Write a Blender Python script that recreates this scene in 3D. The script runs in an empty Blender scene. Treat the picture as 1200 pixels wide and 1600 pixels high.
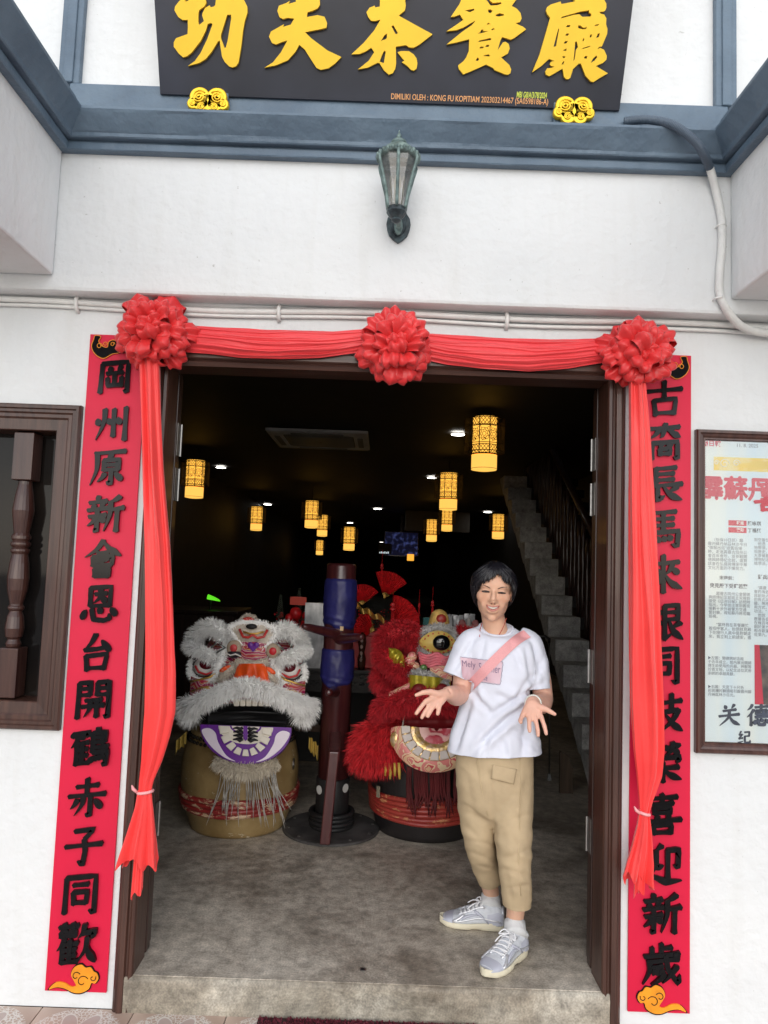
import bpy, bmesh, math, random
from math import sin, cos, pi, radians, sqrt, atan2, exp
from mathutils import Vector, Matrix, noise
random.seed(7)
scene = bpy.context.scene
# ------------------------------------------------------------------ camera
F_PX, PITCH, ROLL = 1120.0, radians(4.5), radians(2.05)
CAM = Vector((0.0, -2.70, 1.48))
_d = Vector((0, cos(PITCH), sin(PITCH))); _u0 = Vector((0, -sin(PITCH), cos(PITCH))); _r0 = Vector((1, 0, 0))
_u = _u0 * cos(ROLL) - _r0 * sin(ROLL); _r = _r0 * cos(ROLL) + _u0 * sin(ROLL)
cam_data = bpy.data.cameras.new('camera'); cam = bpy.data.objects.new('camera', cam_data)
scene.collection.objects.link(cam); scene.camera = cam
cam_data.sensor_fit = 'VERTICAL'; cam_data.sensor_height = 24.0; cam_data.lens = 24.0 * F_PX / 1600.0
cam_data.clip_start = 0.05; cam_data.clip_end = 500.0
mw = Matrix((_r, _u, -_d)).transposed().to_4x4(); mw.translation = CAM; cam.matrix_world = mw
# ------------------------------------------------------------------ light
SUN_EL, SUN_AZ = radians(28), radians(182)      # azimuth clockwise from +y (camera looks along +y)
world = bpy.data.worlds.new('World'); scene.world = world; world.use_nodes = True
wn = world.node_tree.nodes; wl = world.node_tree.links
bg = wn['Background']; sky = wn.new('ShaderNodeTexSky'); sky.sky_type = 'NISHITA'; sky.sun_disc = False
sky.sun_elevation = SUN_EL; sky.sun_rotation = SUN_AZ; sky.air_density = 1.0; sky.dust_density = 1.0; sky.ozone_density = 1.0
hs = wn.new('ShaderNodeHueSaturation'); hs.inputs['Saturation'].default_value = 0.45
wl.new(sky.outputs[0], hs.inputs['Color']); wl.new(hs.outputs[0], bg.inputs['Color']); bg.inputs['Strength'].default_value = 0.15
sd = bpy.data.lights.new('sun', 'SUN'); sun = bpy.data.objects.new('sun', sd); scene.collection.objects.link(sun)
sd.energy = 1.5; sd.angle = radians(140); sd.color = (1.0, 0.99, 0.975)
sdir = Vector((sin(SUN_AZ) * cos(SUN_EL), cos(SUN_AZ) * cos(SUN_EL), sin(SUN_EL)))
sun.rotation_euler = (-sdir).to_track_quat('-Z', 'Y').to_euler(); sun.location = (-3, -6, 8)
vs = scene.view_settings; vs.view_transform = 'Standard'; vs.look = 'None'; vs.gamma = 1.0; vs.exposure = 0.46
vs.use_curve_mapping = False
try:
    scene.cycles.use_denoising = True
    scene.cycles.max_bounces = 8; scene.cycles.diffuse_bounces = 4; scene.cycles.transparent_max_bounces = 12
    scene.cycles.sample_clamp_indirect = 6.0
except Exception: pass
# ------------------------------------------------------------------ helpers
COL = scene.collection
ORG = {}
def at(px, py, Y):
    """point of the plane y = Y seen at photograph pixel px, py (used to take real positions from the photograph)"""
    v = _d + _r * ((px - 600) / F_PX) + _u * ((800 - py) / F_PX)
    return CAM + v * ((Y - CAM.y) / v.y)
def fl(px, py, Z=0.0):
    v = _d + _r * ((px - 600) / F_PX) + _u * ((800 - py) / F_PX)
    return CAM + v * ((Z - CAM.z) / v.z)
def ns(x, y=0.0, z=0.0): return noise.noise(Vector((x, y, z)))
def lerp(a, b, t): return a + (b - a) * t
def sstep(a, b, x):
    t = max(0.0, min(1.0, (x - a) / (b - a))); return t * t * (3 - 2 * t)
def interp(tab, x):
    if x <= tab[0][0]: return tab[0][1]
    for (a, b), (c, d) in zip(tab, tab[1:]):
        if x <= c: return b + (d - b) * (x - a) / (c - a)
    return tab[-1][1]
def crom(pts, n=6, closed=False):
    P = [Vector(p) for p in pts]; out = []; N = len(P)
    rng = range(N if closed else N - 1)
    for i in rng:
        p0 = P[(i - 1) % N] if closed or i > 0 else P[0]; p1 = P[i]; p2 = P[(i + 1) % N]
        p3 = P[(i + 2) % N] if closed or i + 2 < N else P[-1]
        for k in range(n):
            t = k / n
            out.append(0.5 * ((2 * p1) + (p2 - p0) * t + (2 * p0 - 5 * p1 + 4 * p2 - p3) * t * t + (3 * p1 - p0 - 3 * p2 + p3) * t ** 3))
    if not closed: out.append(P[-1].copy())
    return out
MATS = {}
def M(name, col, rough=0.55, metal=0.0, var=0.08, scale=6.0, bump=0.0, bscale=90.0, spec=0.5, coat=0.0, col2=None, sheen=0.0, stretch=None, trans=0.0, sss=0.0, lo=0.35, hi=0.65):
    """procedural paint: base colour broken by noise, optional second colour, fine relief"""
    if name in MATS: return MATS[name]
    m = bpy.data.materials.new(name); m.use_nodes = True; nt = m.node_tree; N = nt.nodes; L = nt.links
    b = N['Principled BSDF']; b.inputs['Roughness'].default_value = rough; b.inputs['Metallic'].default_value = metal
    b.inputs['Specular IOR Level'].default_value = spec; b.inputs['Coat Weight'].default_value = coat; b.inputs['Coat Roughness'].default_value = 0.08
    b.inputs['Sheen Weight'].default_value = sheen
    if trans: b.inputs['Transmission Weight'].default_value = trans
    if sss: b.inputs['Subsurface Weight'].default_value = sss; b.inputs['Subsurface Radius'].default_value = (0.012, 0.005, 0.003); b.inputs['Subsurface Scale'].default_value = 1.0
    tc = N.new('ShaderNodeTexCoord'); src = tc.outputs['Object']
    if stretch:
        mp = N.new('ShaderNodeMapping'); mp.inputs['Scale'].default_value = stretch; L.new(src, mp.inputs[0]); src = mp.outputs[0]
    t = N.new('ShaderNodeTexNoise'); t.inputs['Scale'].default_value = scale; t.inputs['Detail'].default_value = 6; L.new(src, t.inputs['Vector'])
    r = N.new('ShaderNodeValToRGB'); r.color_ramp.elements[0].position = lo; r.color_ramp.elements[1].position = hi
    c2 = col2 if col2 else tuple(min(1, c * (1 + var)) for c in col); c1 = col if col2 else tuple(c * (1 - var) for c in col)
    r.color_ramp.elements[0].color = (*c1, 1); r.color_ramp.elements[1].color = (*c2, 1)
    L.new(t.outputs['Fac'], r.inputs[0]); L.new(r.outputs[0], b.inputs['Base Color'])
    if bump:
        t2 = N.new('ShaderNodeTexNoise'); t2.inputs['Scale'].default_value = bscale; t2.inputs['Detail'].default_value = 4; L.new(src, t2.inputs['Vector'])
        bp = N.new('ShaderNodeBump'); bp.inputs['Strength'].default_value = bump; bp.inputs['Distance'].default_value = 0.01
        L.new(t2.outputs['Fac'], bp.inputs['Height']); L.new(bp.outputs[0], b.inputs['Normal'])
    MATS[name] = m; return m
def vcol_mat(name, rough=0.5, var=0.05, scale=40, sss=0.0, spec=0.5, metal=0.0, bump=0.0, bscale=200, sheen=0.0, coat=0.0):
    """painted by a colour attribute 'Col' (for things that carry several real colours)"""
    if name in MATS: return MATS[name]
    m = bpy.data.materials.new(name); m.use_nodes = True; nt = m.node_tree; N = nt.nodes; L = nt.links; b = N['Principled BSDF']
    b.inputs['Roughness'].default_value = rough; b.inputs['Specular IOR Level'].default_value = spec; b.inputs['Metallic'].default_value = metal
    b.inputs['Sheen Weight'].default_value = sheen; b.inputs['Coat Weight'].default_value = coat
    if sss: b.inputs['Subsurface Weight'].default_value = sss; b.inputs['Subsurface Radius'].default_value = (0.010, 0.004, 0.002); b.inputs['Subsurface Scale'].default_value = 1.0
    a = N.new('ShaderNodeAttribute'); a.attribute_name = 'Col'
    t = N.new('ShaderNodeTexNoise'); t.inputs['Scale'].default_value = scale; t.inputs['Detail'].default_value = 5
    tc = N.new('ShaderNodeTexCoord'); L.new(tc.outputs['Object'], t.inputs['Vector'])
    mr = N.new('ShaderNodeMapRange'); mr.inputs[3].default_value = 1 - var; mr.inputs[4].default_value = 1 + var; mr.inputs[1].default_value = 0.3; mr.inputs[2].default_value = 0.7
    L.new(t.outputs['Fac'], mr.inputs[0])
    mx = N.new('ShaderNodeMix'); mx.data_type = 'RGBA'; mx.blend_type = 'MULTIPLY'; mx.inputs[0].default_value = 1
    L.new(a.outputs['Color'], mx.inputs[6]); L.new(mr.outputs[0], mx.inputs[7]); L.new(mx.outputs[2], b.inputs['Base Color'])
    if bump:
        t2 = N.new('ShaderNodeTexNoise'); t2.inputs['Scale'].default_value = bscale; L.new(tc.outputs['Object'], t2.inputs['Vector'])
        bp = N.new('ShaderNodeBump'); bp.inputs['Strength'].default_value = bump; bp.inputs['Distance'].default_value = 0.005
        L.new(t2.outputs['Fac'], bp.inputs['Height']); L.new(bp.outputs[0], b.inputs['Normal'])
    MATS[name] = m; return m
def emat(name, col, strength):
    if name in MATS: return MATS[name]
    m = bpy.data.materials.new(name); m.use_nodes = True; b = m.node_tree.nodes['Principled BSDF']
    b.inputs['Base Color'].default_value = (*col, 1); b.inputs['Emission Color'].default_value = (*col, 1); b.inputs['Emission Strength'].default_value = strength
    MATS[name] = m; return m
def glass(name, tint=(1, 1, 1), clear=0.9, rough=0.03):
    """thin pane: mostly see-through, mirror-like at grazing angles"""
    if name in MATS: return MATS[name]
    m = bpy.data.materials.new(name); m.use_nodes = True; nt = m.node_tree; N = nt.nodes; L = nt.links
    for n in list(N): N.remove(n)
    o = N.new('ShaderNodeOutputMaterial'); mx = N.new('ShaderNodeMixShader'); tr = N.new('ShaderNodeBsdfTransparent'); gl = N.new('ShaderNodeBsdfGlossy')
    fr = N.new('ShaderNodeFresnel'); fr.inputs[0].default_value = 1.45; tr.inputs[0].default_value = (*[c * clear for c in tint], 1); gl.inputs['Roughness'].default_value = rough
    L.new(fr.outputs[0], mx.inputs[0]); L.new(tr.outputs[0], mx.inputs[1]); L.new(gl.outputs[0], mx.inputs[2]); L.new(mx.outputs[0], o.inputs[0])
    MATS[name] = m; return m
def wood(name, c1, c2, rough=0.35, axis='z', coat=0.2, sc=1.0):
    st = {'z': (22 * sc, 22 * sc, 1.2 * sc), 'x': (1.2 * sc, 22 * sc, 22 * sc), 'y': (22 * sc, 1.2 * sc, 22 * sc)}[axis]
    return M(name, c1, rough=rough, col2=c2, scale=2.2, stretch=st, bump=0.12, bscale=5, coat=coat, spec=0.4)
class MB:
    def __init__(s): s.v = []; s.f = []; s.c = None
    def add(s, vs, fs):
        o = len(s.v); s.v += [tuple(v) for v in vs]; s.f += [tuple(i + o for i in f) for f in fs]; return s
    def box(s, x0, x1, y0, y1, z0, z1, rot=None, piv=None):
        vs = [(x0, y0, z0), (x1, y0, z0), (x1, y1, z0), (x0, y1, z0), (x0, y0, z1), (x1, y0, z1), (x1, y1, z1), (x0, y1, z1)]
        if rot is not None:
            p = Vector(piv) if piv else Vector(((x0 + x1) / 2, (y0 + y1) / 2, (z0 + z1) / 2)); vs = [tuple(rot @ (Vector(v) - p) + p) for v in vs]
        return s.add(vs, [(3, 2, 1, 0), (4, 5, 6, 7), (0, 1, 5, 4), (1, 2, 6, 5), (2, 3, 7, 6), (3, 0, 4, 7)])
    def tube(s, pts, r, n=8, cap=True, flat=None):
        P = [Vector(p) for p in pts]; R = r if isinstance(r, (list, tuple)) else [r] * len(P); vs = []
        up = None
        for i, p in enumerate(P):
            t = (P[min(i + 1, len(P) - 1)] - P[max(i - 1, 0)]).normalized()
            if up is None:
                up = Vector((0, 0, 1)) if abs(t.z) < 0.9 else Vector((1, 0, 0))
            a = t.cross(up);  a = a.normalized() if a.length > 1e-6 else Vector((1, 0, 0)); b = a.cross(t).normalized(); up = b
            fa = flat[i] if isinstance(flat, list) else (flat or 1.0)
            for k in range(n):
                w = 2 * pi * k / n; vs.append(p + (a * cos(w) + b * sin(w) * fa) * R[i])
        fs = [(i * n + k, i * n + (k + 1) % n, (i + 1) * n + (k + 1) % n, (i + 1) * n + k) for i in range(len(P) - 1) for k in range(n)]
        if cap: fs += [tuple(range(n - 1, -1, -1)), tuple((len(P) - 1) * n + k for k in range(n))]
        return s.add(vs, fs)
    def lathe(s, prof, c=(0, 0, 0), n=24, ax=None, cap=True):
        """profile [(radius, height)] turned about the vertical through c (or about axis ax)"""
        c = Vector(c); q = Vector((0, 0, 1)).rotation_difference(Vector(ax)) if ax else None; vs = []
        for (r, z) in prof:
            for k in range(n):
                p = Vector((r * cos(2 * pi * k / n), r * sin(2 * pi * k / n), z)); vs.append(c + (q @ p if q else p))
        m = len(prof)
        fs = [(i * n + k, i * n + (k + 1) % n, (i + 1) * n + (k + 1) % n, (i + 1) * n + k) for i in range(m - 1) for k in range(n)]
        if cap: fs += [tuple(range(n - 1, -1, -1)), tuple((m - 1) * n + k for k in range(n))]
        return s.add(vs, fs)
    def grid(s, fn, nu, nv, wrapu=False):
        vs = [fn(i / (nu if wrapu else nu - 1), j / (nv - 1)) for j in range(nv) for i in range(nu)]
        fs = [(j * nu + i, j * nu + (i + 1) % nu, (j + 1) * nu + (i + 1) % nu, (j + 1) * nu + i) for j in range(nv - 1) for i in range(nu if wrapu else nu - 1)]
        return s.add(vs, fs)
    def prism(s, poly, fn, d0, d1):
        """2d polygon extruded: fn(a, b, d) gives the point"""
        n = len(poly); vs = [fn(a, b, d0) for a, b in poly] + [fn(a, b, d1) for a, b in poly]
        return s.add(vs, [tuple(range(n)), tuple(range(2 * n - 1, n - 1, -1))] + [(k, n + k, n + (k + 1) % n, (k + 1) % n) for k in range(n)])
    def loft(s, rings, cap=True):
        """rings of equal length, joined"""
        n = len(rings[0]); vs = [p for r in rings for p in r]
        fs = [(i * n + k, i * n + (k + 1) % n, (i + 1) * n + (k + 1) % n, (i + 1) * n + k) for i in range(len(rings) - 1) for k in range(n)]
        if cap: fs += [tuple(range(n - 1, -1, -1)), tuple((len(rings) - 1) * n + k for k in range(n))]
        return s.add(vs, fs)
    def ball(s, c, r, nu=16, nv=10, rot=None):
        c = Vector(c); r = Vector(r) if not isinstance(r, (int, float)) else Vector((r, r, r)); prof = []
        vs = []; 
        for j in range(nv + 1):
            a = -pi / 2 + pi * j / nv
            for i in range(nu):
                w = 2 * pi * i / nu; p = Vector((r.x * cos(a) * cos(w), r.y * cos(a) * sin(w), r.z * sin(a))); vs.append(c + (rot @ p if rot else p))
        fs = [(j * nu + i, j * nu + (i + 1) % nu, (j + 1) * nu + (i + 1) % nu, (j + 1) * nu + i) for j in range(nv) for i in range(nu)]
        return s.add(vs, fs)
    def build(s, name, mat, parent=None, smooth=False, bevel=0.0, merge=False, label=None, kind=None, sub=0, org=None):
        o0 = ORG[parent.name] if parent is not None else (Vector(org) if org else Vector((0, 0, 0)))
        me = bpy.data.meshes.new(name); me.from_pydata([tuple(Vector(v) - o0) for v in s.v], [], s.f); me.update()
        if merge or True:
            bm = bmesh.new(); bm.from_mesh(me); bmesh.ops.remove_doubles(bm, verts=bm.verts, dist=1e-5) if merge else None
            bmesh.ops.recalc_face_normals(bm, faces=bm.faces); bm.to_mesh(me); bm.free()
        return put(me, name, mat, parent, smooth, bevel, label, kind, sub, o0)
def put(me, name, mat, parent=None, smooth=False, bevel=0.0, label=None, kind=None, sub=0, o0=Vector((0, 0, 0))):
    ob = bpy.data.objects.new(name, me); COL.objects.link(ob)
    if mat: me.materials.append(mat)
    if smooth: me.polygons.foreach_set('use_smooth', [True] * len(me.polygons))
    if parent is not None: ob.parent = parent; ORG[ob.name] = ORG[parent.name]
    else: ob.location = o0; ORG[ob.name] = Vector(o0)
    if bevel:
        md = ob.modifiers.new('bevel', 'BEVEL'); md.width = bevel; md.segments = 2; md.limit_method = 'ANGLE'; md.angle_limit = radians(40)
    if sub:
        md = ob.modifiers.new('sub', 'SUBSURF'); md.levels = sub; md.render_levels = sub
    if label: ob['label'] = label
    if kind: ob['kind'] = kind
    return ob
def thing(name, label, cat, loc, group=None):
    o = bpy.data.objects.new(name, None); COL.objects.link(o); o.location = loc; o.empty_display_size = 0.1
    ORG[o.name] = Vector(loc); o['label'] = label; o['category'] = cat
    if group: o['group'] = group
    return o
def tag(o, label, cat, group=None):
    o['label'] = label; o['category'] = cat
    if group: o['group'] = group
    return o
def box_obj(name, mat, parent, x0, x1, y0, y1, z0, z1, bevel=0.0, **k): return MB().box(x0, x1, y0, y1, z0, z1).build(name, mat, parent, bevel=bevel, **k)
def paint(ob, fn):
    """corner colours from a function of the local position"""
    me = ob.data; a = me.color_attributes.new('Col', 'FLOAT_COLOR', 'POINT')
    for i, v in enumerate(me.vertices):
        c = fn(v.co); a.data[i].color = (c[0], c[1], c[2], 1)
def remesh(ob, vox, smooth_it=2, fac=0.5):
    """join the overlapping solids of a mesh into one continuous skin"""
    md = ob.modifiers.new('r', 'REMESH'); md.mode = 'VOXEL'; md.voxel_size = vox; md.use_smooth_shade = True
    if smooth_it:
        ms = ob.modifiers.new('s', 'SMOOTH'); ms.iterations = smooth_it; ms.factor = fac
    dg = bpy.context.evaluated_depsgraph_get(); me = bpy.data.meshes.new_from_object(ob.evaluated_get(dg)); old = ob.data
    ob.modifiers.clear(); mats = [m for m in old.materials]; ob.data = me; me.materials.clear()
    for m in mats: me.materials.append(m)
    me.polygons.foreach_set('use_smooth', [True] * len(me.polygons)); return ob
def displace(ob, fn):
    me = ob.data; nr = [v.normal.copy() for v in me.vertices]
    for v, n in zip(me.vertices, nr): v.co += fn(v.co, n)
    me.update()
def cut(ob, co, no, sel=None):
    """trim cloth along a plane, leaving an open hem"""
    o0 = ORG[ob.name]; bm = bmesh.new(); bm.from_mesh(ob.data); fs = [f for f in bm.faces if sel is None or sel(f.calc_center_median() + o0)]
    es = {e for f in fs for e in f.edges}; vs_ = {v for f in fs for v in f.verts}
    bmesh.ops.bisect_plane(bm, geom=list(vs_) + list(es) + fs, plane_co=Vector(co) - o0, plane_no=Vector(no).normalized(), clear_outer=True); bm.to_mesh(ob.data); bm.free(); ob.data.update()
def relax(ob, wfn, it):
    """soften chosen vertices; wfn gives the weight at a world position"""
    o0 = ORG[ob.name]; me = ob.data; W = {}
    for v in me.vertices:
        w = wfn(v.co + o0)
        if w > 0.01: W[v.index] = w
    nb_ = {i: [] for i in W}
    for e in me.edges:
        a, b_ = e.vertices
        if a in nb_: nb_[a].append(b_)
        if b_ in nb_: nb_[b_].append(a)
    for _ in range(it):
        new = {}
        for i, w in W.items():
            s = Vector((0, 0, 0))
            for j in nb_[i]: s += me.vertices[j].co
            new[i] = me.vertices[i].co.lerp(s / max(1, len(nb_[i])), .6 * w)
        for i, c in new.items(): me.vertices[i].co = c
    me.update()
def px_of(p):
    q = Vector(p) - CAM; z = q.dot(_d); return 600 + F_PX * q.dot(_r) / z, 800 - F_PX * q.dot(_u) / z
def crease_fn(lines):
    """cloth folds: valley with a soft ridge beside it along each line"""
    def f(co):
        x, y = px_of(co); d = 0.0
        for (x0, y0, x1, y1, sg, dp) in lines:
            vx, vy = x1 - x0, y1 - y0; L2 = vx * vx + vy * vy; t = ((x - x0) * vx + (y - y0) * vy) / L2
            if t < -.35 or t > 1.35: continue
            e = sstep(-.3, .2, t) * (1 - sstep(.8, 1.3, t)); s_ = ((x - x0) * vy - (y - y0) * vx) / sqrt(L2)
            if abs(s_) > 5 * sg: continue
            d += dp * e * (-exp(-(s_ / sg) ** 2) + .75 * exp(-((s_ - 1.9 * sg) / (1.3 * sg)) ** 2) + .45 * exp(-((s_ + 2.0 * sg) / (1.4 * sg)) ** 2))
        return d
    return f
def text_mesh(s, size, depth=0.0, offset=0.0, align='LEFT', spacing=1.0, line=1.0, valign='TOP_BASELINE'):
    cu = bpy.data.curves.new('txt', 'FONT'); cu.body = s; cu.size = size; cu.extrude = depth; cu.offset = offset; cu.align_x = align; cu.align_y = valign; cu.space_character = spacing; cu.space_line = line
    cu.resolution_u = 3; ob = bpy.data.objects.new('txt', cu); COL.objects.link(ob)
    dg = bpy.context.evaluated_depsgraph_get(); dg.update(); me = bpy.data.meshes.new_from_object(ob.evaluated_get(dg))
    bpy.data.objects.remove(ob); bpy.data.curves.remove(cu); return me
def outline_mesh(loops, depth):
    """flat outline with holes, extruded"""
    cu = bpy.data.curves.new('o', 'CURVE'); cu.dimensions = '2D'; cu.fill_mode = 'BOTH'; cu.extrude = depth
    for lp in loops:
        sp = cu.splines.new('POLY'); sp.points.add(len(lp) - 1); sp.use_cyclic_u = True
        for p, q in zip(sp.points, lp): p.co = (q[0], q[1], 0, 1)
    ob = bpy.data.objects.new('o', cu); COL.objects.link(ob); dg = bpy.context.evaluated_depsgraph_get(); dg.update()
    me = bpy.data.meshes.new_from_object(ob.evaluated_get(dg)); bpy.data.objects.remove(ob); bpy.data.curves.remove(cu); return me
def place(me, name, mat, parent, X, Y, O, **k):
    """lay a flat mesh (x, y, height) into the plane with axes X, Y at O"""
    X = Vector(X); Y = Vector(Y); Z = X.cross(Y); O = Vector(O) - ORG[parent.name]
    for v in me.vertices: v.co = O + X * v.co.x + Y * v.co.y + Z * v.co.z
    me.materials.clear(); me.update(); return put(me, name, mat, parent, **k)
WID = {'h': (8.5, 7, 8, 10.5), 'v': (10, 9, 9, 11), 'p': (11, 9.5, 6, 1.2), 'n': (4, 8, 14, 2), 'd': (4, 11, 13, 8), 't': (11, 8, 5, 1.5), 'z': (9, 9, 8.5, 9), 'k': (9.5, 9, 9.5, 2)}
def stroke_poly(code, pts, wk):
    if code in 'zk': # keep corners: resample linearly with rounded corner
        P = []
        for a, b in zip(pts, pts[1:]):
            for t in range(5): P.append(Vector((a[0] + (b[0] - a[0]) * t / 5, a[1] + (b[1] - a[1]) * t / 5)))
        P.append(Vector(pts[-1]))
    else: P = [Vector((p.x, p.y)) for p in crom([(a, b, 0) for a, b in pts], 7)]
    w = WID[code]; n = len(P); L = []; R = []
    for i, p in enumerate(P):
        t = i / (n - 1); k = t * 3; j = min(2, int(k)); ww = lerp(w[j], w[j + 1], k - j) * 0.5 * wk
        if code == 'k': ww = (w[0] if t < .8 else lerp(w[0], 2, (t - .8) / .2)) * 0.5 * wk
        tg = (P[min(i + 1, n - 1)] - P[max(i - 1, 0)]); tg = tg.normalized() if tg.length > 0 else Vector((1, 0))
        nn = Vector((-tg.y, tg.x)); ww *= 1 + 0.10 * ns(p.x * .13, p.y * .13, len(pts)); L.append(p + nn * ww); R.append(p - nn * ww)
    t0 = (P[0] - P[1]).normalized(); t1 = (P[-1] - P[-2]).normalized(); a = 0.22 * w[0] * wk
    sk = Vector((-t0.y, t0.x))
    return [P[0] + t0 * a * 1.4 + sk * a * .9] + R + [P[-1] + t1 * 0.25 * w[3] * wk] + L[::-1]
def brush_char(txt, size, depth, wk=1.0, slant=0.05):
    """brush-written character: every stroke a raised shape of its own, joined into one mesh of this character"""
    m = MB()
    for i, st in enumerate([s for s in txt.split(';') if s.strip()]):
        st = st.strip(); code = st[0]; q = [float(x) for x in st[1:].split(',')]; pts = list(zip(q[::2], q[1::2]))
        if code == 'b':
            x0, y0, x1, y1 = q; subs = [('v', [(x0, y0), (x0 + 2, y1)]), ('z', [(x0, y0), (x1, y0 - 2), (x1 - 2, y1)]), ('h', [(x0 + 2, y1 - 3), (x1 - 2, y1 - 4)])]
        else: subs = [(code, pts)]
        for j, (c, pp) in enumerate(subs):
            pl = stroke_poly(c, pp, wk); d = depth + 0.00015 * (i * 3 + j); n = len(pl)
            pl = [((p.x - 50) / 100 * size, (50 - p.y + (p.x - 50) * slant) / 100 * size) for p in pl]
            m.add([(x, y, 0) for x, y in pl] + [(x, y, d) for x, y in pl], [tuple(range(n, 2 * n))] + [(k, (k + 1) % n, n + (k + 1) % n, n + k) for k in range(n)])
    me = bpy.data.meshes.new('char'); me.from_pydata(m.v, [], m.f); bm = bmesh.new(); bm.from_mesh(me)
    ng = [f for f in bm.faces if len(f.verts) > 4]; bmesh.ops.triangulate(bm, faces=ng); bmesh.ops.recalc_face_normals(bm, faces=bm.faces); bm.to_mesh(me); bm.free(); return me
def hairs(m, pts, length, n_seg=2, width=0.002):
    """pts: (root, direction, length factor); flat tapered strands appended to m"""
    for p, d, k in pts:
        p = Vector(p); d = Vector(d).normalized(); L = length * k; s = d.cross(Vector((random.uniform(-1, 1), random.uniform(-1, 1), random.uniform(-1, 1)))); s = s.normalized() * width if s.length > 0 else Vector((width, 0, 0))
        g = Vector((0, 0, -0.25 * L)); b = p + d * L * .55 + g * .25; e = p + d * L + g
        m.add([p - s, p + s, b + s * .7, b - s * .7, e], [(0, 1, 2, 3), (3, 2, 4)])
# ================================================================== materials of the place
WHITE = M('white_wall_paint', (0.68, 0.695, 0.70), rough=0.62, col2=(0.72, 0.73, 0.73), scale=1.7, bump=0.5, bscale=26, spec=0.3)
def plaster_wear(m):
    nt = m.node_tree; N = nt.nodes; L = nt.links; p = N['Principled BSDF']; src = p.inputs['Base Color'].links[0].from_socket; tc = N.new('ShaderNodeTexCoord')
    mp = N.new('ShaderNodeMapping'); mp.inputs['Scale'].default_value = (7, 7, .7); L.new(tc.outputs['Object'], mp.inputs[0]); t = N.new('ShaderNodeTexNoise'); t.inputs['Scale'].default_value = 2.0; t.inputs['Detail'].default_value = 8; L.new(mp.outputs[0], t.inputs['Vector'])
    r = N.new('ShaderNodeValToRGB'); r.color_ramp.elements[0].position = .52; r.color_ramp.elements[0].color = (1, 1, 1, 1); r.color_ramp.elements[1].position = .80; r.color_ramp.elements[1].color = (.95, .945, .93, 1); L.new(t.outputs['Fac'], r.inputs[0])
    s = N.new('ShaderNodeTexNoise'); s.inputs['Scale'].default_value = 55; s.inputs['Detail'].default_value = 3; L.new(tc.outputs['Object'], s.inputs['Vector']); r2 = N.new('ShaderNodeValToRGB'); r2.color_ramp.elements[0].position = .72; r2.color_ramp.elements[0].color = (1, 1, 1, 1); r2.color_ramp.elements[1].position = .78; r2.color_ramp.elements[1].color = (.72, .71, .69, 1); L.new(s.outputs['Fac'], r2.inputs[0])
    a = N.new('ShaderNodeMix'); a.data_type = 'RGBA'; a.blend_type = 'MULTIPLY'; a.inputs[0].default_value = 1; L.new(src, a.inputs[6]); L.new(r.outputs[0], a.inputs[7]); b = N.new('ShaderNodeMix'); b.data_type = 'RGBA'; b.blend_type = 'MULTIPLY'; b.inputs[0].default_value = 1; L.new(a.outputs[2], b.inputs[6]); L.new(r2.outputs[0], b.inputs[7]); L.new(b.outputs[2], p.inputs['Base Color'])
    w = N.new('ShaderNodeTexNoise'); w.inputs['Scale'].default_value = 4.5; w.inputs['Detail'].default_value = 3; L.new(tc.outputs['Object'], w.inputs['Vector']); bp = N.new('ShaderNodeBump'); bp.inputs['Strength'].default_value = .35; bp.inputs['Distance'].default_value = .03; L.new(w.outputs['Fac'], bp.inputs['Height']); old = p.inputs['Normal'].links[0].from_node; L.new(bp.outputs[0], old.inputs['Normal'])
plaster_wear(WHITE)
BLUE = M('blue_grey_paint', (0.088, 0.130, 0.180), rough=0.48, col2=(0.125, 0.178, 0.235), scale=5, bump=0.7, bscale=24, spec=0.4)
DWOOD = wood('dark_door_wood', (0.036, 0.014, 0.010), (0.075, 0.032, 0.022), 0.38, 'z')
DWOODX = wood('dark_door_wood_across', (0.036, 0.014, 0.010), (0.075, 0.032, 0.022), 0.38, 'x')
LEAFW = wood('door_leaf_wood', (0.022, 0.010, 0.008), (0.045, 0.020, 0.015), 0.35, 'z')
GOLD = M('gold_paint', (0.80, 0.52, 0.03), rough=0.28, metal=0.65, var=0.1, scale=30, spec=0.6)
YELLOW = M('yellow_gilt_letter', (0.86, 0.55, 0.035), rough=0.34, metal=0.25, var=0.03, scale=9, spec=0.5)
BLACKB = M('black_lacquer_board', (0.018, 0.021, 0.034), rough=0.32, var=0.3, scale=3, spec=0.5)
RED = M('couplet_red', (0.62, 0.006, 0.044), rough=0.45, var=0.03, scale=5, spec=0.35)
INK = M('black_gloss_letter', (0.004, 0.004, 0.005), rough=0.12, var=0.2, scale=30, spec=0.22)
STEEL = M('brushed_steel', (0.30, 0.29, 0.28), rough=0.4, metal=1.0, var=0.1, scale=60)
PIPE = M('painted_pipe', (0.74, 0.74, 0.72), rough=0.5, var=0.06, scale=14, bump=0.15, bscale=60)
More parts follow.
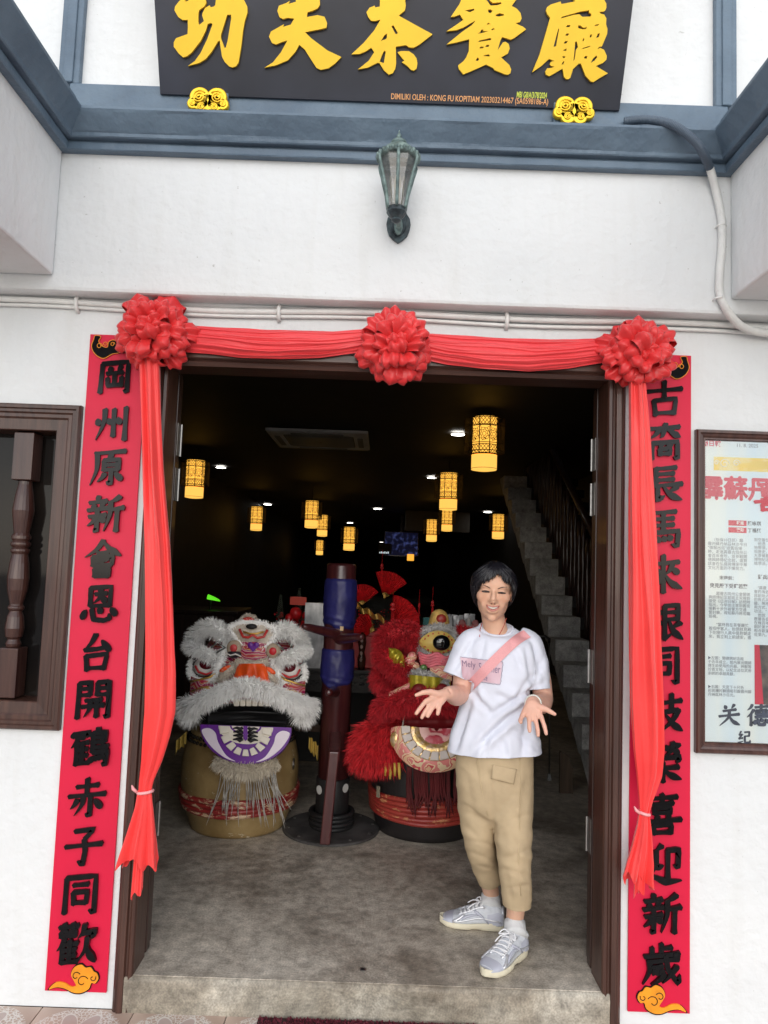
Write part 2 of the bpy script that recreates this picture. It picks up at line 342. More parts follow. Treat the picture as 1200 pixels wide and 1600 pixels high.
def concrete(name, a, b, c, rough):
    m = bpy.data.materials.new(name); m.use_nodes = True; nt = m.node_tree; N = nt.nodes; L = nt.links; p = N['Principled BSDF']
    tc = N.new('ShaderNodeTexCoord')
    t1 = N.new('ShaderNodeTexNoise'); t1.inputs['Scale'].default_value = 2.1; t1.inputs['Detail'].default_value = 9; t1.inputs['Roughness'].default_value = 0.62; t1.inputs['Distortion'].default_value = 0.6
    t2 = N.new('ShaderNodeTexNoise'); t2.inputs['Scale'].default_value = 17; t2.inputs['Detail'].default_value = 8; t2.inputs['Roughness'].default_value = 0.7
    t3 = N.new('ShaderNodeTexNoise'); t3.inputs['Scale'].default_value = 140; t3.inputs['Detail'].default_value = 3
    for t in (t1, t2, t3): L.new(tc.outputs['Object'], t.inputs['Vector'])
    r1 = N.new('ShaderNodeValToRGB'); e = r1.color_ramp.elements; e[0].position = 0.36; e[0].color = (*a, 1); e[1].position = 0.66; e[1].color = (*c, 1); q = e.new(0.5); q.color = (*b, 1)
    L.new(t1.outputs['Fac'], r1.inputs[0])
    mr = N.new('ShaderNodeMapRange'); mr.inputs[1].default_value = 0.33; mr.inputs[2].default_value = 0.66; mr.inputs[3].default_value = 0.55; mr.inputs[4].default_value = 1.25; L.new(t2.outputs['Fac'], mr.inputs[0])
    mx = N.new('ShaderNodeMix'); mx.data_type = 'RGBA'; mx.blend_type = 'MULTIPLY'; mx.inputs[0].default_value = 1; L.new(r1.outputs[0], mx.inputs[6]); L.new(mr.outputs[0], mx.inputs[7])
    m3 = N.new('ShaderNodeMapRange'); m3.inputs[1].default_value = 0.3; m3.inputs[2].default_value = 0.7; m3.inputs[3].default_value = 0.75; m3.inputs[4].default_value = 1.2; L.new(t3.outputs['Fac'], m3.inputs[0])
    mx2 = N.new('ShaderNodeMix'); mx2.data_type = 'RGBA'; mx2.blend_type = 'MULTIPLY'; mx2.inputs[0].default_value = 1; L.new(mx.outputs[2], mx2.inputs[6]); L.new(m3.outputs[0], mx2.inputs[7])
    L.new(mx2.outputs[2], p.inputs['Base Color']); p.inputs['Roughness'].default_value = rough; p.inputs['Specular IOR Level'].default_value = 0.4
    rr = N.new('ShaderNodeMapRange'); rr.inputs[3].default_value = rough - .14; rr.inputs[4].default_value = rough + .2; L.new(t1.outputs['Fac'], rr.inputs[0]); L.new(rr.outputs[0], p.inputs['Roughness'])
    bp = N.new('ShaderNodeBump'); bp.inputs['Strength'].default_value = 0.25; bp.inputs['Distance'].default_value = 0.01; L.new(t2.outputs['Fac'], bp.inputs['Height']); L.new(bp.outputs[0], p.inputs['Normal'])
    MATS[name] = m; return m
CONC = concrete('worn_cement_floor', (0.235, 0.20, 0.16), (0.43, 0.38, 0.315), (0.57, 0.515, 0.435), 0.42)
STEPC = concrete('cement_step', (0.17, 0.135, 0.10), (0.32, 0.28, 0.22), (0.46, 0.42, 0.35), 0.6)
# ================================================================== ground
Zp = -0.125
tile_m = bpy.data.materials.new('printed_flower_tile'); tile_m.use_nodes = True
nt = tile_m.node_tree; N = nt.nodes; L = nt.links; p = N['Principled BSDF']; tc = N.new('ShaderNodeTexCoord')
sx = N.new('ShaderNodeSeparateXYZ'); L.new(tc.outputs['Object'], sx.inputs[0])
def mth(op, a, b=None):
    n = N.new('ShaderNodeMath'); n.operation = op
    for i, q in enumerate((a, b)):
        if q is None: continue
        if isinstance(q, (int, float)): n.inputs[i].default_value = q
        else: L.new(q, n.inputs[i])
    return n.outputs[0]
ang = mth('ARCTAN2', sx.outputs[1], sx.outputs[0]); rad = mth('SQRT', mth('ADD', mth('MULTIPLY', sx.outputs[0], sx.outputs[0]), mth('MULTIPLY', sx.outputs[1], sx.outputs[1])))
pet = mth('ADD', 0.055, mth('MULTIPLY', 0.085, mth('ABSOLUTE', mth('SINE', mth('MULTIPLY', ang, 4.0)))))
line = mth('LESS_THAN', mth('ABSOLUTE', mth('SUBTRACT', rad, pet)), 0.0045); inside = mth('LESS_THAN', rad, pet)
vo = N.new('ShaderNodeTexVoronoi'); vo.feature = 'DISTANCE_TO_EDGE'; vo.inputs['Scale'].default_value = 75; L.new(tc.outputs['Object'], vo.inputs['Vector'])
net = mth('MULTIPLY', mth('LESS_THAN', vo.outputs['Distance'], 0.09), mth('MULTIPLY', mth('LESS_THAN', rad, 0.165), mth('SUBTRACT', 1.0, inside)))
nz = N.new('ShaderNodeTexNoise'); nz.inputs['Scale'].default_value = 5; L.new(tc.outputs['Object'], nz.inputs['Vector'])
cr = N.new('ShaderNodeValToRGB'); cr.color_ramp.elements[0].color = (0.34, 0.24, 0.19, 1); cr.color_ramp.elements[1].color = (0.50, 0.38, 0.31, 1); cr.color_ramp.elements[0].position = .35; cr.color_ramp.elements[1].position = .65
L.new(nz.outputs['Fac'], cr.inputs[0])
m1 = N.new('ShaderNodeMix'); m1.data_type = 'RGBA'; L.new(inside, m1.inputs[0]); L.new(cr.outputs[0], m1.inputs[6]); m1.inputs[7].default_value = (0.42, 0.33, 0.30, 1)
m2 = N.new('ShaderNodeMix'); m2.data_type = 'RGBA'; L.new(mth('MAXIMUM', line, net), m2.inputs[0]); L.new(m1.outputs[2], m2.inputs[6]); m2.inputs[7].default_value = (0.60, 0.56, 0.52, 1)
L.new(m2.outputs[2], p.inputs['Base Color']); p.inputs['Roughness'].default_value = 0.35
ground = MB().add([(-40, -60, Zp - .03), (40, -60, Zp - .03), (40, 0.0, Zp - .03), (-40, 0.0, Zp - .03)], [(0, 1, 2, 3)]).build('ground', M('grey_paving', (0.46, 0.45, 0.43), rough=0.8, var=0.15, bump=0.2), kind='structure')
porch = MB().box(-4.2, 4.2, -3.8, -0.001, Zp - .028, Zp - .006).build('porch_floor', M('tile_grout', (0.30, 0.26, 0.22), rough=0.8), kind='structure')
ORG['porch_floor'] = Vector((0, 0, 0))
tme = None; TS = 0.33
for j in range(8):
    for i in range(12):
        x = -1.98 + i * TS; y = -0.003 - TS / 2 - j * TS
        if tme is None:
            b = MB().box(-TS / 2 + .002, TS / 2 - .002, -TS / 2 + .002, TS / 2 - .002, -.006, 0.0); o = b.build('tile', tile_m, porch); tme = o.data; o.location = (x, y, Zp)
        else:
            o = bpy.data.objects.new('tile', tme); COL.objects.link(o); o.parent = porch; o.location = (x, y, Zp)
ifl = MB().prism([(-.8375, -.010), (.8375, -.010), (.8375, .1205), (2.6, .1205), (2.6, 40), (-2.6, 40), (-2.6, .1205), (-.8375, .1205)], lambda a, b, d: (a, b, d), -.11, 0.0).build('shop_floor', CONC, kind='structure')
# ================================================================== the building
B = thing('shophouse', 'white shophouse front with blue-grey mouldings around a wide dark doorway', 'building', (0, 0, Zp))
w = MB()
DX, DZ = 0.905, 2.30; WX0, WX1, WZ0, WZ1 = -2.34, -1.165, 0.85, 2.05; ZL = 2.476
for (x0, x1, z0, z1) in [(-6, WX0, Zp, ZL), (WX0, WX1, Zp, WZ0), (WX0, WX1, WZ1, ZL), (WX1, -DX, Zp, ZL), (-DX, DX, DZ, ZL), (DX, 6, Zp, ZL)]: w.box(x0, x1, 0, 0.12, z0, z1)
w.build('wall', WHITE, B, merge=True)
# rounded-edge lintel beam, upper wall
def rough_edge_beam(name, y0, x0, x1, z0, z1):
    nx = 90
    def prof(t):
        return [(0.12, z0), (y0 + .012, z0), (y0 + .003, z0 + .004), (y0, z0 + .014), (y0, (z0 + z1) / 2), (y0, z1), (0.12, z1)]
    def fn(u, v):
        P = prof(0); k = min(len(P) - 1, int(round(v * (len(P) - 1)))); y, z = P[k]; x = lerp(x0, x1, u); a = ns(x * 3.1, 5.2, k * .1) * .0035 if 0 < k < 4 else ns(x * 2, z * 2, 1) * .001 if k < 5 else 0
        return (x, y + a * .6, z + a * .9)
    m = MB().grid(fn, nx, 7); m.add([(x0, 0.12, z0), (x1, 0.12, z0), (x1, .12, z1), (x0, .12, z1)], [(0, 1, 2, 3)]); return m.build(name, WHITE, B, smooth=False, merge=True)
rough_edge_beam('beam', -0.08, -6, 6, ZL, 3.14)
MB().box(-6, 6, -0.100, 0.12, 3.142, 5.2).build('upper_wall', WHITE, B)
SBX = 1.272
for s in (-1, 1):
    xa, xb = sorted((s * SBX, s * (SBX + 0.42)))
    MB().box(xa, xb, -3.4, -0.0835, 2.532, 3.12).build('side_beam', WHITE, B, bevel=0.008)
# cornice of three mitred runs
PR = [(-.004, 3.012), (.030, 3.012), (.033, 3.016), (.033, 3.040), (.026, 3.044), (.026, 3.050), (.050, 3.051), (.054, 3.055), (.056, 3.066), (.060, 3.072), (.098, 3.122), (.104, 3.130), (.104, 3.139), (.098, 3.1415), (-.004, 3.1415)]
def wob(x, k): return ns(x * 5.3, k * 1.7, 3.3) * .0022
def run(P0, P1, flipn, n=60):
    m = MB()
    def fn(u, v):
        k = int(round(v * (len(PR) - 1))); o, z = PR[k]; a = P0(o); b = P1(o); p = Vector(a).lerp(Vector(b), u); e = wob(p.x + p.y * 1.3, k) if 0 < k < len(PR) - 1 else 0
        return (p.x, p.y + (e if flipn else 0), z + e)
    return m.grid(fn, n, len(PR))
fy = -0.08
run(lambda o: (-SBX + o, fy - o, 0), lambda o: (SBX - o, fy - o, 0), True).build('cornice', BLUE, B)
run(lambda o: (-SBX + o, fy - o, 0), lambda o: (-SBX + o, -3.4, 0), False).build('cornice', BLUE, B)
run(lambda o: (SBX - o, fy - o, 0), lambda o: (SBX - o, -3.4, 0), False).build('cornice', BLUE, B)
for s in (-1, 1):
    xa, xb = sorted((s * (SBX - 0.09), s * (SBX + 0.45))); MB().box(xa, xb, -3.4, -0.19, 3.143, 3.165).build('coping', BLUE, B, bevel=.004)
MB().box(-SBX + .03, SBX - .03, -0.132, -0.098, 3.1425, 3.262).build('plinth_band', BLUE, B, bevel=0.006)
for s in (-1, 1):
    xc = s * 1.243 - 0.006; b = MB().box(xc - .040, xc + .040, -.128, -.099, 3.2625, 5.0).box(xc - .018, xc + .018, -.136, -.1275, 3.2627, 4.999)
    b.build('pilaster_strip', BLUE, B, bevel=0.005)
# step, door frame
st = MB(); 
def stf(u, v):
    P = [(-.02, Zp - .004), (-.022, Zp + .02), (-.024, -.02), (-.020, -.006), (-.008, -.0015), (.05, -.003)]; k = int(round(v * 5)); y, z = P[k]; x = lerp(-.866, .866, u); e = ns(x * 6, k, 1) * .004 if k > 1 and k < 5 else 0
    return (x, y + e, z + (e * .6 if 0 < k < 4 else 0))
st.grid(stf, 80, 6); stp = st.build('door_step', STEPC, smooth=True, kind='structure')
for s in (-1, 1):
    prof = [(.838, .11), (.838, -.010), (.842, -.018), (.852, -.022), (.858, -.016), (.864, -.016), (.868, -.026), (.886, -.028), (.890, -.022), (.896, -.022), (.9045, -.014), (.9045, .11)]
    m = MB().prism([(a * s, b) for a, b in prof], lambda a, b, d: (a, b, d), Zp + .001, DZ - .07); m.build('door_jamb', DWOOD, B)
prof = [(.11, DZ - .075), (-.012, DZ - .075), (-.022, DZ - .06), (-.016, DZ - .052), (-.026, DZ - .045), (-.028, DZ - .02), (-.014, DZ - .001), (.11, DZ - .001)]
MB().prism(prof, lambda a, b, d: (d, a, b), -.904, .904).build('door_head', DWOODX, B)
# folded door leaves
for s, lb in ((-1, 'dark wooden folding door opened flat behind the left door jamb'), (1, 'dark wooden folding door opened flat behind the right door jamb')):
    d = thing('folding_door', lb, 'door', (s * .84, .14, 0.0), 'doors of the shop entrance')
    for k in range(2):
        xa, xb = sorted((s * (.836 + k * .012), s * 1.28)); lf = MB().box(xa, xb, .122 + k * .05, .166 + k * .05, .006, 2.23).build('leaf', LEAFW, d, bevel=.004)
        for (z0, z1) in ((.42, .55), (1.06, 1.19) if s > 0 else (1.0, 1.12), (1.72, 1.85), (1.90, 2.03)):
            if k == 0:
                x = s * .8355; q = MB().box(*sorted((x, x - s * .003)), .128, .160, z0, z1); 
                q.tube([(x - s * .005, .167, z0), (x - s * .005, .167, z1)], .006, 8); q.build('hinge', STEEL, lf)
# ================================================================== interior shell
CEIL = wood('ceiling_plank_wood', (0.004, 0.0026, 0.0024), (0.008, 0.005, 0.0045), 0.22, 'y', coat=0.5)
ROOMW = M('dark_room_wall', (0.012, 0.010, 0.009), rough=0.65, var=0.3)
CZ = 2.74
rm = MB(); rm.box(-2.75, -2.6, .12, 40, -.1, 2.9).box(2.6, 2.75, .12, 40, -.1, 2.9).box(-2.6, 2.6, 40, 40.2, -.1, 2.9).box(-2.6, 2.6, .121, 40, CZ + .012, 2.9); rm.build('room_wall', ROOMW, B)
nb = 52; bw = 5.2 / nb
cm_ = None
for i in range(nb):
    x = -2.6 + i * bw
    if cm_ is None:
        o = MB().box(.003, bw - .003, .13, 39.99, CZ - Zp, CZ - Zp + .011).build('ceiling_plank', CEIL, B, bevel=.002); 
        o.data.transform(Matrix.Translation((0, 0, Zp))); cm_ = o.data; o.location = (x, 0, -Zp)
        o.data.transform(Matrix.Translation((0, 0, 0)))
    else:
        o = bpy.data.objects.new('ceiling_plank', cm_); COL.objects.link(o); o.parent = B; o.location = (x, 0, -Zp)
# ================================================================== window with turned balusters
Wn = thing('baluster_window', 'dark wooden window with turned balusters in the white wall', 'window', (-1.75, 0, .85))
def rect_frame(m, x0, x1, z0, z1, prof):
    """mitred frame; profile (inset, y)"""
    C = [(x0, z0, 1, 1), (x1, z0, -1, 1), (x1, z1, -1, -1), (x0, z1, 1, -1)]
    n = len(prof); vs = []
    for (x, z, a, b) in C:
        for (i, y) in prof: vs.append((x + a * i, y, z + b * i))
    fs = [(c * n + k, c * n + k + 1, ((c + 1) % 4) * n + k + 1, ((c + 1) % 4) * n + k) for c in range(4) for k in range(n - 1)]
    return m.add(vs, fs)
rect_frame(MB(), WX0, WX1 + .005, WZ0 - .004, WZ1 + .004, [(0, .118), (0, -.022), (.006, -.028), (.016, -.028), (.02, -.02), (.03, -.02), (.036, -.012), (.048, -.012), (.055, -.004), (.095, -.002), (.098, .002), (.1, .118)]).build('frame', DWOOD, Wn)
wx0, wx1, wz0, wz1 = WX0 + .1, WX1 - .095, WZ0 + .098, WZ1 - .098
bprof = [(.0, 0), (.030, 0), (.034, .02), (.028, .035), (.026, .045), (.036, .055), (.042, .10), (.036, .16), (.026, .19), (.036, .20), (.036, .212), (.028, .22), (.030, .235), (.044, .30), (.048, .36), (.042, .44), (.034, .49), (.042, .50), (.042, .515), (.032, .52), (.044, .535), (.044, .55), (.034, .555), (.042, .57), (.042, .585), (.034, .60), (.044, .68), (.048, .72), (.040, .80), (.030, .86), (.030, .88)]
bh = wz1 - wz0
BALW = wood('baluster_wood', (0.035, 0.012, 0.010), (0.065, 0.028, 0.021), 0.3, 'z')
for xb in (-1.385, -1.645, -1.905):
    b = MB().box(xb - .038, xb + .038, .012, .088, wz0 + .002, wz0 + .185).box(xb - .038, xb + .038, .012, .088, wz1 - .185, wz1 - .002)
    sc = (bh - .37) / .88; b.lathe([(r * .82, wz0 + .185 + z * sc) for r, z in bprof], (xb, .05, 0), 20); b.build('baluster', BALW, Wn, bevel=.003)
MB().box(wx0 - .01, wx1 + .01, .098, .102, wz0 - .01, wz1 + .01).build('pane', M('dark_window_glass', (0.008, 0.007, 0.007), rough=0.05, col2=(.016, .012, .010), scale=3, spec=0.16), Wn)
# ================================================================== name board
SB = at(604, 160, -.14); TILT = radians(24)
SG = thing('sign_board', 'large black shop sign board with gilt Chinese characters above the doorway', 'sign', (-.035, -.14, 3.255))
sX = Vector((1, 0, 0)); sY = Vector((0, -sin(TILT), cos(TILT))); sZ = sX.cross(sY); SO = Vector((-.035, -.150, 3.24))
HW, HH = .868, .80
def sp(px, py):
    v = _d + _r * ((px - 600) / F_PX) + _u * ((800 - py) / F_PX); t = (SO - CAM).dot(sZ) / v.dot(sZ); q = CAM + v * t - SO; return (q.dot(sX), q.dot(sY))
def slab(name, mat, x0, x1, y0, y1, z0, z1, par, bevel=0):
    m = MB().box(x0, x1, y0, y1, z0, z1); m.v = [tuple(SO + sX * a + sY * b + sZ * c) for a, b, c in m.v]; return m.build(name, mat, par, bevel=bevel)
xl, yl = sp(250, 146); xr, yr = sp(968, 173)
slab('board', BLACKB, xl, xr, min(yl, yr), HH, -.032, 0.0, SG, .002)
CH = {
'g': [(260, 0, 1200 / 140.), [[(120, 150), (130, 100), (175, 40), (215, 5), (260, -40), (285, -30), (262, 20), (270, 40), (300, 25), (330, 0), (400, -45), (480, -60), (530, -20), (545, 50), (520, 100), (450, 150), (440, 200), (438, 300), (450, 348), (515, 296), (490, 220), (495, 190), (530, 120), (590, 85), (598, 112), (640, 105), (665, 85), (675, 0), (680, -90), (730, -100), (740, -40), (760, -20), (900, -60), (980, -30), (1050, 20), (1090, 100), (1095, 180), (1060, 290), (1035, 420), (1010, 640), (975, 850), (940, 900), (895, 915), (850, 900), (790, 840), (755, 770), (735, 640), (725, 555), (700, 570), (620, 700), (540, 800), (450, 855), (300, 895), (390, 830), (470, 720), (560, 530), (630, 335), (600, 322), (565, 335), (540, 420), (470, 560), (350, 715), (290, 765), (235, 780), (180, 730), (112, 640), (112, 580), (140, 525), (295, 470), (300, 380), (298, 280), (230, 282), (170, 240)], [(825, 212), (875, 212), (878, 260), (830, 560), (805, 650), (785, 650), (740, 520), (740, 480), (790, 320)]]],
'f': [(250, 0, 1200 / 370.), [[(597, 60), (605, 35), (640, 22), (660, 10), (652, 26), (690, 15), (697, -30), (700, -60), (735, -58), (745, -22), (790, -25), (810, 0), (812, 30), (800, 48), (775, 60), (750, 67), (745, 92), (800, 82), (835, 90), (848, 120), (845, 145), (820, 152), (737, 168), (770, 200), (850, 260), (920, 293), (890, 325), (855, 350), (815, 358), (795, 348), (770, 310), (735, 255), (708, 232), (690, 265), (650, 310), (590, 335), (532, 347), (575, 320), (615, 270), (648, 210), (620, 218), (590, 230), (570, 222), (555, 190), (565, 165), (600, 145), (630, 128), (625, 142), (665, 130), (682, 100), (650, 95), (625, 102), (608, 92)]]],
't': [(540, 0, 8.0), [[(430, -60), (430, 60), (428, 95), (370, 108), (365, 85), (300, 110), (263, 165), (280, 220), (320, 272), (370, 275), (437, 258), (360, 390), (230, 545), (75, 690), (180, 685), (260, 650), (322, 607), (358, 665), (290, 770), (155, 878), (280, 855), (400, 795), (425, 800), (480, 890), (540, 943), (590, 925), (620, 870), (632, 800), (628, 595), (755, 575), (790, 602), (850, 608), (920, 570), (1085, 440), (900, 340), (662, 208), (740, 145), (752, 80), (740, 0), (800, -40), (850, -60), (840, -100), (700, -90), (690, -140), (640, -140), (630, -85), (540, -80), (530, -130), (480, -130), (475, -75), (380, -70), (360, -40)], [(572, 338), (598, 330), (652, 420), (645, 438), (622, 435)], [(443, 523), (480, 460), (515, 430), (517, 485), (505, 500)], [(470, 665), (485, 645), (503, 655), (478, 800), (425, 780)]], [[(648, 665), (690, 650), (790, 650), (850, 690), (885, 740), (897, 800), (885, 870), (850, 893), (820, 885), (770, 835), (700, 785), (735, 772)]]],
'c': [(690, 0, 1200 / 140.), [[(265, 0), (235, 70), (120, 242), (180, 232), (240, 210), (288, 280), (180, 355), (62, 433), (200, 415), (290, 380), (452, 288), (400, 350), (270, 440), (65, 608), (200, 580), (365, 538), (360, 690), (325, 780), (290, 830), (220, 885), (225, 930), (285, 1007), (380, 970), (590, 875), (690, 925), (700, 948), (840, 1005), (880, 1012), (915, 990), (925, 940), (900, 880), (790, 780), (880, 730), (907, 660), (890, 600), (850, 572), (815, 580), (745, 685), (780, 560), (805, 508), (860, 525), (920, 545), (970, 520), (1125, 405), (1080, 370), (1000, 335), (985, 325), (1040, 310), (1065, 260), (1050, 190), (1000, 130), (930, 95), (1000, 0), (1010, -80), (900, -110), (700, -60), (635, -10), (640, 20), (680, 55), (790, 45), (795, 65), (740, 85), (650, 90), (600, 20), (530, 0), (500, -90), (400, -120), (300, -80)], [(310, 155), (430, 130), (435, 150), (375, 178)], [(612, 145), (650, 140), (678, 160), (650, 190), (625, 185)], [(712, 215), (770, 190), (828, 205), (828, 220), (770, 235), (730, 232)], [(595, 342), (620, 318), (648, 335)], [(480, 465), (515, 440), (530, 408), (560, 410), (545, 430), (625, 430), (560, 450)], [(650, 420), (685, 388), (710, 402), (680, 415)], [(485, 575), (500, 555), (645, 522), (662, 535), (650, 550)], [(497, 662), (520, 635), (562, 640), (550, 658)], [(578, 640), (600, 612), (635, 615), (620, 640)], [(545, 760), (620, 738), (642, 752), (630, 768)], [(450, 825), (475, 780), (498, 800), (485, 825)]]],
'l': [(820, 0, 1200 / 140.), [[(330, 250), (290, 200), (275, 150), (290, 110), (340, 75), (470, 35), (480, 70), (660, 35), (640, -10), (600, -60), (700, -80), (800, -40), (960, -60), (1040, 0), (1078, 60), (1080, 120), (1060, 160), (1030, 172), (985, 170), (1000, 195), (1050, 210), (1080, 260), (1075, 340), (1095, 400), (1090, 470), (1060, 540), (1020, 635), (985, 640), (960, 668), (1000, 655), (1050, 680), (1085, 760), (1080, 810), (1040, 850), (940, 895), (1100, 992), (1000, 1050), (905, 1110), (870, 1100), (800, 1020), (740, 865), (715, 862), (635, 935), (600, 1050), (575, 1070), (545, 1070), (515, 1040), (495, 930), (320, 1032), (275, 1010), (265, 970), (290, 925), (340, 922), (390, 905), (345, 895), (325, 870), (340, 840), (385, 828), (315, 800), (220, 890), (90, 980), (190, 740), (260, 500)], [(470, 262), (490, 238), (740, 168), (848, 152), (850, 185), (880, 200), (875, 235), (760, 240), (720, 205), (640, 215)], [(440, 398), (450, 400), (410, 630), (375, 640), (385, 600)], [(540, 378), (560, 350), (602, 350), (590, 375)], [(530, 488), (550, 460), (582, 462), (570, 490)], [(510, 595), (530, 565), (567, 560), (545, 595)], [(497, 688), (550, 660), (545, 695)], [(488, 775), (510, 762), (538, 772), (515, 790)], [(480, 880), (500, 838), (522, 828), (505, 870)], [(703, 355), (735, 355), (770, 385), (828, 378), (800, 405), (760, 405), (705, 390)], [(918, 362), (940, 342), (988, 338), (960, 360)], [(855, 515), (868, 475), (890, 475), (878, 515)], [(945, 520), (965, 465), (993, 460), (980, 510)], [(760, 568), (770, 530), (787, 530), (778, 560)], [(665, 570), (685, 568), (702, 640), (675, 680), (660, 800), (640, 835), (650, 740)], [(752, 660), (865, 625), (868, 635), (770, 668)], [(780, 790), (800, 758), (828, 765), (815, 800)], [(870, 855), (900, 800), (945, 755), (960, 775), (920, 825)]]]}
for k in 'gftcl':
    ox, oy, sc = CH[k][0]; me = None
    loops = []
    for grp in CH[k][1:]:
        for lp in grp: loops.append([sp(ox + a / sc, oy + b / sc) for a, b in lp])
    # keep the cut-off tops within the board
    me = outline_mesh(loops, .006); place(me, 'character', YELLOW, SG, sX, sY, SO + sZ * .0065)
a = sp(611, 158); b = sp(856, 165); wd = b[0] - a[0]
ORTX = M('orange_letter', (0.75, 0.36, 0.14), rough=0.5); GRTX = M('yellow_green_letter', (0.62, 0.70, 0.08), rough=0.5)
def fit_text(s, p0, p1, name, mat, par, O, hk=None, off=0.0):
    me = text_mesh(s, 1.0, 0.0, off); xs = [v.co.x for v in me.vertices]; ys = [v.co.y for v in me.vertices]; kx = (p1[0] - p0[0]) / (max(xs) - min(xs)); x0 = min(xs); y0 = min(ys); ky = (hk / (max(ys) - min(ys))) if hk else kx
    for v in me.vertices: v.co.x = p0[0] + (v.co.x - x0) * kx; v.co.y = p0[1] + (v.co.y - y0) * ky
    return place(me, name, mat, par, sX, sY, O)
fit_text('DIMILIKI OLEH : KONG FU KOPITIAM 202303214467 (SA0598186-A)', a, b, 'owner_line', ORTX, SG, SO + sZ * .0012, .026, .012)
a = sp(807, 152.5); b = sp(854, 154); fit_text('MBI G8/A/3/78/2024', a, b, 'licence_line', GRTX, SG, SO + sZ * .0012, .020, .02)
# cloud brackets
for (px, py, lb) in ((324, 157, 'gold cloud-scroll bracket under the left end of the black sign board'), (898, 171, 'gold cloud-scroll bracket under the right end of the black sign board')):
    c = at(px, py, -.175); T = thing('sign_bracket', lb, 'bracket', (c.x, -.16, 3.143), 'cloud brackets holding the sign board')
    MB().box(c.x - .072, c.x + .070, -.150, -.1325, 3.144, c.z + .050).build('back_plate', BLUE, T, bevel=.003)
    m = MB(); ctr = [(-.032, .014, .038), (.032, .014, .038), (-.054, -.012, .024), (.054, -.012, .024), (-.022, -.030, .028), (.022, -.030, .028), (0, -.006, .034), (-.03, -.01, .03), (.03, -.01, .03)]
    zc = c.z + .006
    for i, (dx, dz, r) in enumerate(ctr): m.lathe([(r, 0), (r, .014), (r - .003, .018), (r - .006, .019)], (c.x + dx, -.151, max(zc + dz, 3.146 + r)), 22, (0, -1, 0))
    m.build('scroll', GOLD, T, smooth=False, bevel=.002)
    sp_ = MB()
    for (dx, dz, r, sg) in ((-.033, .012, .026, 1), (.033, .012, .026, -1), (-.056, -.014, .012, 1), (.056, -.014, .012, -1), (-.024, -.03, .014, 1), (.024, -.03, .014, -1)):
        pts = []
        for t in range(26):
            a_ = t / 25 * 2.2 * 2 * pi; rr = r * (1 - .85 * t / 25); pts.append((c.x + dx + sg * rr * cos(a_ + .6), -.171, max(zc + dz, 3.146 + r) + rr * sin(a_ + .6)))
        sp_.tube(pts, .0032, 6)
    sp_.build('scroll_line', GOLD, T, smooth=True)
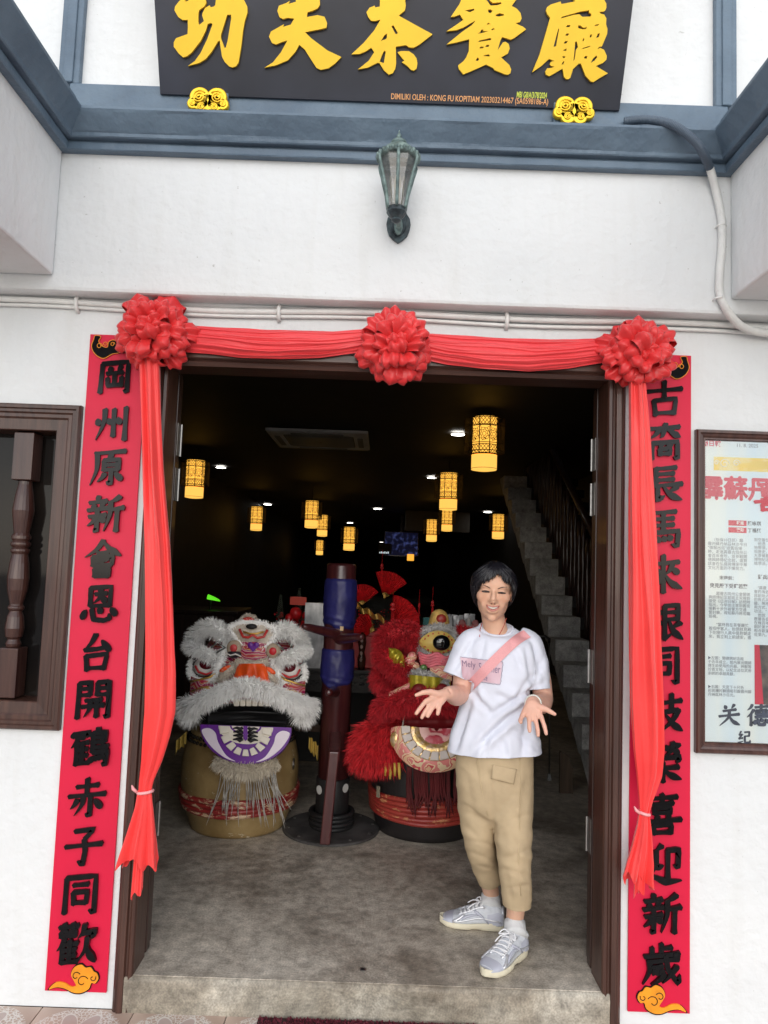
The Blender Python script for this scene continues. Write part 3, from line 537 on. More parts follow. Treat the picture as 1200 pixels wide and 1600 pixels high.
# ================================================================== couplet boards
G = {'岡': 'v18,16,15,90;k18,15,84,11,84,88,74,84;d36,24,42,34;p66,22,58,34;h30,41,72,38;z33,52,34,72,69,70;v51,42,51,70;v69,50,69,74',
'州': 'd14,38,18,54;p32,14,30,50,12,92;d42,38,48,52;v56,14,56,84;d66,36,73,52;v86,10,86,94',
'原': 'h14,14,92,9;p20,14,20,55,5,94;p58,17,52,22,46,29;v38,32,39,58;z38,32,77,30,76,56;h39,44,76,43;h39,56,76,55;k58,56,58,92,47,86;p42,66,36,76,24,86;d68,64,86,82',
'新': 'd26,5,33,14;h8,22,52,18;d17,27,22,36;p43,23,36,36;h5,41,55,36;h9,57,52,53;k30,38,30,94,22,88;p28,58,20,70,6,80;d36,58,50,70;p86,8,72,17,60,21;p63,20,62,55,48,94;h62,41,97,36;v81,40,80,95',
'會': 'p50,5,34,27,5,46;n50,7,68,27,97,44;h36,36,64,35;v26,46,28,68;z26,46,77,44,74,66;v50,46,50,66;d37,50,42,59;p63,50,58,59;h28,67,74,66;v33,75,34,95;z33,75,69,74,68,95;h34,84,68,83;h34,94,68,93',
'恩': 'v26,8,27,53;z26,8,77,6,76,54;h38,24,67,22;p52,14,50,32,35,46;d54,30,66,43;h27,53,76,51;d16,62,9,84;k32,60,38,86,64,89,78,84,75,72;d48,58,58,70;d80,58,94,77',
'台': 'p47,5,36,26,20,42;z20,43,50,41,80,36;d62,20,84,46;v25,56,30,93;z25,58,78,53,71,91;h30,87,71,86',
'開': 'v14,10,13,95;z14,10,43,8,42,40;h14,24,42,23;h14,39,42,38;v60,9,60,40;k60,9,89,7,89,93,78,87;h60,23,88,22;h60,38,88,37;h32,52,72,50;h24,67,78,63;p44,52,44,70,30,92;v61,50,61,92',
'鶴': 'd7,16,9,28;k7,20,48,15,42,27;p22,22,16,36,4,52;v18,38,18,93;d30,23,34,31;h18,42,47,38;h18,56,45,54;h18,71,45,69;h18,89,51,86;v32,39,32,88;p70,5,66,15;v58,16,58,62;z58,16,89,14,87,38;h58,27,86,26;h58,38,86,37;h58,50,96,48;k58,62,95,60,91,92,82,87;d57,72,54,86;d65,70,69,81;d74,69,78,79;d82,68,87,77',
'赤': 'h24,25,78,20;v50,5,50,44;h6,47,96,41;p42,48,40,66,22,92;k60,46,60,92,49,87;p28,56,22,66,12,76;d70,54,88,74',
'子': 'z27,15,74,10,52,33;k51,33,55,60,51,92,37,84;h6,51,96,44',
'同': 'v15,13,14,94;k15,12,86,8,86,92,72,86;h32,29,69,26;v33,45,36,73;z33,45,68,43,65,71;h36,69,65,68',
'歡': 'h5,14,52,10;v18,5,18,21;v39,4,38,20;b10,25,24,36;b32,24,46,35;p20,39,14,54,3,66;v16,51,16,95;h16,52,53,49;h16,65,49,63;h16,78,49,76;h16,93,55,90;v34,42,34,91;p68,7,64,24,53,38;k64,26,95,21,86,39;p76,36,72,64,51,94;n74,48,82,72,99,92',
'古': 'h6,31,96,25;v50,5,50,51;v23,53,28,93;z23,55,80,50,75,91;h28,87,75,86',
'裔': 'd50,3,55,12;h12,17,90,13;p38,18,28,32,12,42;p50,20,46,34,40,40;n58,19,74,30,92,40;p70,18,64,28;v19,54,18,95;k19,54,84,51,84,94,74,89;p45,55,36,66;d58,53,68,64;b38,70,65,85',
'長': 'v30,7,30,53;h30,10,82,7;h30,24,76,22;h30,39,76,37;h4,55,97,49;k34,55,34,90,52,78;p84,57,72,64,62,69;n48,54,66,76,96,90',
'馬': 'v22,8,22,60;h22,10,82,7;h22,26,76,24;h22,42,76,40;v49,9,49,58;k22,60,88,56,84,94,70,89;d17,70,9,89;d34,70,39,83;d48,69,54,81;d62,67,69,79',
'來': 'h12,25,90,20;v50,3,50,96;p28,29,24,40,10,53;d30,37,42,51;p72,27,66,40,55,51;d72,35,88,49;p48,52,34,73,6,90;n52,50,70,72,97,87',
'根': 'h5,31,46,26;v26,5,26,95;p26,34,18,52,3,67;d30,42,44,56;v54,10,54,90;z54,10,88,8,87,44;h54,26,86,25;h54,43,86,42;t51,91,72,78;p94,52,82,58,74,65;n64,46,76,72,99,93',
'枝': 'h5,31,46,26;v26,5,26,95;p26,34,18,52,3,67;d30,42,44,56;h50,25,97,20;v72,4,72,45;z54,47,89,42;p89,42,74,68,45,94;n58,54,76,76,99,93',
'榮': 'd15,11,20,23;p44,8,38,19;p30,5,26,22,10,35;d30,20,44,32;d60,11,65,23;p90,8,84,19;p76,4,72,22,57,35;d76,20,90,31;d10,39,7,53;k10,42,94,38,84,53;h12,67,90,62;v50,50,50,97;p48,66,34,82,10,94;n52,66,68,80,96,91',
'喜': 'h14,13,88,9;v50,2,50,25;h26,26,78,23;b30,34,71,49;d34,53,41,61;p67,51,60,60;h4,67,97,62;b28,75,73,95',
'迎': 'd9,10,21,23;z5,39,28,35,18,52,30,64,14,80;n6,86,30,83,60,94,99,92;p50,10,36,21;k36,21,36,63,54,56;k63,22,91,19,89,61,78,57;v64,22,64,85',
'歲': 'v50,3,50,27;h50,14,76,12;v27,11,27,28;h8,31,94,26;h16,43,92,38;p20,42,20,66,4,94;k60,30,66,62,90,93,96,74;p88,55,72,74,52,92;d80,25,92,35;h28,55,53,53;v40,54,40,71;p34,62,27,73;d46,60,54,69;p56,70,46,82,24,95'}
LEFT = [('岡', 590), ('州', 662), ('原', 731), ('新', 803), ('會', 873), ('恩', 945), ('台', 1020), ('開', 1093), ('鶴', 1167), ('赤', 1246), ('子', 1322), ('同', 1397), ('歡', 1473)]
RIGHT = [('古', 623), ('裔', 690), ('長', 757), ('馬', 826), ('來', 897), ('根', 972), ('同', 1040), ('枝', 1114), ('榮', 1190), ('喜', 1272), ('迎', 1347), ('新', 1426), ('歲', 1506)]
ORN = M('orange_ornament', (0.80, 0.29, 0.012), rough=0.35, var=0.12, scale=20)
def couplet(x0, x1, chars, lb, mirror, pxc):
    T = thing('couplet_board', lb, 'sign', ((x0 + x1) / 2, 0, -.066), 'red couplet boards beside the doorway')
    MB().box(x0, x1, -.010, -.0005, -.066, 2.335).build('board', RED, T, bevel=.001)
    xc = (x0 + x1) / 2 + (.006 if mirror else -.004)
    for ch, py in chars:
        z = at(pxc(py), py, -.012).z; me = brush_char(G[ch], .150, .008, 1.32, .06)
        for v in me.vertices: v.co.x *= .98
        place(me, 'character', INK, T, (1, 0, 0), (0, 0, 1), (xc, -.0102, z))
    # cloud at the foot
    s = -1 if mirror else 1; cx, cz = xc + s * .008, -.016; t = MB()
    body = crom([(-.098, -.042, 0), (-.075, -.018, 0), (-.045, -.018, 0), (-.02, -.03, 0), (-.002, -.026, 0), (-.012, -.008, 0), (-.022, .012, 0), (-.012, .036, 0), (.012, .046, 0), (.028, .036, 0), (.046, .038, 0), (.058, .024, 0), (.07, .018, 0), (.076, .0, 0), (.066, -.016, 0), (.052, -.016, 0), (.044, -.036, 0), (.018, -.05, 0), (-.01, -.05, 0), (-.04, -.038, 0), (-.07, -.034, 0)], 4, True)
    pl = [(p.x * s, p.y) for p in body]
    me = outline_mesh([[(cx + a * 1.06 + .0, cz + b * 1.1) for a, b in pl]], .0015); place(me, 'cloud_outline', INK, T, (1, 0, 0), (0, 0, 1), (0, -.0118, 0))
    me = outline_mesh([[(cx + a, cz + b) for a, b in pl]], .0025); cl = place(me, 'cloud', ORN, T, (1, 0, 0), (0, 0, 1), (0, -.0128, 0))
    for (ax, az, r, g) in ((-.004, .006, .016, 1), (.056, .002, .012, -1), (.02, -.012, .022, 1)):
        pts = [(cx + s * (ax + r * (1 - .7 * k / 18) * cos(g * k / 18 * 5.2 + .5)), -.0155, cz + az + r * (1 - .7 * k / 18) * sin(g * k / 18 * 5.2 + .5)) for k in range(19)]; t.tube(pts, .0016, 5)
    t.build('cloud_line', INK, T)
    # bat-shaped ornament at the head, half hidden by the rosette
    s2 = -1 if mirror else 1; bx, bz = ((x0 + .070) if not mirror else (x1 - .070)), 2.285
    bat = crom([(-.055, .03, 0), (-.05, .045, 0), (-.028, .042, 0), (-.035, .022, 0), (-.02, .004, 0), (.0, .0, 0), (.004, .02, 0), (.02, .03, 0), (.04, .026, 0), (.06, .03, 0), (.07, .0, 0), (.05, -.02, 0), (.02, -.028, 0), (-.012, -.046, 0), (-.045, -.03, 0), (-.062, .0, 0)], 4, True)
    me = outline_mesh([[(bx + s2 * p.x, bz + p.y) for p in bat]], .002); place(me, 'bat_ornament', INK, T, (1, 0, 0), (0, 0, 1), (0, -.0124, 0))
    o = MB(); o.tube([(bx + s2 * p.x * .97, -.0150, bz + p.y * .97) for p in bat] + [(bx + s2 * bat[0].x * .97, -.0150, bz + bat[0].y * .97)], .0015, 5)
    for (ax, az, r) in ((-.03, .004, .012), (-.008, .012, .009), (.02, .012, .009), (.04, .008, .008)):
        o.tube([(bx + s2 * (ax + r * (1 - .6 * k / 14) * cos(k / 14 * 7)), -.0150, bz + az + r * (1 - .6 * k / 14) * sin(k / 14 * 7)) for k in range(15)], .0013, 5)
    o.build('ornament_line', ORN, T)
couplet(-1.150, -.930, LEFT, 'tall red couplet board left of the doorway with black brush characters', False, lambda y: interp([(523, 192), (1550, 122)], y))
couplet(.934, 1.156, RIGHT, 'tall red couplet board right of the doorway, half covered by the drape', True, lambda y: 1028)
# ================================================================== framed newspaper page
PF = thing('framed_newspaper', 'wood-framed newspaper page with red headline hung right of the doorway', 'picture frame', (1.6, 0, .847))
PX0, PX1, PZ0, PZ1 = 1.172, 2.02, .848, 2.048
rect_frame(MB(), PX0, PX1, PZ0, PZ1, [(0, -.001), (0, -.022), (.004, -.028), (.012, -.028), (.016, -.022), (.024, -.020), (.030, -.014), (.036, -.014), (.040, -.005), (.040, -.001)]).build('frame', wood('frame_wood', (0.045, 0.016, 0.012), (0.085, 0.035, 0.026), 0.3, 'z'), PF)
PAPER = M('newspaper_paper', (0.66, 0.80, 0.88), rough=0.6, col2=(0.86, 0.88, 0.80), scale=1.6, stretch=(3.4, 1, .35), spec=0.3)  # bluish to yellowish bands put the pane's reflections into the paper colour
MB().box(PX0 + .038, PX1 - .038, -.0055, -.003, PZ0 + .038, PZ1 - .038).build('page', PAPER, PF)
def ptxt(s, px, py, size, mat, name, off=0.0, line=1.0, spacing=1.0):
    o = at(px, py, -.006); me = text_mesh(s, size, 0, off, line=line, spacing=spacing, valign='CENTER'); return place(me, name, mat, PF, (1, 0, 0), (0, 0, 1), (o.x, -.0062, o.z))
PINK = M('print_red', (0.62, 0.03, 0.07), rough=.6); PBLK = M('print_black', (0.05, 0.06, 0.09), rough=.6); PGRY = M('print_grey', (0.16, 0.18, 0.22), rough=.6); PYEL = M('print_yellow', (0.80, 0.60, 0.10), rough=.6); PWHT = M('print_white', (.85, .85, .82), rough=.6)
ptxt('洲日報', 1097, 693, .024, PINK, 'masthead', .0005); ptxt('11. 8. 2025', 1150, 696, .019, PGRY, 'date')
o0 = at(1114, 735, 0); MB().box(o0.x, PX1 - .05, -.0061, -.0060, o0.z, o0.z + .052).build('yellow_band', M('print_pale_yellow', (0.86, 0.64, 0.10), rough=.6, col2=(.84, .74, .36), scale=25), PF)
m = MB()
for (cx, cz, r) in ((1.285, 0.026, .020), (1.33, .03, .014), (1.255, .03, .01)): m.tube([(cx + r * (1 - .8 * k / 20) * cos(k / 20 * 9), -.0064, o0.z + cz + r * (1 - .8 * k / 20) * sin(k / 20 * 9)) for k in range(21)], .0016, 4)
m.build('band_scroll', PWHT, PF)
MB().prism([(1.37, 0), (1.375, .03), (1.40, .045), (1.44, .04), (1.47, .05), (1.5, .03), (1.49, .0), (1.46, .012), (1.42, .01)], lambda a, b, d: (a, d, o0.z + b), -.0068, -.0062).build('band_motif', PYEL, PF)
o = at(1091, 764, -.006); bmh = bmesh.new(); me = text_mesh('霹蘇丹', .094, 0, .0006, spacing=.96, valign='CENTER')
for k_, (ax_, az_) in enumerate(((0, 0), (.005, 0), (.0025, .003), (.0025, -.003))):
    m2 = me.copy(); m2.transform(Matrix.Translation((ax_, az_, .00015 * k_))); bmh.from_mesh(m2); bpy.data.meshes.remove(m2)
bmh.to_mesh(me); bmh.free(); place(me, 'headline', PINK, PF, (1, 0, 0), (0, 0, 1), (o.x, -.0062, o.z))
o1 = at(1186, 800, 0); me = brush_char(G['喜'], .12, .0004, 1.4); place(me, 'headline_brush', PINK, PF, (1, 0, 0), (0, 0, 1), (o1.x + .035, -.0064, o1.z + .06))
for (py, a, b) in ((817, '報道', '陳咏琪'), (828, '攝影', '丁福興')):
    o = at(1137, py, 0); MB().box(o.x, o.x + .068, -.0064, -.0060, o.z - .010, o.z + .010).build('credit_block', PINK, PF)
    me = text_mesh(a, .014, 0, .0004, valign='CENTER'); place(me, 'credit_tag', PWHT, PF, (1, 0, 0), (0, 0, 1), (o.x + .03, -.0066, o.z)); ptxt(b, 1168, py + 1, .017, PBLK, 'credit_name', .0003)
ptxt('　（怡保10日訊）霹\n靂州蘇丹納茲林沙今日\n"微服出巡"遊舊街場\n時，走進霹靂古岡州公\n會百年會所，並參觀關\n德興師傅紀念館，盛贊\n該會在弘揚與傳承中華\n文化方面的不懈努力。', 1106, 865, .0148, PGRY, 'text_column', 0, 1.02)
ptxt('宋瑋釗：', 1124, 903, .016, PBLK, 'subheading', .0003); ptxt('突見殿下受寵若驚', 1109, 915, .0178, PBLK, 'subheading', .0003)
ptxt('　　霹靂古岡州公會關德\n興師傅紀念館館主宋瑋釗\n接受《亞洲日報》訪問時\n指出，今早他注意到舊街\n場數十步外被警方交通\n警封鎖，得知蘇丹將蒞臨\n巡視。', 1107, 945, .0142, PGRY, 'text_column', 0, 1.0)
ptxt('　　"當時我在茶餐廳忙\n着招呼客人，抬頭就見殿\n下在隨行人員中是對朝走\n來，我立刻上前請安，邀', 1107, 985, .0145, PGRY, 'text_column', 0, 1.02)
ptxt('▶左圖：關德興紀念館\n于去年成立，館內展出關師\n傅生前使用的兵器、神獸等\n珍貴文物，以紀念這位武術\n宗師的卓越貢獻。', 1106, 1040, .0135, PGRY, 'caption', 0, 1.05)
ptxt('▶右圖：天宮下十尺色\n彩斑斕的獅頭吸引霹靂州蘇\n丹納茲林沙目光。', 1106, 1079, .0135, PGRY, 'caption', 0, 1.05)
ptxt('到空着位\n　他憑\n地帶領，\n祖歷史，\n大茶餐廳\n博物紀念\n植學派。', 1178, 862, .0145, PGRY, 'text_column', 0, 1.02); ptxt('對兵器', 1184, 902, .018, PBLK, 'subheading', .0004)
ptxt('　"霹靂\n會的海史\n自創始人\n的各式兵\n趣，殊地\n用方式，\n功法。"\n　他說\n歷層各自\n在幾百年\n剛於第九\n啦合歡業\n佐第九。', 1178, 955, .0142, PGRY, 'text_column', 0, 1.02)
o = at(1178, 1100, 0); o2 = at(1200, 1008, 0)
MB().box(o.x, PX1 - .05, -.0062, -.0058, o.z, o2.z).build('photo_print', M('print_photo_dark', (0.03, 0.03, 0.035), rough=.5, col2=(.22, .16, .13), scale=14), PF)
MB().prism([(o.x, 0), (o.x + .032, 0), (o.x + .018, o2.z - o.z), (o.x, o2.z - o.z)], lambda a, b, d: (a, d, o.z + b), -.0068, -.0063).build('photo_red', PINK, PF)
for s, px, py, sz in (('关', 1138, 1117, .085), ('德', 1182, 1117, .085), ('纪', 1161, 1151, .050)):
    g = {'关': 'd30,8,38,22;p72,5,60,22;h24,32,80,26;h6,54,94,46;p50,30,46,60,8,94;n50,52,66,76,96,92', '德': 'p28,5,20,18,6,28;p34,26,22,44,4,58;v22,44,22,94;h40,16,96,12;v66,4,66,26;h44,30,90,28;v44,30,46,46;v90,28,88,46;v58,30,58,44;v74,30,74,44;h44,46,90,44;h40,58,96,54;d40,70,36,88;k50,68,56,90,78,90,80,78;d64,64,70,76;d84,66,94,82', '纪': 'p30,8,14,34;z14,34,40,30,12,62;z12,62,42,56;t8,90,44,80;z54,16,90,12,88,44;h56,44,88,42;k56,44,56,90,94,88,94,72'}[s]
    o = at(px, py, 0); place(brush_char(g, sz, .0004, 1.35), 'calligraphy', PBLK, PF, (1, 0, 0), (0, 0, 1), (o.x, -.0062, o.z))
MB().box(PX0 + .038, PX1 - .038, -.0105, -.0085, PZ0 + .038, PZ1 - .038).build('glass', glass('frame_glass', clear=.985), PF)
# ================================================================== wall lantern
VERD = M('verdigris_metal', (0.055, 0.085, 0.085), rough=0.55, col2=(0.26, 0.36, 0.34), scale=38, bump=0.3, bscale=120, metal=0.2, lo=.3, hi=.75)
DKMET = M('dark_cast_metal', (0.018, 0.026, 0.032), rough=0.45, col2=(0.07, 0.10, 0.11), scale=30, bump=0.3, bscale=90, metal=0.3)
LX, LY = 0.006, -.225
WL = thing('wall_lantern', 'green patinated wall lantern with ribbed glass on the white lintel', 'lamp', (LX, -.08, 2.70))
zf = at(621, 203, LY).z; zr = at(620, 246, LY).z; zc = at(620, 328, LY).z
MB().lathe([(.0005, zf), (.003, zf - .004), (.002, zf - .010), (.006, zf - .016), (.010, zf - .026), (.006, zf - .034), (.008, zf - .038), (.016, zf - .042), (.026, zf - .044), (.030, zf - .052), (.026, zf - .058)], (LX, LY, 0), 18).build('finial', VERD, WL, smooth=True)
m = MB(); nR = 6
roof = [(.026, zf - .056), (.040, zf - .066), (.056, zf - .080), (.068, zf - .096), (.074, zf - .104), (.076, zf - .114), (.070, zf - .116)]
m.lathe(roof, (LX, LY, 0), 24).build('roof', VERD, WL, smooth=True)
m = MB()
for k in range(24):
    a = 2 * pi * k / 24; m.ball((LX + .075 * cos(a), LY + .075 * sin(a), zf - .106), (.0075, .0075, .010), 6, 5)
m.build('roof_beading', VERD, WL, smooth=True)
ribp = [(.074, zf - .112), (.077, zf - .122), (.074, zf - .138), (.065, zf - .165), (.056, zf - .20), (.046, zf - .235), (.037, zc + .010), (.033, zc)]
for k in range(6):
    a = 2 * pi * (k + .5) / 6 - pi / 2 - pi / 6; MB().tube([(LX + r * cos(a), LY + r * sin(a), z) for r, z in ribp], .0058, 7).build('rib', VERD, WL, smooth=True)
MB().lathe([(r - .008, z) for r, z in ribp], (LX, LY, 0), 6, cap=False).build('glass', M('smoky_lamp_glass', (0.80, 0.81, 0.78), rough=0.15, trans=0.85, col2=(.5, .5, .52), scale=9, spec=.5), WL)
MB().lathe([(.012, zc + .02), (.012, zc + .11), (.008, zc + .125)], (LX, LY, 0), 14).build('bulb', M('frosted_bulb', (.85, .82, .66), rough=.4), WL, smooth=True)
MB().lathe([(.036, zc + .004), (.034, zc - .004), (.036, zc - .012), (.026, zc - .026), (.016, zc - .034), (.018, zc - .040), (.008, zc - .048), (.0, zc - .05)], (LX, LY, 0), 12).build('cup', DKMET, WL, smooth=False)
zb = at(622, 380, -.09).z
bpz = zb + .078; sh = [(0, -.078), (.018, -.066), (.034, -.050), (.042, -.028), (.046, -.005), (.042, .018), (.030, .036), (.024, .056), (0, .066), (-.024, .056), (-.030, .036), (-.042, .018), (-.046, -.005), (-.042, -.028), (-.034, -.050), (-.018, -.066)]
bp_ = MB(); bp_.prism(sh, lambda a, b, d: (LX + .01 + a, d, bpz + b), -.0805, -.094).prism([(a * .62, b * .72) for a, b in sh], lambda a, b, d: (LX + .01 + a, d, bpz + b), -.094, -.104); bp_.build('back_plate', DKMET, WL, bevel=.003)
MB().tube(crom([(LX + .01, -.10, bpz - .02), (LX + .01, -.15, bpz - .034), (LX + .005, -.205, bpz - .012), (LX, LY, zc - .046)], 6), [.010, .011, .011, .010, .009, .009, .010, .010, .010, .009, .008, .008, .008, .008, .008, .009, .011, .012, .010][:19], 10).build('arm', VERD, WL, smooth=True)
MB().ball((LX + .01, -.106, bpz - .02), (.016, .012, .034), 12, 8).build('arm_boss', VERD, WL, smooth=True)
# ================================================================== conduits
cx0, cx1 = -2.2, 2.2
def cz_(x, k): return 2.452 - .012 * k + .004 * sin(x * 2.3 + k) + (.006 * sin(x * 5 + 2) if k == 0 else 0)
cd = thing('wall_conduit', 'pair of white painted conduits clipped under the lintel beam', 'conduit', (0, 0, 2.44))
MB().tube([(x, -.016 - .002 * sin(x * 3), cz_(x, 0)) for x in [cx0 + (cx1 - cx0) * i / 60 for i in range(61)]], .011, 10).build('pipe', PIPE, cd, smooth=True)
MB().tube([(x, -.010, cz_(x, 0) - .020 - .003 * sin(x * 1.7)) for x in [cx0 + (cx1 - cx0) * i / 60 for i in range(61)]], .0075, 8).build('pipe', PIPE, cd, smooth=True)
MB().tube([(x, -.009, cz_(x, 0) + .016 + .002 * sin(x * 2.7)) for x in [cx0 + (cx1 - cx0) * i / 60 for i in range(61)]], .0045, 6).build('cable', M('grey_cable', (.45, .45, .45), rough=.5), cd, smooth=True)
for px, py in ((120, 476), (436, 486), (792, 497)):
    x = at(px, py, -.02).x; z = cz_(x, 0); MB().tube([(x, -.001, z + .022), (x, -.018, z + .020), (x, -.031, z + .006), (x, -.030, z - .008), (x, -.022, z - .026), (x, -.002, z - .034)], .008, 8).build('clip', PIPE, cd, smooth=True)
def ribbed(path, r, pitch, name, mat, par):
    P = [p for p in crom(path, 16)]; L_ = 0; pts = []; rr = []
    for a, b in zip(P, P[1:]):
        n = max(1, int((b - a).length / (pitch / 4)))
        for k in range(n): q = a.lerp(b, k / n); pts.append(q); rr.append(r * (1 + .10 * sin(2 * pi * (L_ + (b - a).length * k / n) / pitch)))
        L_ += (b - a).length
    return MB().tube(pts, rr, 10).build(name, mat, par, smooth=True)
fc = thing('flexible_conduit', 'ribbed flexible conduit curling from the blue cornice down the white wall', 'conduit', (1.2, -.1, 2.5))
pA = [at(975, 190, -.150), at(1010, 187, -.165), at(1050, 195, -.195), at(1085, 220, -.205), at(1100, 242, -.185), at(1109, 262, -.13)]
ribbed(pA, .0155, .006, 'dark_hose', M('blue_grey_hose', (0.075, 0.105, 0.145), rough=.5), fc)
pB = [at(1109, 262, -.13), at(1118, 295, -.105), at(1127, 340, -.098), at(1128, 380, -.098), at(1125, 420, -.098), at(1124, 455, -.098), at(1133, 480, -.096), at(1150, 503, -.07), at(1170, 515, -.045), at(1200, 521, -.035), at(1240, 525, -.03)]
ribbed(pB, .0145, .006, 'white_hose', PIPE, fc)
for px, py in ((1128, 353), (1124, 467)):
    c = at(px, py, -.098); MB().tube([(c.x - .018, -.081, c.z), (c.x - .017, -.1, c.z + .001), (c.x, -.1155, c.z + .002), (c.x + .017, -.1, c.z + .001), (c.x + .018, -.081, c.z)], .0035, 6).build('saddle', PIPE, fc)
# ================================================================== red cloth over the doorway
def satin(name, a, b, rough, sheen, sss=0.0):
    m = M(name, a, rough=rough, col2=b, scale=3.5, sheen=sheen, bump=0.06, bscale=160, spec=0.45); return m
SATIN = satin('red_satin', (0.60, 0.016, 0.020), (0.70, 0.030, 0.032), 0.34, 0.15)
SWAGM = satin('red_swag_cloth', (0.70, 0.030, 0.040), (0.78, 0.048, 0.055), 0.40, 0.25)
DRAPEM = satin('coral_red_drape', (0.78, 0.028, 0.028), (0.86, 0.048, 0.044), 0.38, 0.3)
def rosette(px, py, R, lb, seed):
    rnd = random.Random(seed); c = at(px, py, -.11); T = thing('cloth_rosette', lb, 'rosette', (c.x, -.03, c.z), 'cloth rosettes over the doorway')
    MB().ball((c.x, -.075, c.z), (R * .55, .05, R * .55), 20, 12).build('core', SATIN, T, smooth=True)
    c = Vector((c.x, -.06, c.z)); big = MB(); k = 0; n = 40
    for al, cnt, hw_, rk in ((86, 12, .31, 1.0), (60, 11, .30, 1.0), (36, 8, .28, .98), (13, 4, .24, .95)):
        for i in range(cnt):
            th = 2 * pi * (i + rnd.uniform(-.28, .28)) / cnt + al; aa = radians(al + rnd.uniform(-9, 9)); rad_ = Vector((cos(th), 0, sin(th))); d = (rad_ * sin(aa) + Vector((0, -1, 0)) * cos(aa)).normalized(); t = (rad_ * -cos(aa) + Vector((0, -1, 0)) * sin(aa)); s = d.cross(t); q = Matrix.Rotation(rnd.uniform(-.55, .55), 3, d); t = q @ t; s = q @ s
            reach = R * rk * rnd.uniform(.86, 1.15); a = reach * .50; b = reach - a; w = R * rnd.uniform(.15, .25); wd = R * hw_ * rnd.uniform(.85, 1.25); ph0 = rnd.uniform(0, 9); fq = rnd.uniform(.75, 1.15)
            def fn(u, v, d=d, t=t, s=s, a=a, b=b, w=w, wd=wd, ph0=ph0, fq=fq):
                f = (v - .5) * 2 * pi * .84; e = (u - .5) * 2; tri = lambda q: abs((q % 1.0) - .5) * 4 - 1
                lift = cos(f); tip = (lift + 1) / 2; ww = wd * (.16 + .84 * tip ** .7) * (1 + .12 * ns(ph0 + v * 3, e)); pl = tri(e * fq + ph0); sg = 1 if f > 0 else -1
                p = c + d * (a + b * lift + R * .055 * pl * tip - R * .13 * e * e * tip) + t * (w * sin(f) + sg * R * .050 * pl * (1 - .3 * tip) + R * .030 * ns(e * 2.5 + ph0, v * 4, 2)) + s * (ww * e)
                return tuple(p)
            m = MB().grid(fn, 17, 19); big.add(m.v, m.f)
    o = big.build('ruffle', SATIN, T, smooth=True); return T
rosette(238, 517, .142, 'red satin ruffled rosette at the left end of the door swag', 3)
rosette(619, 540, .138, 'red satin ruffled rosette at the middle of the door swag', 11)
rosette(1000, 549, .138, 'red satin ruffled rosette at the right end of the door swag', 23)
def swag(pa, pb, top, bot, lb, seed):
    """top / bot: pixel tables of the upper and lower edge along the span"""
    def fn(u, v):
        px = lerp(pa, pb, u); zt = at(px, interp(top, px), -.07).z; zb = at(px, interp(bot, px), -.07).z; p = at(px, interp(top, px), -.07)
        belly = sin(pi * min(1, max(0, u))); vv = v + .02 * sin(u * 5 + seed) * sin(pi * v)
        wv_ = vv + .10 * ns(u * 1.6 + seed, vv * 3.2, seed) + .05 * ns(u * 4.0, vv * 7, seed + 9); q_ = 5.2 * wv_; amp_ = .55 + .9 * abs(ns(u * 2.2, vv * 4.5, seed + 2)); fold = (1.6 * (1 - abs((q_ % 1.0) * 2 - 1)) ** 1.4 - .8) * amp_ + .35 * sin(2 * pi * (12.3 * wv_ + .6 * ns(u * 3, vv * 5, seed + 4))) * (.4 + abs(ns(u * 3, vv * 6, seed)))
        y = -.035 - .040 * sin(pi * (.12 + .80 * v)) * (.55 + .45 * belly) - fold * (.0040 + .0034 * belly)
        sag = (.012 * belly * sin(pi * v)); z = lerp(zt, zb, v) - sag + ns(u * 6, v * 9, seed) * .0015
        return (p.x, y, z)
    o = MB().grid(fn, 90, 84).build('door_swag', SWAGM, smooth=True, org=(at((pa + pb) / 2, 520, -.05).x, -.05, at((pa + pb) / 2, 545, -.05).z)); tag(o, lb, 'swag', 'cloth swags over the doorway'); return o
swag(270, 580, [(270, 503), (330, 507), (420, 512), (520, 514), (580, 510)], [(270, 545), (320, 549), (380, 556), (440, 558), (500, 556), (560, 548), (580, 545)], 'gathered red cloth swag between the left and middle rosettes', 1.0)
swag(655, 965, [(655, 516), (720, 521), (800, 526), (900, 527), (965, 524)], [(655, 556), (700, 566), (760, 573), (830, 577), (890, 573), (945, 564), (965, 560)], 'gathered red cloth swag between the middle and right rosettes', 4.0)
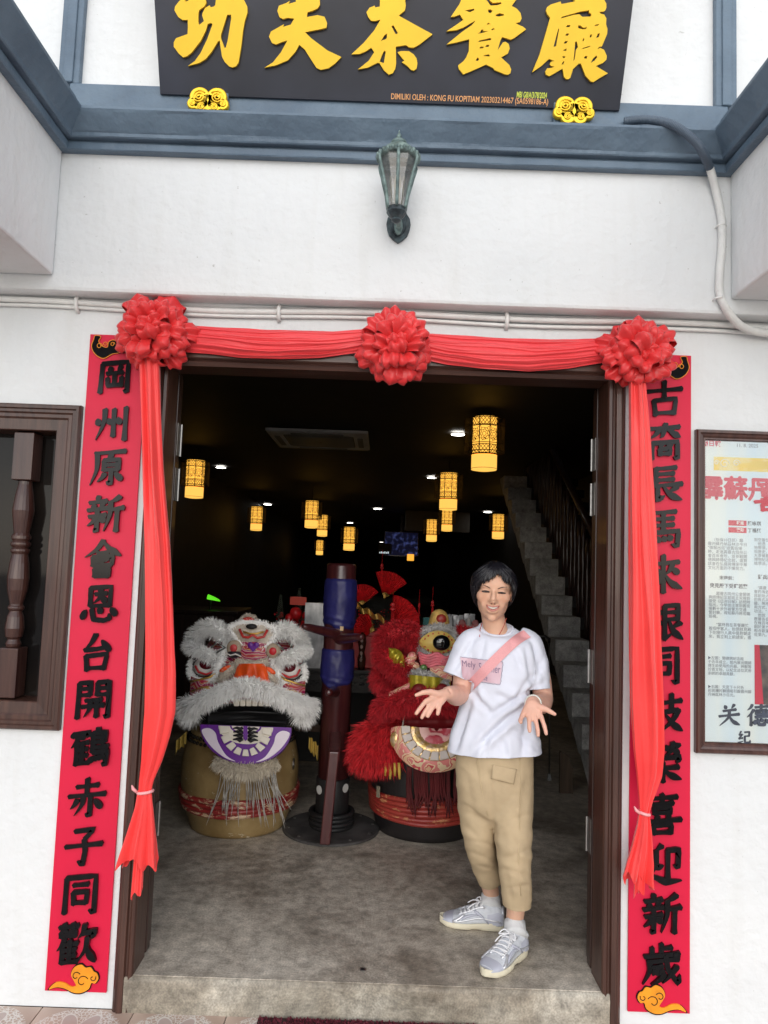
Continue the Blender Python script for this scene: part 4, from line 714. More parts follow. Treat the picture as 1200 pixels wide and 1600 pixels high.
def drape(edges, flare, tie, lb, seed, lean):
    T = thing('door_drape', lb, 'drape', (at(tie[0], tie[1], -.08).x, -.08, at(tie[0], tie[1], -.08).z - .3), 'red drapes hanging beside the doorway')
    n = 110; rings = []; steps = 90; y0, y1 = edges[0][0], edges[-1][0]; YC = -.085
    LE = [(a, b) for a, b, c in edges]; RE = [(a, c) for a, b, c in edges]
    def ring(py, l, r, depth, amp, tuck, tail=None):
        pts = []; A = at(l, py, YC); Bq = at(r, py, YC); cx = (A.x + Bq.x) / 2; w = (Bq.x - A.x) / 2; z = (A.z + Bq.z) / 2
        for k in range(n):
            th = 2 * pi * k / n; tw_ = th + .35 * ns(cos(th) * 1.3 + seed, sin(th) * 1.3, py * .003); f = (1 - 2 * abs(sin(3.0 * tw_ + seed + .5 * sin(py * .005))) ** .8) * .75 + sin(9 * tw_ + 2.1 * seed + .003 * py) * .20 + .6 * ns(cos(th) * 2.4 + seed, sin(th) * 2.4, py * .005)
            f -= .5 * max(0, sin(4 * th + seed * 1.7)) * tuck
            k_ = 1 + amp * f; x = cx + w * cos(th) * (1 + .25 * amp * f); y = YC + depth * sin(th) * k_ * (1 if sin(th) < 0 else .6); dz = tail(th) if tail else 0
            pts.append((x, min(y, -.013), z + dz))
        return pts
    for i in range(steps + 1):
        py = lerp(y0, y1, i / steps); l = interp(LE, py); r = interp(RE, py); t = sstep(y1 - 190, y1, py); rings.append(ring(py, l, r, lerp(.036, .013, t), lerp(.42, .5, t), 1 - t))
    MB().loft(rings, cap=False).build('curtain', DRAPEM, T, smooth=True)
    rings = []; fy0, fy1 = flare[0][0], flare[-1][0]; FL = [(a, b) for a, b, c in flare]; FR = [(a, c) for a, b, c in flare]
    for i in range(37):
        q = i / 36; py = lerp(fy0, fy1, q); l = interp(FL, py); r = interp(FR, py)
        def tail(th, q=q): return -(q ** 2) * (.014 * sin(2 * th + 2.2 + lean) + .012 * sin(5 * th + seed) + .008 * sin(9 * th))
        rings.append(ring(py, l, r, lerp(.014, .040, q), lerp(.4, .75, q), q, tail))
    MB().loft(rings, cap=False).build('tail', DRAPEM, T, smooth=True)
    sx_ = tie[4]; rings = []
    for i in range(31):
        q = i / 30; py = lerp(tie[1] - 2, tie[5], q); cxp = lerp(tie[0], sx_, q ** .8); hw_ = lerp(5, 8.5, q)
        rings.append([(p_[0], p_[1] - .012 * q, p_[2] + (.012 * sin(3 * k_ * 2 * pi / n + 1) + .01 * cos(k_ * 2 * pi / n)) * q * q) for k_, p_ in enumerate(ring(py, cxp - hw_, cxp + hw_, lerp(.010, .016, q), .55, q))])
    MB().loft(rings, cap=False).build('tail_strip', DRAPEM, T, smooth=True)
    c = at(tie[0], tie[1], YC); m = MB(); pts = [(c.x + tie[2] * cos(a), YC + .019 * sin(a), c.z + .004 * cos(a) * tie[3]) for a in [2 * pi * k / 24 for k in range(25)]]; m.tube(pts, .0055, 8); m.tube([(c.x - tie[2], YC - .01, c.z), (c.x - tie[2] - .014, YC - .012, c.z + .012), (c.x - tie[2] - .02, YC - .01, c.z + .024)], [.005, .006, .002], 6)
    m.build('tie', M('pink_tie_band', (.80, .35, .36), rough=.5), T, smooth=True)
drape([(560, 220, 250), (640, 222, 252), (740, 224, 257), (850, 226, 266), (950, 226, 272), (1050, 227, 276), (1110, 226, 275), (1150, 223, 266), (1190, 221, 253), (1220, 218, 240), (1240, 217, 236)],
      [(1234, 216, 237), (1260, 212, 240), (1290, 203, 243), (1330, 190, 246), (1349, 185, 248)], (227, 1237, .026, 1, 216, 1394), 'coral red drape hanging left of the doorway, tied near its end', 1.3, 0)
drape([(590, 981, 1006), (680, 981, 1015), (780, 981, 1021), (900, 982, 1027), (1020, 982, 1033), (1100, 984, 1037), (1170, 989, 1038), (1210, 994, 1034), (1250, 998, 1019), (1272, 999, 1013)],
      [(1266, 998, 1014), (1290, 994, 1016), (1320, 986, 1018), (1350, 977, 1018), (1372, 971, 1019)], (1006, 1270, .018, -1, 996, 1391), 'coral red drape hanging right of the doorway over the couplet board', 5.1, .8)
# ================================================================== door mat
mt = MB(); mx0, mx1 = -.38, .405
mt.box(mx0, mx1, -.55, -.028, Zp + .0005, Zp + .006); T = thing('door_mat', 'maroon looped door mat lying in front of the cement step', 'mat', (0, -.3, Zp)); mt.build('backing', M('mat_backing', (.03, .008, .01), rough=.9), T)
lp = MB(); rnd = random.Random(5)
for i in range(9000):
    x = rnd.uniform(mx0 + .002, mx1 - .002); y = rnd.uniform(-.30, -.03) if i % 3 else rnd.uniform(-.54, -.03); a = rnd.uniform(0, 6.28); r = .0035; h = rnd.uniform(.004, .009)
    lp.add([(x - r * cos(a), y - r * sin(a), Zp + .006), (x + r * cos(a), y + r * sin(a), Zp + .006), (x + r * .6 * cos(a + .7), y + r * .6 * sin(a + .7), Zp + .006 + h), (x - r * .6 * cos(a - .7), y - r * .6 * sin(a - .7), Zp + .006 + h)], [(0, 1, 2, 3)])
lp.build('loops', M('maroon_mat_loop', (.13, .014, .028), rough=.8, var=.4, scale=300), T, kind='stuff')

bo = fl(567, 1515); T = thing('floor_bolt_socket', 'small dark bolt socket set in the cement floor near the step', 'bolt socket', (bo.x, bo.y, 0)); MB().lathe([(.012, .0005), (.012, .0025), (.008, .003)], (bo.x, bo.y, 0), 18, cap=False).build('ring', STEEL, T); MB().lathe([(.008, .0015), (.0005, .0012)], (bo.x, bo.y, 0), 18, cap=False).build('hole', M('socket_black', (.01, .01, .01), rough=.8), T)
# ================================================================== stairs
STC = concrete('stair_cement', (0.30, 0.295, 0.28), (0.40, 0.39, 0.375), (0.50, 0.49, 0.47), 0.7)
ST = thing('staircase', 'folded cement staircase climbing away along the right wall of the shop', 'staircase', (1.5, 2.4, 0))
RUN, RISE, SX0 = .262, .166, 1.405
d0, z0_ = 2.03, .30
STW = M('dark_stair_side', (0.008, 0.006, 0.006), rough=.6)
for i in range(15):
    y = d0 + i * RUN; z = z0_ + i * RISE
    if z > 2.66: break
    o = MB().prism([(y, z - RISE + .004), (y + .004, z - .002), (y + .008, z), (y + RUN + .03, z), (y + RUN + .03, z - .05), (y + .075, z - RISE - .05), (y + .01, z - RISE - .035)], lambda a, b, d: (d, a, b), SX0, SX0 + .27).build('step', STC, ST, bevel=.004)
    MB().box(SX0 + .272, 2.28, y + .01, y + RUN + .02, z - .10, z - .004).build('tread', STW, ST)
    for k in range(2):
        bx = SX0 + .30; by = y + .06 + k * .13; MB().lathe([(.018, z - .004), (.018, z + .12), (.026, z + .2), (.016, z + .32), (.026, z + .5), (.014, z + .62), (.02, z + .66), (.018, z + .82)], (bx, by, 0), 8).build('baluster', LEAFW, ST, smooth=True)
MB().tube([(SX0 + .30, d0, z0_ + .84), (SX0 + .30, d0 + 13 * RUN, z0_ + .84 + 13 * RISE)], .032, 10).build('handrail', LEAFW, ST, smooth=True)
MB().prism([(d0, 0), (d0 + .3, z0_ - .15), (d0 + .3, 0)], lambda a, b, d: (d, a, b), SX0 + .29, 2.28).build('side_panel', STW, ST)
bxp = fl(872, 1248); bb = thing('plywood_board', 'small brown plywood board leaning under the cement stairs', 'board', (1.28, 2.3, 0))
MB().prism([(at(873, 1168, 2.35).x, .0), (at(873, 1168, 2.35).x + .09, .0), (at(873, 1168, 2.35).x + .085, .17), (at(873, 1168, 2.35).x + .055, .25), (at(873, 1168, 2.35).x, .28)], lambda a, b, d: (a, d, b), 2.30, 2.33).build('panel', wood('plywood', (.05, .032, .02), (.09, .06, .04), .6, 'z'), bb)
ca = at(858, 1005, 2.6); cb = at(859, 1187, 2.6)
cn = thing('walking_cane', 'thin grey metal cane standing behind the woman', 'cane', (cb.x, 2.6, 0)); MB().tube([(cb.x, 2.6, cb.z - .13), (ca.x, 2.6, ca.z)], .006, 8).build('shaft', STEEL, cn, smooth=True); MB().lathe([(.014, cb.z - .145), (.014, cb.z - .12), (.008, cb.z - .10)], (cb.x, 2.6, 0), 10).build('ferrule', M('grey_rubber', (.25, .25, .25), rough=.7), cn)
MB().tube([(ca.x, 2.6, ca.z), (ca.x, 2.6, ca.z + .03), (ca.x - .03, 2.6, ca.z + .05), (ca.x - .09, 2.6, ca.z + .045)], .010, 8).build('handle', M('black_plastic', (.01, .01, .01), rough=.4), cn, smooth=True)
# ================================================================== lanterns
LGLOW = emat('lantern_glow', (1.0, 0.50, 0.07), 1.0); LGLOW2 = emat('lantern_lower_glow', (1.0, 0.55, 0.10), 0.85)
LDARK = M('lantern_fretwork', (0.020, 0.007, 0.005), rough=.45, var=.2)
def lantern_meshes():
    lat = MB(); R = .105; H0, H1 = .12, .42; ang = lambda k: 2 * pi * k / 48
    for z in (H0, H0 + .006, H0 + .075, H1 - .075, H1): lat.tube([(R * cos(ang(k)), R * sin(ang(k)), z) for k in range(49)], .0032, 5, cap=False)
    for zz in (H0 + .006, H1 - .072):
        for s in (1, -1):
            for k in range(24):
                a0 = 2 * pi * k / 24; lat.tube([(R * cos(a0 + s * t * 2 * pi / 12 / 4), R * sin(a0 + s * t * 2 * pi / 12 / 4), zz + .068 * t / 4) for t in range(5)], .0022, 4, cap=False)
    for k in range(8):
        a0 = 2 * pi * k / 8 + .25
        lat.tube([(R * cos(a0), R * sin(a0), H0), (R * cos(a0), R * sin(a0), H1)], .0042, 5, cap=False)
        for fl_ in range(3):       # peony: nested petals and leaves
            for pt in range(7):
                rr = .012 + .011 * fl_; b0 = pt * 2 * pi / 7 + fl_ * .5; pts = []
                for t in range(7):
                    th = b0 + (t / 6 - .5) * 1.25; r_ = rr * (1 + .30 * sin(pi * t / 6)); aa = a0 + .36 + r_ * cos(th) / R; pts.append((R * cos(aa), R * sin(aa), H0 + .155 + r_ * sin(th) * 1.15))
                lat.tube(pts, .0019, 4, cap=False)
        for (du, dv, l, q) in ((.20, .10, .035, .6), (.50, .11, .03, 2.4), (.55, .19, .028, .9), (.15, .20, .03, 2.2)):
            pts = [(R * cos(a0 + du + l * t / 5 * cos(q) / R), R * sin(a0 + du + l * t / 5 * cos(q) / R), H0 + dv + l * t / 5 * sin(q) + .006 * sin(pi * t / 5)) for t in range(6)]; lat.tube(pts, .0019, 4, cap=False)
    cage = MB(); R2 = .158
    for z in (H0 + .02, H0 + .08, H1 - .08, H1 - .02): cage.tube([(R2 * cos(ang(k)), R2 * sin(ang(k)), z) for k in range(49)], .003, 4, cap=False)
    for k in range(48):
        a0 = ang(k); side = abs(cos(a0)) > .72
        if side: cage.tube([(R2 * cos(a0), R2 * sin(a0), H0 + .02), (R2 * cos(a0 + .1), R2 * sin(a0 + .1), H1 - .02)], .0018, 4, cap=False); cage.tube([(R2 * cos(a0), R2 * sin(a0), H0 + .02), (R2 * cos(a0 - .1), R2 * sin(a0 - .1), H1 - .02)], .0018, 4, cap=False)
    for k in range(4):
        a0 = pi / 4 + k * pi / 2
        for z in (H0 + .02, H1 - .02): cage.tube([(R * cos(a0), R * sin(a0), z), (R2 * cos(a0), R2 * sin(a0), z)], .003, 4)
    up = MB().lathe([(.099, H0 - .002), (.099, H1)], n=32, cap=False); lo = MB().lathe([(.0, -.004), (.06, -.003), (.099, .004), (.1, .01), (.1, H0 - .004)], n=32, cap=False)
    ring = MB(); ring.tube([(.1 * cos(ang(k)), .1 * sin(ang(k)), .012) for k in range(49)], .0018, 4, cap=False)
    cap_ = MB().lathe([(.105, H1), (.09, H1 + .012), (.02, H1 + .022), (.006, H1 + .026), (.006, H1 + .03)], n=20)
    return lat, cage, up, lo, ring, cap_
LM = lantern_meshes(); lproto = None
LPOS = [(303, 721, 778, 'pendant lantern nearest the left door jamb'), (400, 793, 829, 'small pendant lantern between the left jamb lantern and the dummy'), (486, 784, 825, 'pendant lantern, front one of the overlapping pair left of the dummy'), (503, 806, 838, 'pendant lantern, rear one of the overlapping pair left of the dummy'), (545, 825, 860, 'small pendant lantern straight above the wooden dummy'), (756, 654, 735, 'largest pendant lantern, high above the woman'),
        (700, 741, 797, 'middle-sized pendant lantern below and left of the largest one'), (698, 796, 830, 'pendant lantern hidden partly behind the middle-sized one'), (674, 813, 846, 'small pendant lantern left of the woman, right of the television'), (778, 805, 842, 'pendant lantern beside the top of the cement stairs'), (499, 845, 867, 'tiny farthest pendant lantern low above the dummy')]
for px, p0_, p1_, lb in LPOS:
    h = (p1_ - p0_); dep = .405 * F_PX / h; c = at(px, p1_, CAM.y + dep)
    T = thing('pendant_lantern', 'glowing yellow ' + lb, 'lantern', (c.x, c.y, c.z), 'pendant lanterns in the shop')
    if lproto is None:
        ORG[T.name] = Vector((0, 0, 0)); lproto = []
        for m, nm, mt_ in ((LM[2], 'shade', LGLOW), (LM[3], 'lower_shade', LGLOW2), (LM[0], 'fretwork', LDARK), (LM[1], 'outer_fretwork', LDARK), (LM[4], 'rim', LDARK), (LM[5], 'cap', LDARK)):
            o = m.build(nm, mt_, T, smooth=nm in ('shade', 'lower_shade')); lproto.append(o.data)
    else:
        for me, nm in zip(lproto, ('shade', 'lower_shade', 'fretwork', 'outer_fretwork', 'rim', 'cap')): o = bpy.data.objects.new(nm, me); COL.objects.link(o); o.parent = T
    o = bpy.data.objects.new('cord', None) if False else None
    ORG[T.name] = Vector((c.x, c.y, c.z)); zt = min(CZ - .002, max(c.z + .5, CZ - .002)); MB().tube([(c.x, c.y, c.z + .445), (c.x, c.y, zt)], .004, 6).build('cord', LDARK, T)
# ================================================================== recessed ceiling lights
DL = emat('downlight_glow', (1.0, 0.96, 0.88), 10.0); DLR = M('downlight_rim', (.35, .35, .34), rough=.4)
for px, py, lb in ((345, 730, 'beside the left jamb lantern'), (418, 788, 'right of the second lantern from the left'), (716, 678, 'left of the largest lantern'), (675, 746, 'left of the middle-sized lantern'), (590, 795, 'above the blue television'), (762, 800, 'left of the lantern by the stairs'), (547, 817, 'above the lantern over the dummy'), (596, 847, 'just left of the television'), (687, 850, 'below the row of right-hand lanterns'), (506, 843, 'above the farthest lantern')):
    c = fl(px, py, CZ - .001)
    if c.y > 38: c.x *= 38 / c.y; c.y = 38
    T = thing('downlight', 'small round recessed ceiling light ' + lb, 'ceiling light', (c.x, c.y, CZ - .004), 'recessed ceiling lights'); r = .075 if c.y < 12 else .1
    MB().lathe([(r, CZ - .001), (r, CZ - .006), (r * .86, CZ - .008)], (c.x, c.y, 0), 20, cap=False).build('rim', DLR, T); MB().lathe([(r * .86, CZ - .0075), (.001, CZ - .0095)], (c.x, c.y, 0), 20, cap=False).build('lens', DL, T)
# ================================================================== ceiling air conditioner
a = fl(413, 672, CZ - .03); b = fl(575, 679, CZ - .03); yy = (a.y + b.y) / 2; x0, x1 = a.x, b.x; dp = (x1 - x0)
AC = thing('ceiling_air_conditioner', 'square white cassette air conditioner set in the dark ceiling', 'air conditioner', ((x0 + x1) / 2, yy, CZ - .03)); ACM = M('off_white_plastic', (.75, .75, .74), rough=.45); ACD = M('grille_grey', (.26, .26, .26), rough=.5)
f = MB(); xc, yc, hw = (x0 + x1) / 2, yy + dp / 2, dp / 2
def sq(h, z, k=.12):
    pts = []
    for (sx_, sy_) in ((1, 1), (-1, 1), (-1, -1), (1, -1)):
        for t in range(4):
            w_ = (t / 3) * pi / 2; base = {(1, 1): 0, (-1, 1): pi / 2, (-1, -1): pi, (1, -1): 3 * pi / 2}[(sx_, sy_)]; pts.append((xc + sx_ * h * (1 - k) + h * k * cos(base + w_), yc + sy_ * h * (1 - k) + h * k * sin(base + w_), z))
    return pts
f.loft([sq(hw, CZ - .001, .04), sq(hw, CZ - .022, .04), sq(hw * .97, CZ - .030, .05), sq(hw * .72, CZ - .034, .2), sq(hw * .70, CZ - .028, .2)], cap=False).build('panel', ACM, AC)
MB().loft([sq(hw * .69, CZ - .028, .2), sq(hw * .60, CZ - .040, .25), sq(hw * .56, CZ - .043, .25), sq(.01, CZ - .043, .25)], cap=False).build('intake_grille', ACD, AC)
for (ax, ay) in ((1, 0), (-1, 0), (0, 1), (0, -1)):
    l_, s_ = hw * .52, hw * .055; cx_, cy_ = xc + ax * hw * .83, yc + ay * hw * .83; MB().box(cx_ - (s_ if ax else l_), cx_ + (s_ if ax else l_), cy_ - (l_ if ax else s_), cy_ + (l_ if ax else s_), CZ - .040, CZ - .031).build('louvre', ACD, AC, bevel=.003)
# ================================================================== far end: television, beam, sign, green lit sign
tvm = bpy.data.materials.new('television_picture'); tvm.use_nodes = True; nt = tvm.node_tree; N = nt.nodes; L = nt.links; p = N['Principled BSDF']; t = N.new('ShaderNodeTexNoise'); t.inputs['Scale'].default_value = 9; t.inputs['Detail'].default_value = 8
tc = N.new('ShaderNodeTexCoord'); L.new(tc.outputs['Object'], t.inputs['Vector']); r = N.new('ShaderNodeValToRGB'); r.color_ramp.elements[0].position = .5; r.color_ramp.elements[0].color = (.004, .006, .03, 1); r.color_ramp.elements[1].position = .75; r.color_ramp.elements[1].color = (.12, .16, .5, 1)
L.new(t.outputs['Fac'], r.inputs[0]); L.new(r.outputs[0], p.inputs['Emission Color']); p.inputs['Emission Strength'].default_value = .3; p.inputs['Base Color'].default_value = (0.01, .01, .02, 1)
a = at(601, 867, 14.0); b = at(653, 833, 14.0); tv = thing('television', 'wall television showing a dark blue starry picture at the back', 'television', ((a.x + b.x) / 2, 14, a.z)); MB().box(a.x, b.x, 14.0, 14.06, a.z, b.z).build('screen', tvm, tv); MB().box(a.x - .02, b.x + .02, 14.005, 14.08, a.z - .02, b.z + .02).build('bezel', LEAFW, tv); MB().box((a.x + b.x) / 2 - .03, (a.x + b.x) / 2 + .03, 14.01, 14.05, b.z, CZ).build('ceiling_pole', LEAFW, tv)
a = at(633, 828, 12.5); b = at(735, 815, 12.5); bmx = box_obj('ceiling_beam', M('grey_beam', (.10, .095, .09), rough=.7), None, a.x, b.x, 12.6, 12.9, a.z, CZ - .002, org=(0, 12.6, 2.2)); tag(bmx, 'pale boxed beam hanging below the ceiling behind the lanterns', 'beam')
a = at(636, 876, 13.0); b = at(647, 866, 13.0); o = box_obj('amber_lamp', emat('small_orange_glow', (1, .45, .05), .8), None, a.x, b.x, 13, 13.05, a.z, b.z, bevel=.01, org=(a.x, 13, a.z)); tag(o, 'tiny amber lamp glowing under the television', 'lamp')
a = at(591, 866, 12.0); sg = thing('lit_sign', 'small dim sign with pale lettering left of the television', 'sign', (a.x, 12, a.z)); bq = at(612, 857, 12); MB().box(a.x, bq.x, 12.0, 12.03, a.z, bq.z + .1).build('panel', STW, sg)
for k in range(6): MB().box(a.x + .02 + k * .034, a.x + .044 + k * .034, 11.995, 11.9995, a.z + .02, a.z + .05 + .01 * (k % 2)).build('letter_mark', emat('pale_letter_glow', (.6, .7, .75), .6), sg)
a = at(322, 937, 5.0); T = thing('green_lit_sign', 'lime green lit sign with a curved glowing face on the dark counter', 'lamp', (a.x + .05, 5.0, a.z - .06)); m = MB()  # green lit sign, modelled as a curved glowing shade on a stem
m.grid(lambda u, v: (a.x + .02 + .13 * u, 5.0 + .05 * cos(pi * v) * (1 - .4 * u), a.z - .012 + .05 * sin(pi * v) * (1 - u) ** .5 + .02 * (1 - u)), 12, 12).build('shade', emat('green_glow', (.12, .75, .02), .75), T, smooth=True); MB().tube([(a.x + .05, 5.0, a.z - .10), (a.x + .05, 5.0, a.z)], .012, 8).build('stem', STW, T)
ct = thing('counter', 'dark wooden counter along the left side of the shop', 'counter', (-1.7, 5, 0)); MB().box(-2.55, a.x + .35, 4.8, 5.5, .002, a.z - .14).build('body', LEAFW, ct, bevel=.01); MB().box(-2.58, a.x + .4, 4.75, 5.55, a.z - .138, a.z - .10).build('top', LEAFW, ct, bevel=.008)
# ================================================================== altar table and what stands on it
BLKW = M('black_carved_wood', (.010, .008, .008), rough=.35, var=.3, bump=.2, bscale=50)
TY, TZ = 2.38, .765
TB = thing('altar_table', 'black carved altar table with a brown stretcher behind the wooden dummy', 'table', (.1, TY + .25, 0)); MB().box(-1.05, 1.15, TY, TY + .5, TZ - .03, TZ).build('top', BLKW, TB, bevel=.006)
ap = MB(); rnd = random.Random(2); ap.box(-1.0, 1.1, TY + .03, TY + .045, TZ - .16, TZ - .032)
for i in range(90):
    x = rnd.uniform(-.98, 1.08); z = TZ - .05 - rnd.random() * .10; r_ = rnd.uniform(.012, .03); ap.tube([(x + r_ * (1 - .7 * k / 10) * cos(k * .6), TY + .026, z + r_ * (1 - .7 * k / 10) * sin(k * .6)) for k in range(11)], .005, 5)
ap.build('carved_apron', BLKW, TB, smooth=False)
for x in (-.98, 1.03):
    for y in (TY + .03, TY + .40): MB().box(x, x + .06, y, y + .06, .001, TZ - .031).build('leg', BLKW, TB, bevel=.004)
MB().box(-.92, 1.03, TY + .035, TY + .075, .325, .375).build('stretcher', wood('stretcher_wood', (.06, .03, .016), (.11, .06, .035), .5, 'x'), TB, bevel=.003)
MB().box(-.97, 1.08, TY + .46, TY + .48, .01, TZ - .04).build('back_panel', STW, TB)
CRED = M('gift_red', (.50, .010, .014), rough=.35, var=.15); CRED2 = M('ornament_red', (.66, .016, .020), rough=.4, var=.25, scale=40); GLDP = M('ornament_gold', (.65, .40, .10), rough=.35, metal=.6)
a = at(546, 1047, TY + .1); b = at(593, 988, TY + .1); T = thing('red_gift_box', 'plain red gift box on the altar table beside the dummy', 'box', ((a.x + b.x) / 2, TY + .17, TZ)); MB().box(a.x, b.x, TY + .1, TY + .26, TZ + .001, b.z - .03).build('body', CRED, T, bevel=.004); MB().box(a.x - .003, b.x + .003, TY + .097, TY + .263, b.z - .029, b.z).build('lid', CRED, T, bevel=.004)
a = at(566, 1005, TY + .04); T = thing('gourd_ornament', 'small brown carved gourd ornament in front of the red gift box', 'ornament', (a.x, TY + .05, TZ)); MB().lathe([(.02, TZ + .001), (.028, TZ + .03), (.03, TZ + .08), (.018, TZ + .12), (.024, TZ + .15), (.03, TZ + .19), (.022, TZ + .24), (.006, TZ + .26)], (a.x, TY + .05, 0), 14).build('body', M('brown_glaze', (.06, .02, .012), rough=.2, coat=.4), T, smooth=True)
for k in range(4): MB().ball((a.x - .004, TY + .022, TZ + .07 + .045 * k), (.010, .006, .014), 8, 6).build('carving', M('pale_carving', (.45, .30, .26), rough=.4), T, smooth=True)
a = at(473, 1015, TY - .02); b = at(507, 943, TY - .02); T = thing('silver_plaque', 'mottled silver plaque leaning on the altar table left of the dummy', 'plaque', ((a.x + b.x) / 2, TY + .02, TZ)); MB().box(a.x, b.x + .03, TY + .02, TY + .03, TZ + .001, b.z).build('plate', M('mottled_silver', (.35, .36, .38), rough=.3, metal=.3, col2=(.72, .73, .75), scale=16, stretch=(1, 1, .5)), T)
def fan(c, R, a0, a1, tilt, lb, n=26):
    T = thing('paper_fan', lb, 'fan', (c.x, c.y, max(TZ, c.z - .05)), 'red paper fans on the altar table'); m = MB(); vs = []; 
    for i in range(n + 1):
        a = lerp(a0, a1, i / n); dy = .010 * (i % 2)
        for r_ in (R * .22, R): vs.append((c.x + r_ * cos(a), c.y - dy - tilt * r_, c.z + r_ * sin(a)))
    m.add(vs, [(2 * i, 2 * i + 1, 2 * i + 3, 2 * i + 2) for i in range(n)]).build('leaf', CRED2, T)
    s = MB(); 
    for i in range(0, n + 1, 4): a = lerp(a0, a1, i / n); s.tube([(c.x, c.y + .006, c.z), (c.x + R * .5 * cos(a), c.y + .005 - tilt * R * .5, c.z + R * .5 * sin(a))], .003, 5)
    s.build('stick', GLDP, T); return T
fan(at(600, 935, TY + .2), .20, radians(35), radians(110), .1, 'opened red paper fan standing highest behind the dummy')
fan(at(610, 975, TY + .12), .21, radians(-20), radians(85), .15, 'largest opened red paper fan facing the woman')
fan(at(566, 945, TY + .2), .15, radians(40), radians(150), .1, 'red paper fan half hidden by the blue pad of the dummy')
fan(at(585, 985, TY + .08), .15, radians(110), radians(215), .1, 'red paper fan folded low above the red gift box')
def twigs(c, n, R, lb, ballr, seed, ncol):
    rnd = random.Random(seed); T = thing('flower_arrangement', lb, 'flowers', (c.x, c.y, TZ), 'red flower arrangements on the altar table'); tw = MB(); bl = MB()
    MB().lathe([(.03, TZ + .001), (.05, TZ + .05), (.045, TZ + .12), (.028, TZ + .16)], (c.x, c.y, 0), 14).build('vase', CRED, T, smooth=True)
    for i in range(n):
        a = rnd.uniform(-1.3, 1.3); l_ = R * rnd.uniform(.5, 1.1); e = Vector((c.x + l_ * sin(a), c.y + rnd.uniform(-.08, .08), TZ + .15 + l_ * cos(a))); s_ = Vector((c.x, c.y, TZ + .14)); mid = s_.lerp(e, .5) + Vector((rnd.uniform(-.03, .03), 0, .02)); P = crom([s_, mid, e], 5); tw.tube(P, [.0025] * len(P), 4)
        for k in range(6): q = P[rnd.randrange(3, len(P))] + Vector((rnd.uniform(-.02, .02), rnd.uniform(-.02, .02), rnd.uniform(-.02, .02))); bl.ball(q, ballr * rnd.uniform(.5, 1.4), 7, 5)
    tw.build('twig', M('dark_twig', (.05, .015, .012), rough=.7), T); bl.build('berry', CRED2, T, smooth=True, kind='stuff'); return T
T = twigs(at(468, 975, TY + .2), 34, .24, 'spray of red berries and twigs on the altar table above the white lion', .010, 3, 0)
for k, (px, py, r_) in enumerate(((462, 958, .045), (452, 965, .03), (478, 962, .03))): c = at(px, py, TY + .12); MB().ball(c, r_, 14, 10).build('bauble', CRED2, T, smooth=True)
m = MB()
for px, py in ((467, 945), (438, 955)):
    c = at(px, py, TY + .15)
    for k in range(12):
        for s in (-1, 1): m.tube([(c.x, c.y, c.z - .05 + k * .014), (c.x + s * .028 * (1 - k / 15), c.y - .01, c.z - .035 + k * .014)], .0025, 4)
m.build('fern_leaf', M('grey_green_fern', (.10, .12, .09), rough=.6), T)
a = at(453, 945, TY + .1); b = at(479, 933, TY + .1); o = box_obj('red_packet', M('orange_red_paper', (.72, .045, .015), rough=.5), None, a.x, b.x, TY + .10, TY + .104, a.z, b.z, org=(a.x, TY + .1, a.z)); tag(o, 'bright orange-red paper packet in the red berry spray', 'packet')
twigs(at(604, 985, TY + .25), 30, .30, 'spray of red twigs rising between the red paper fans', .007, 9, 0)
T = thing('gold_ribbon', 'crumpled gold ribbon curling under the red paper fans', 'ribbon', (at(575, 965, TY + .05).x, TY + .05, TZ + .3)); c = at(572, 962, TY + .04); MB().grid(lambda u, v: (c.x - .09 + .22 * u, TY + .04 + .02 * sin(u * 14 + v), c.z + .05 - .10 * u + .04 * v + .01 * sin(u * 17)), 40, 6).build('band', GLDP, T, smooth=True)
def tassel(px, py0, py1, Y, lb, knot=True):
    c = at(px, py0, Y); e = at(px, py1, Y); T = thing('hanging_tassel', lb, 'tassel', (c.x, Y, e.z), 'red hanging tassels'); h = c.z - e.z
    MB().tube([(c.x, Y, c.z + .10), (c.x, Y, c.z)], .0018, 4).build('cord', CRED2, T); k_ = MB(); k_.ball((c.x, Y, c.z - h * .12), (h * .10, h * .05, h * .10), 10, 6); k_.ball((c.x, Y, c.z - h * .28), (h * .12, h * .05, h * .07), 10, 6); k_.build('knot', M('bright_tassel_red', (.62, .02, .025), rough=.5), T, smooth=True)
    f_ = MB()
    for i in range(22): a_ = i * 2.4; r0 = h * .04 * sqrt(i / 22); r1 = h * .085 * sqrt(i / 22); f_.tube([(c.x + r0 * cos(a_), Y + r0 * sin(a_), c.z - h * .34), (c.x + r1 * cos(a_), Y + r1 * sin(a_), e.z)], .0022, 4)
    f_.build('fringe', MATS['bright_tassel_red'], T)
tassel(614, 940, 983, TY - .05, 'long red tassel with a knot hanging before the red fans')
tassel(676, 938, 966, TY + .3, 'thin red tassel hanging left of the woman, above the teal book'); tassel(655, 942, 962, TY + .3, 'short red ornament with tassel hanging between the fans and the woman'); tassel(597, 880, 906, TY + .4, 'small dark red ornament hanging above the highest fan')
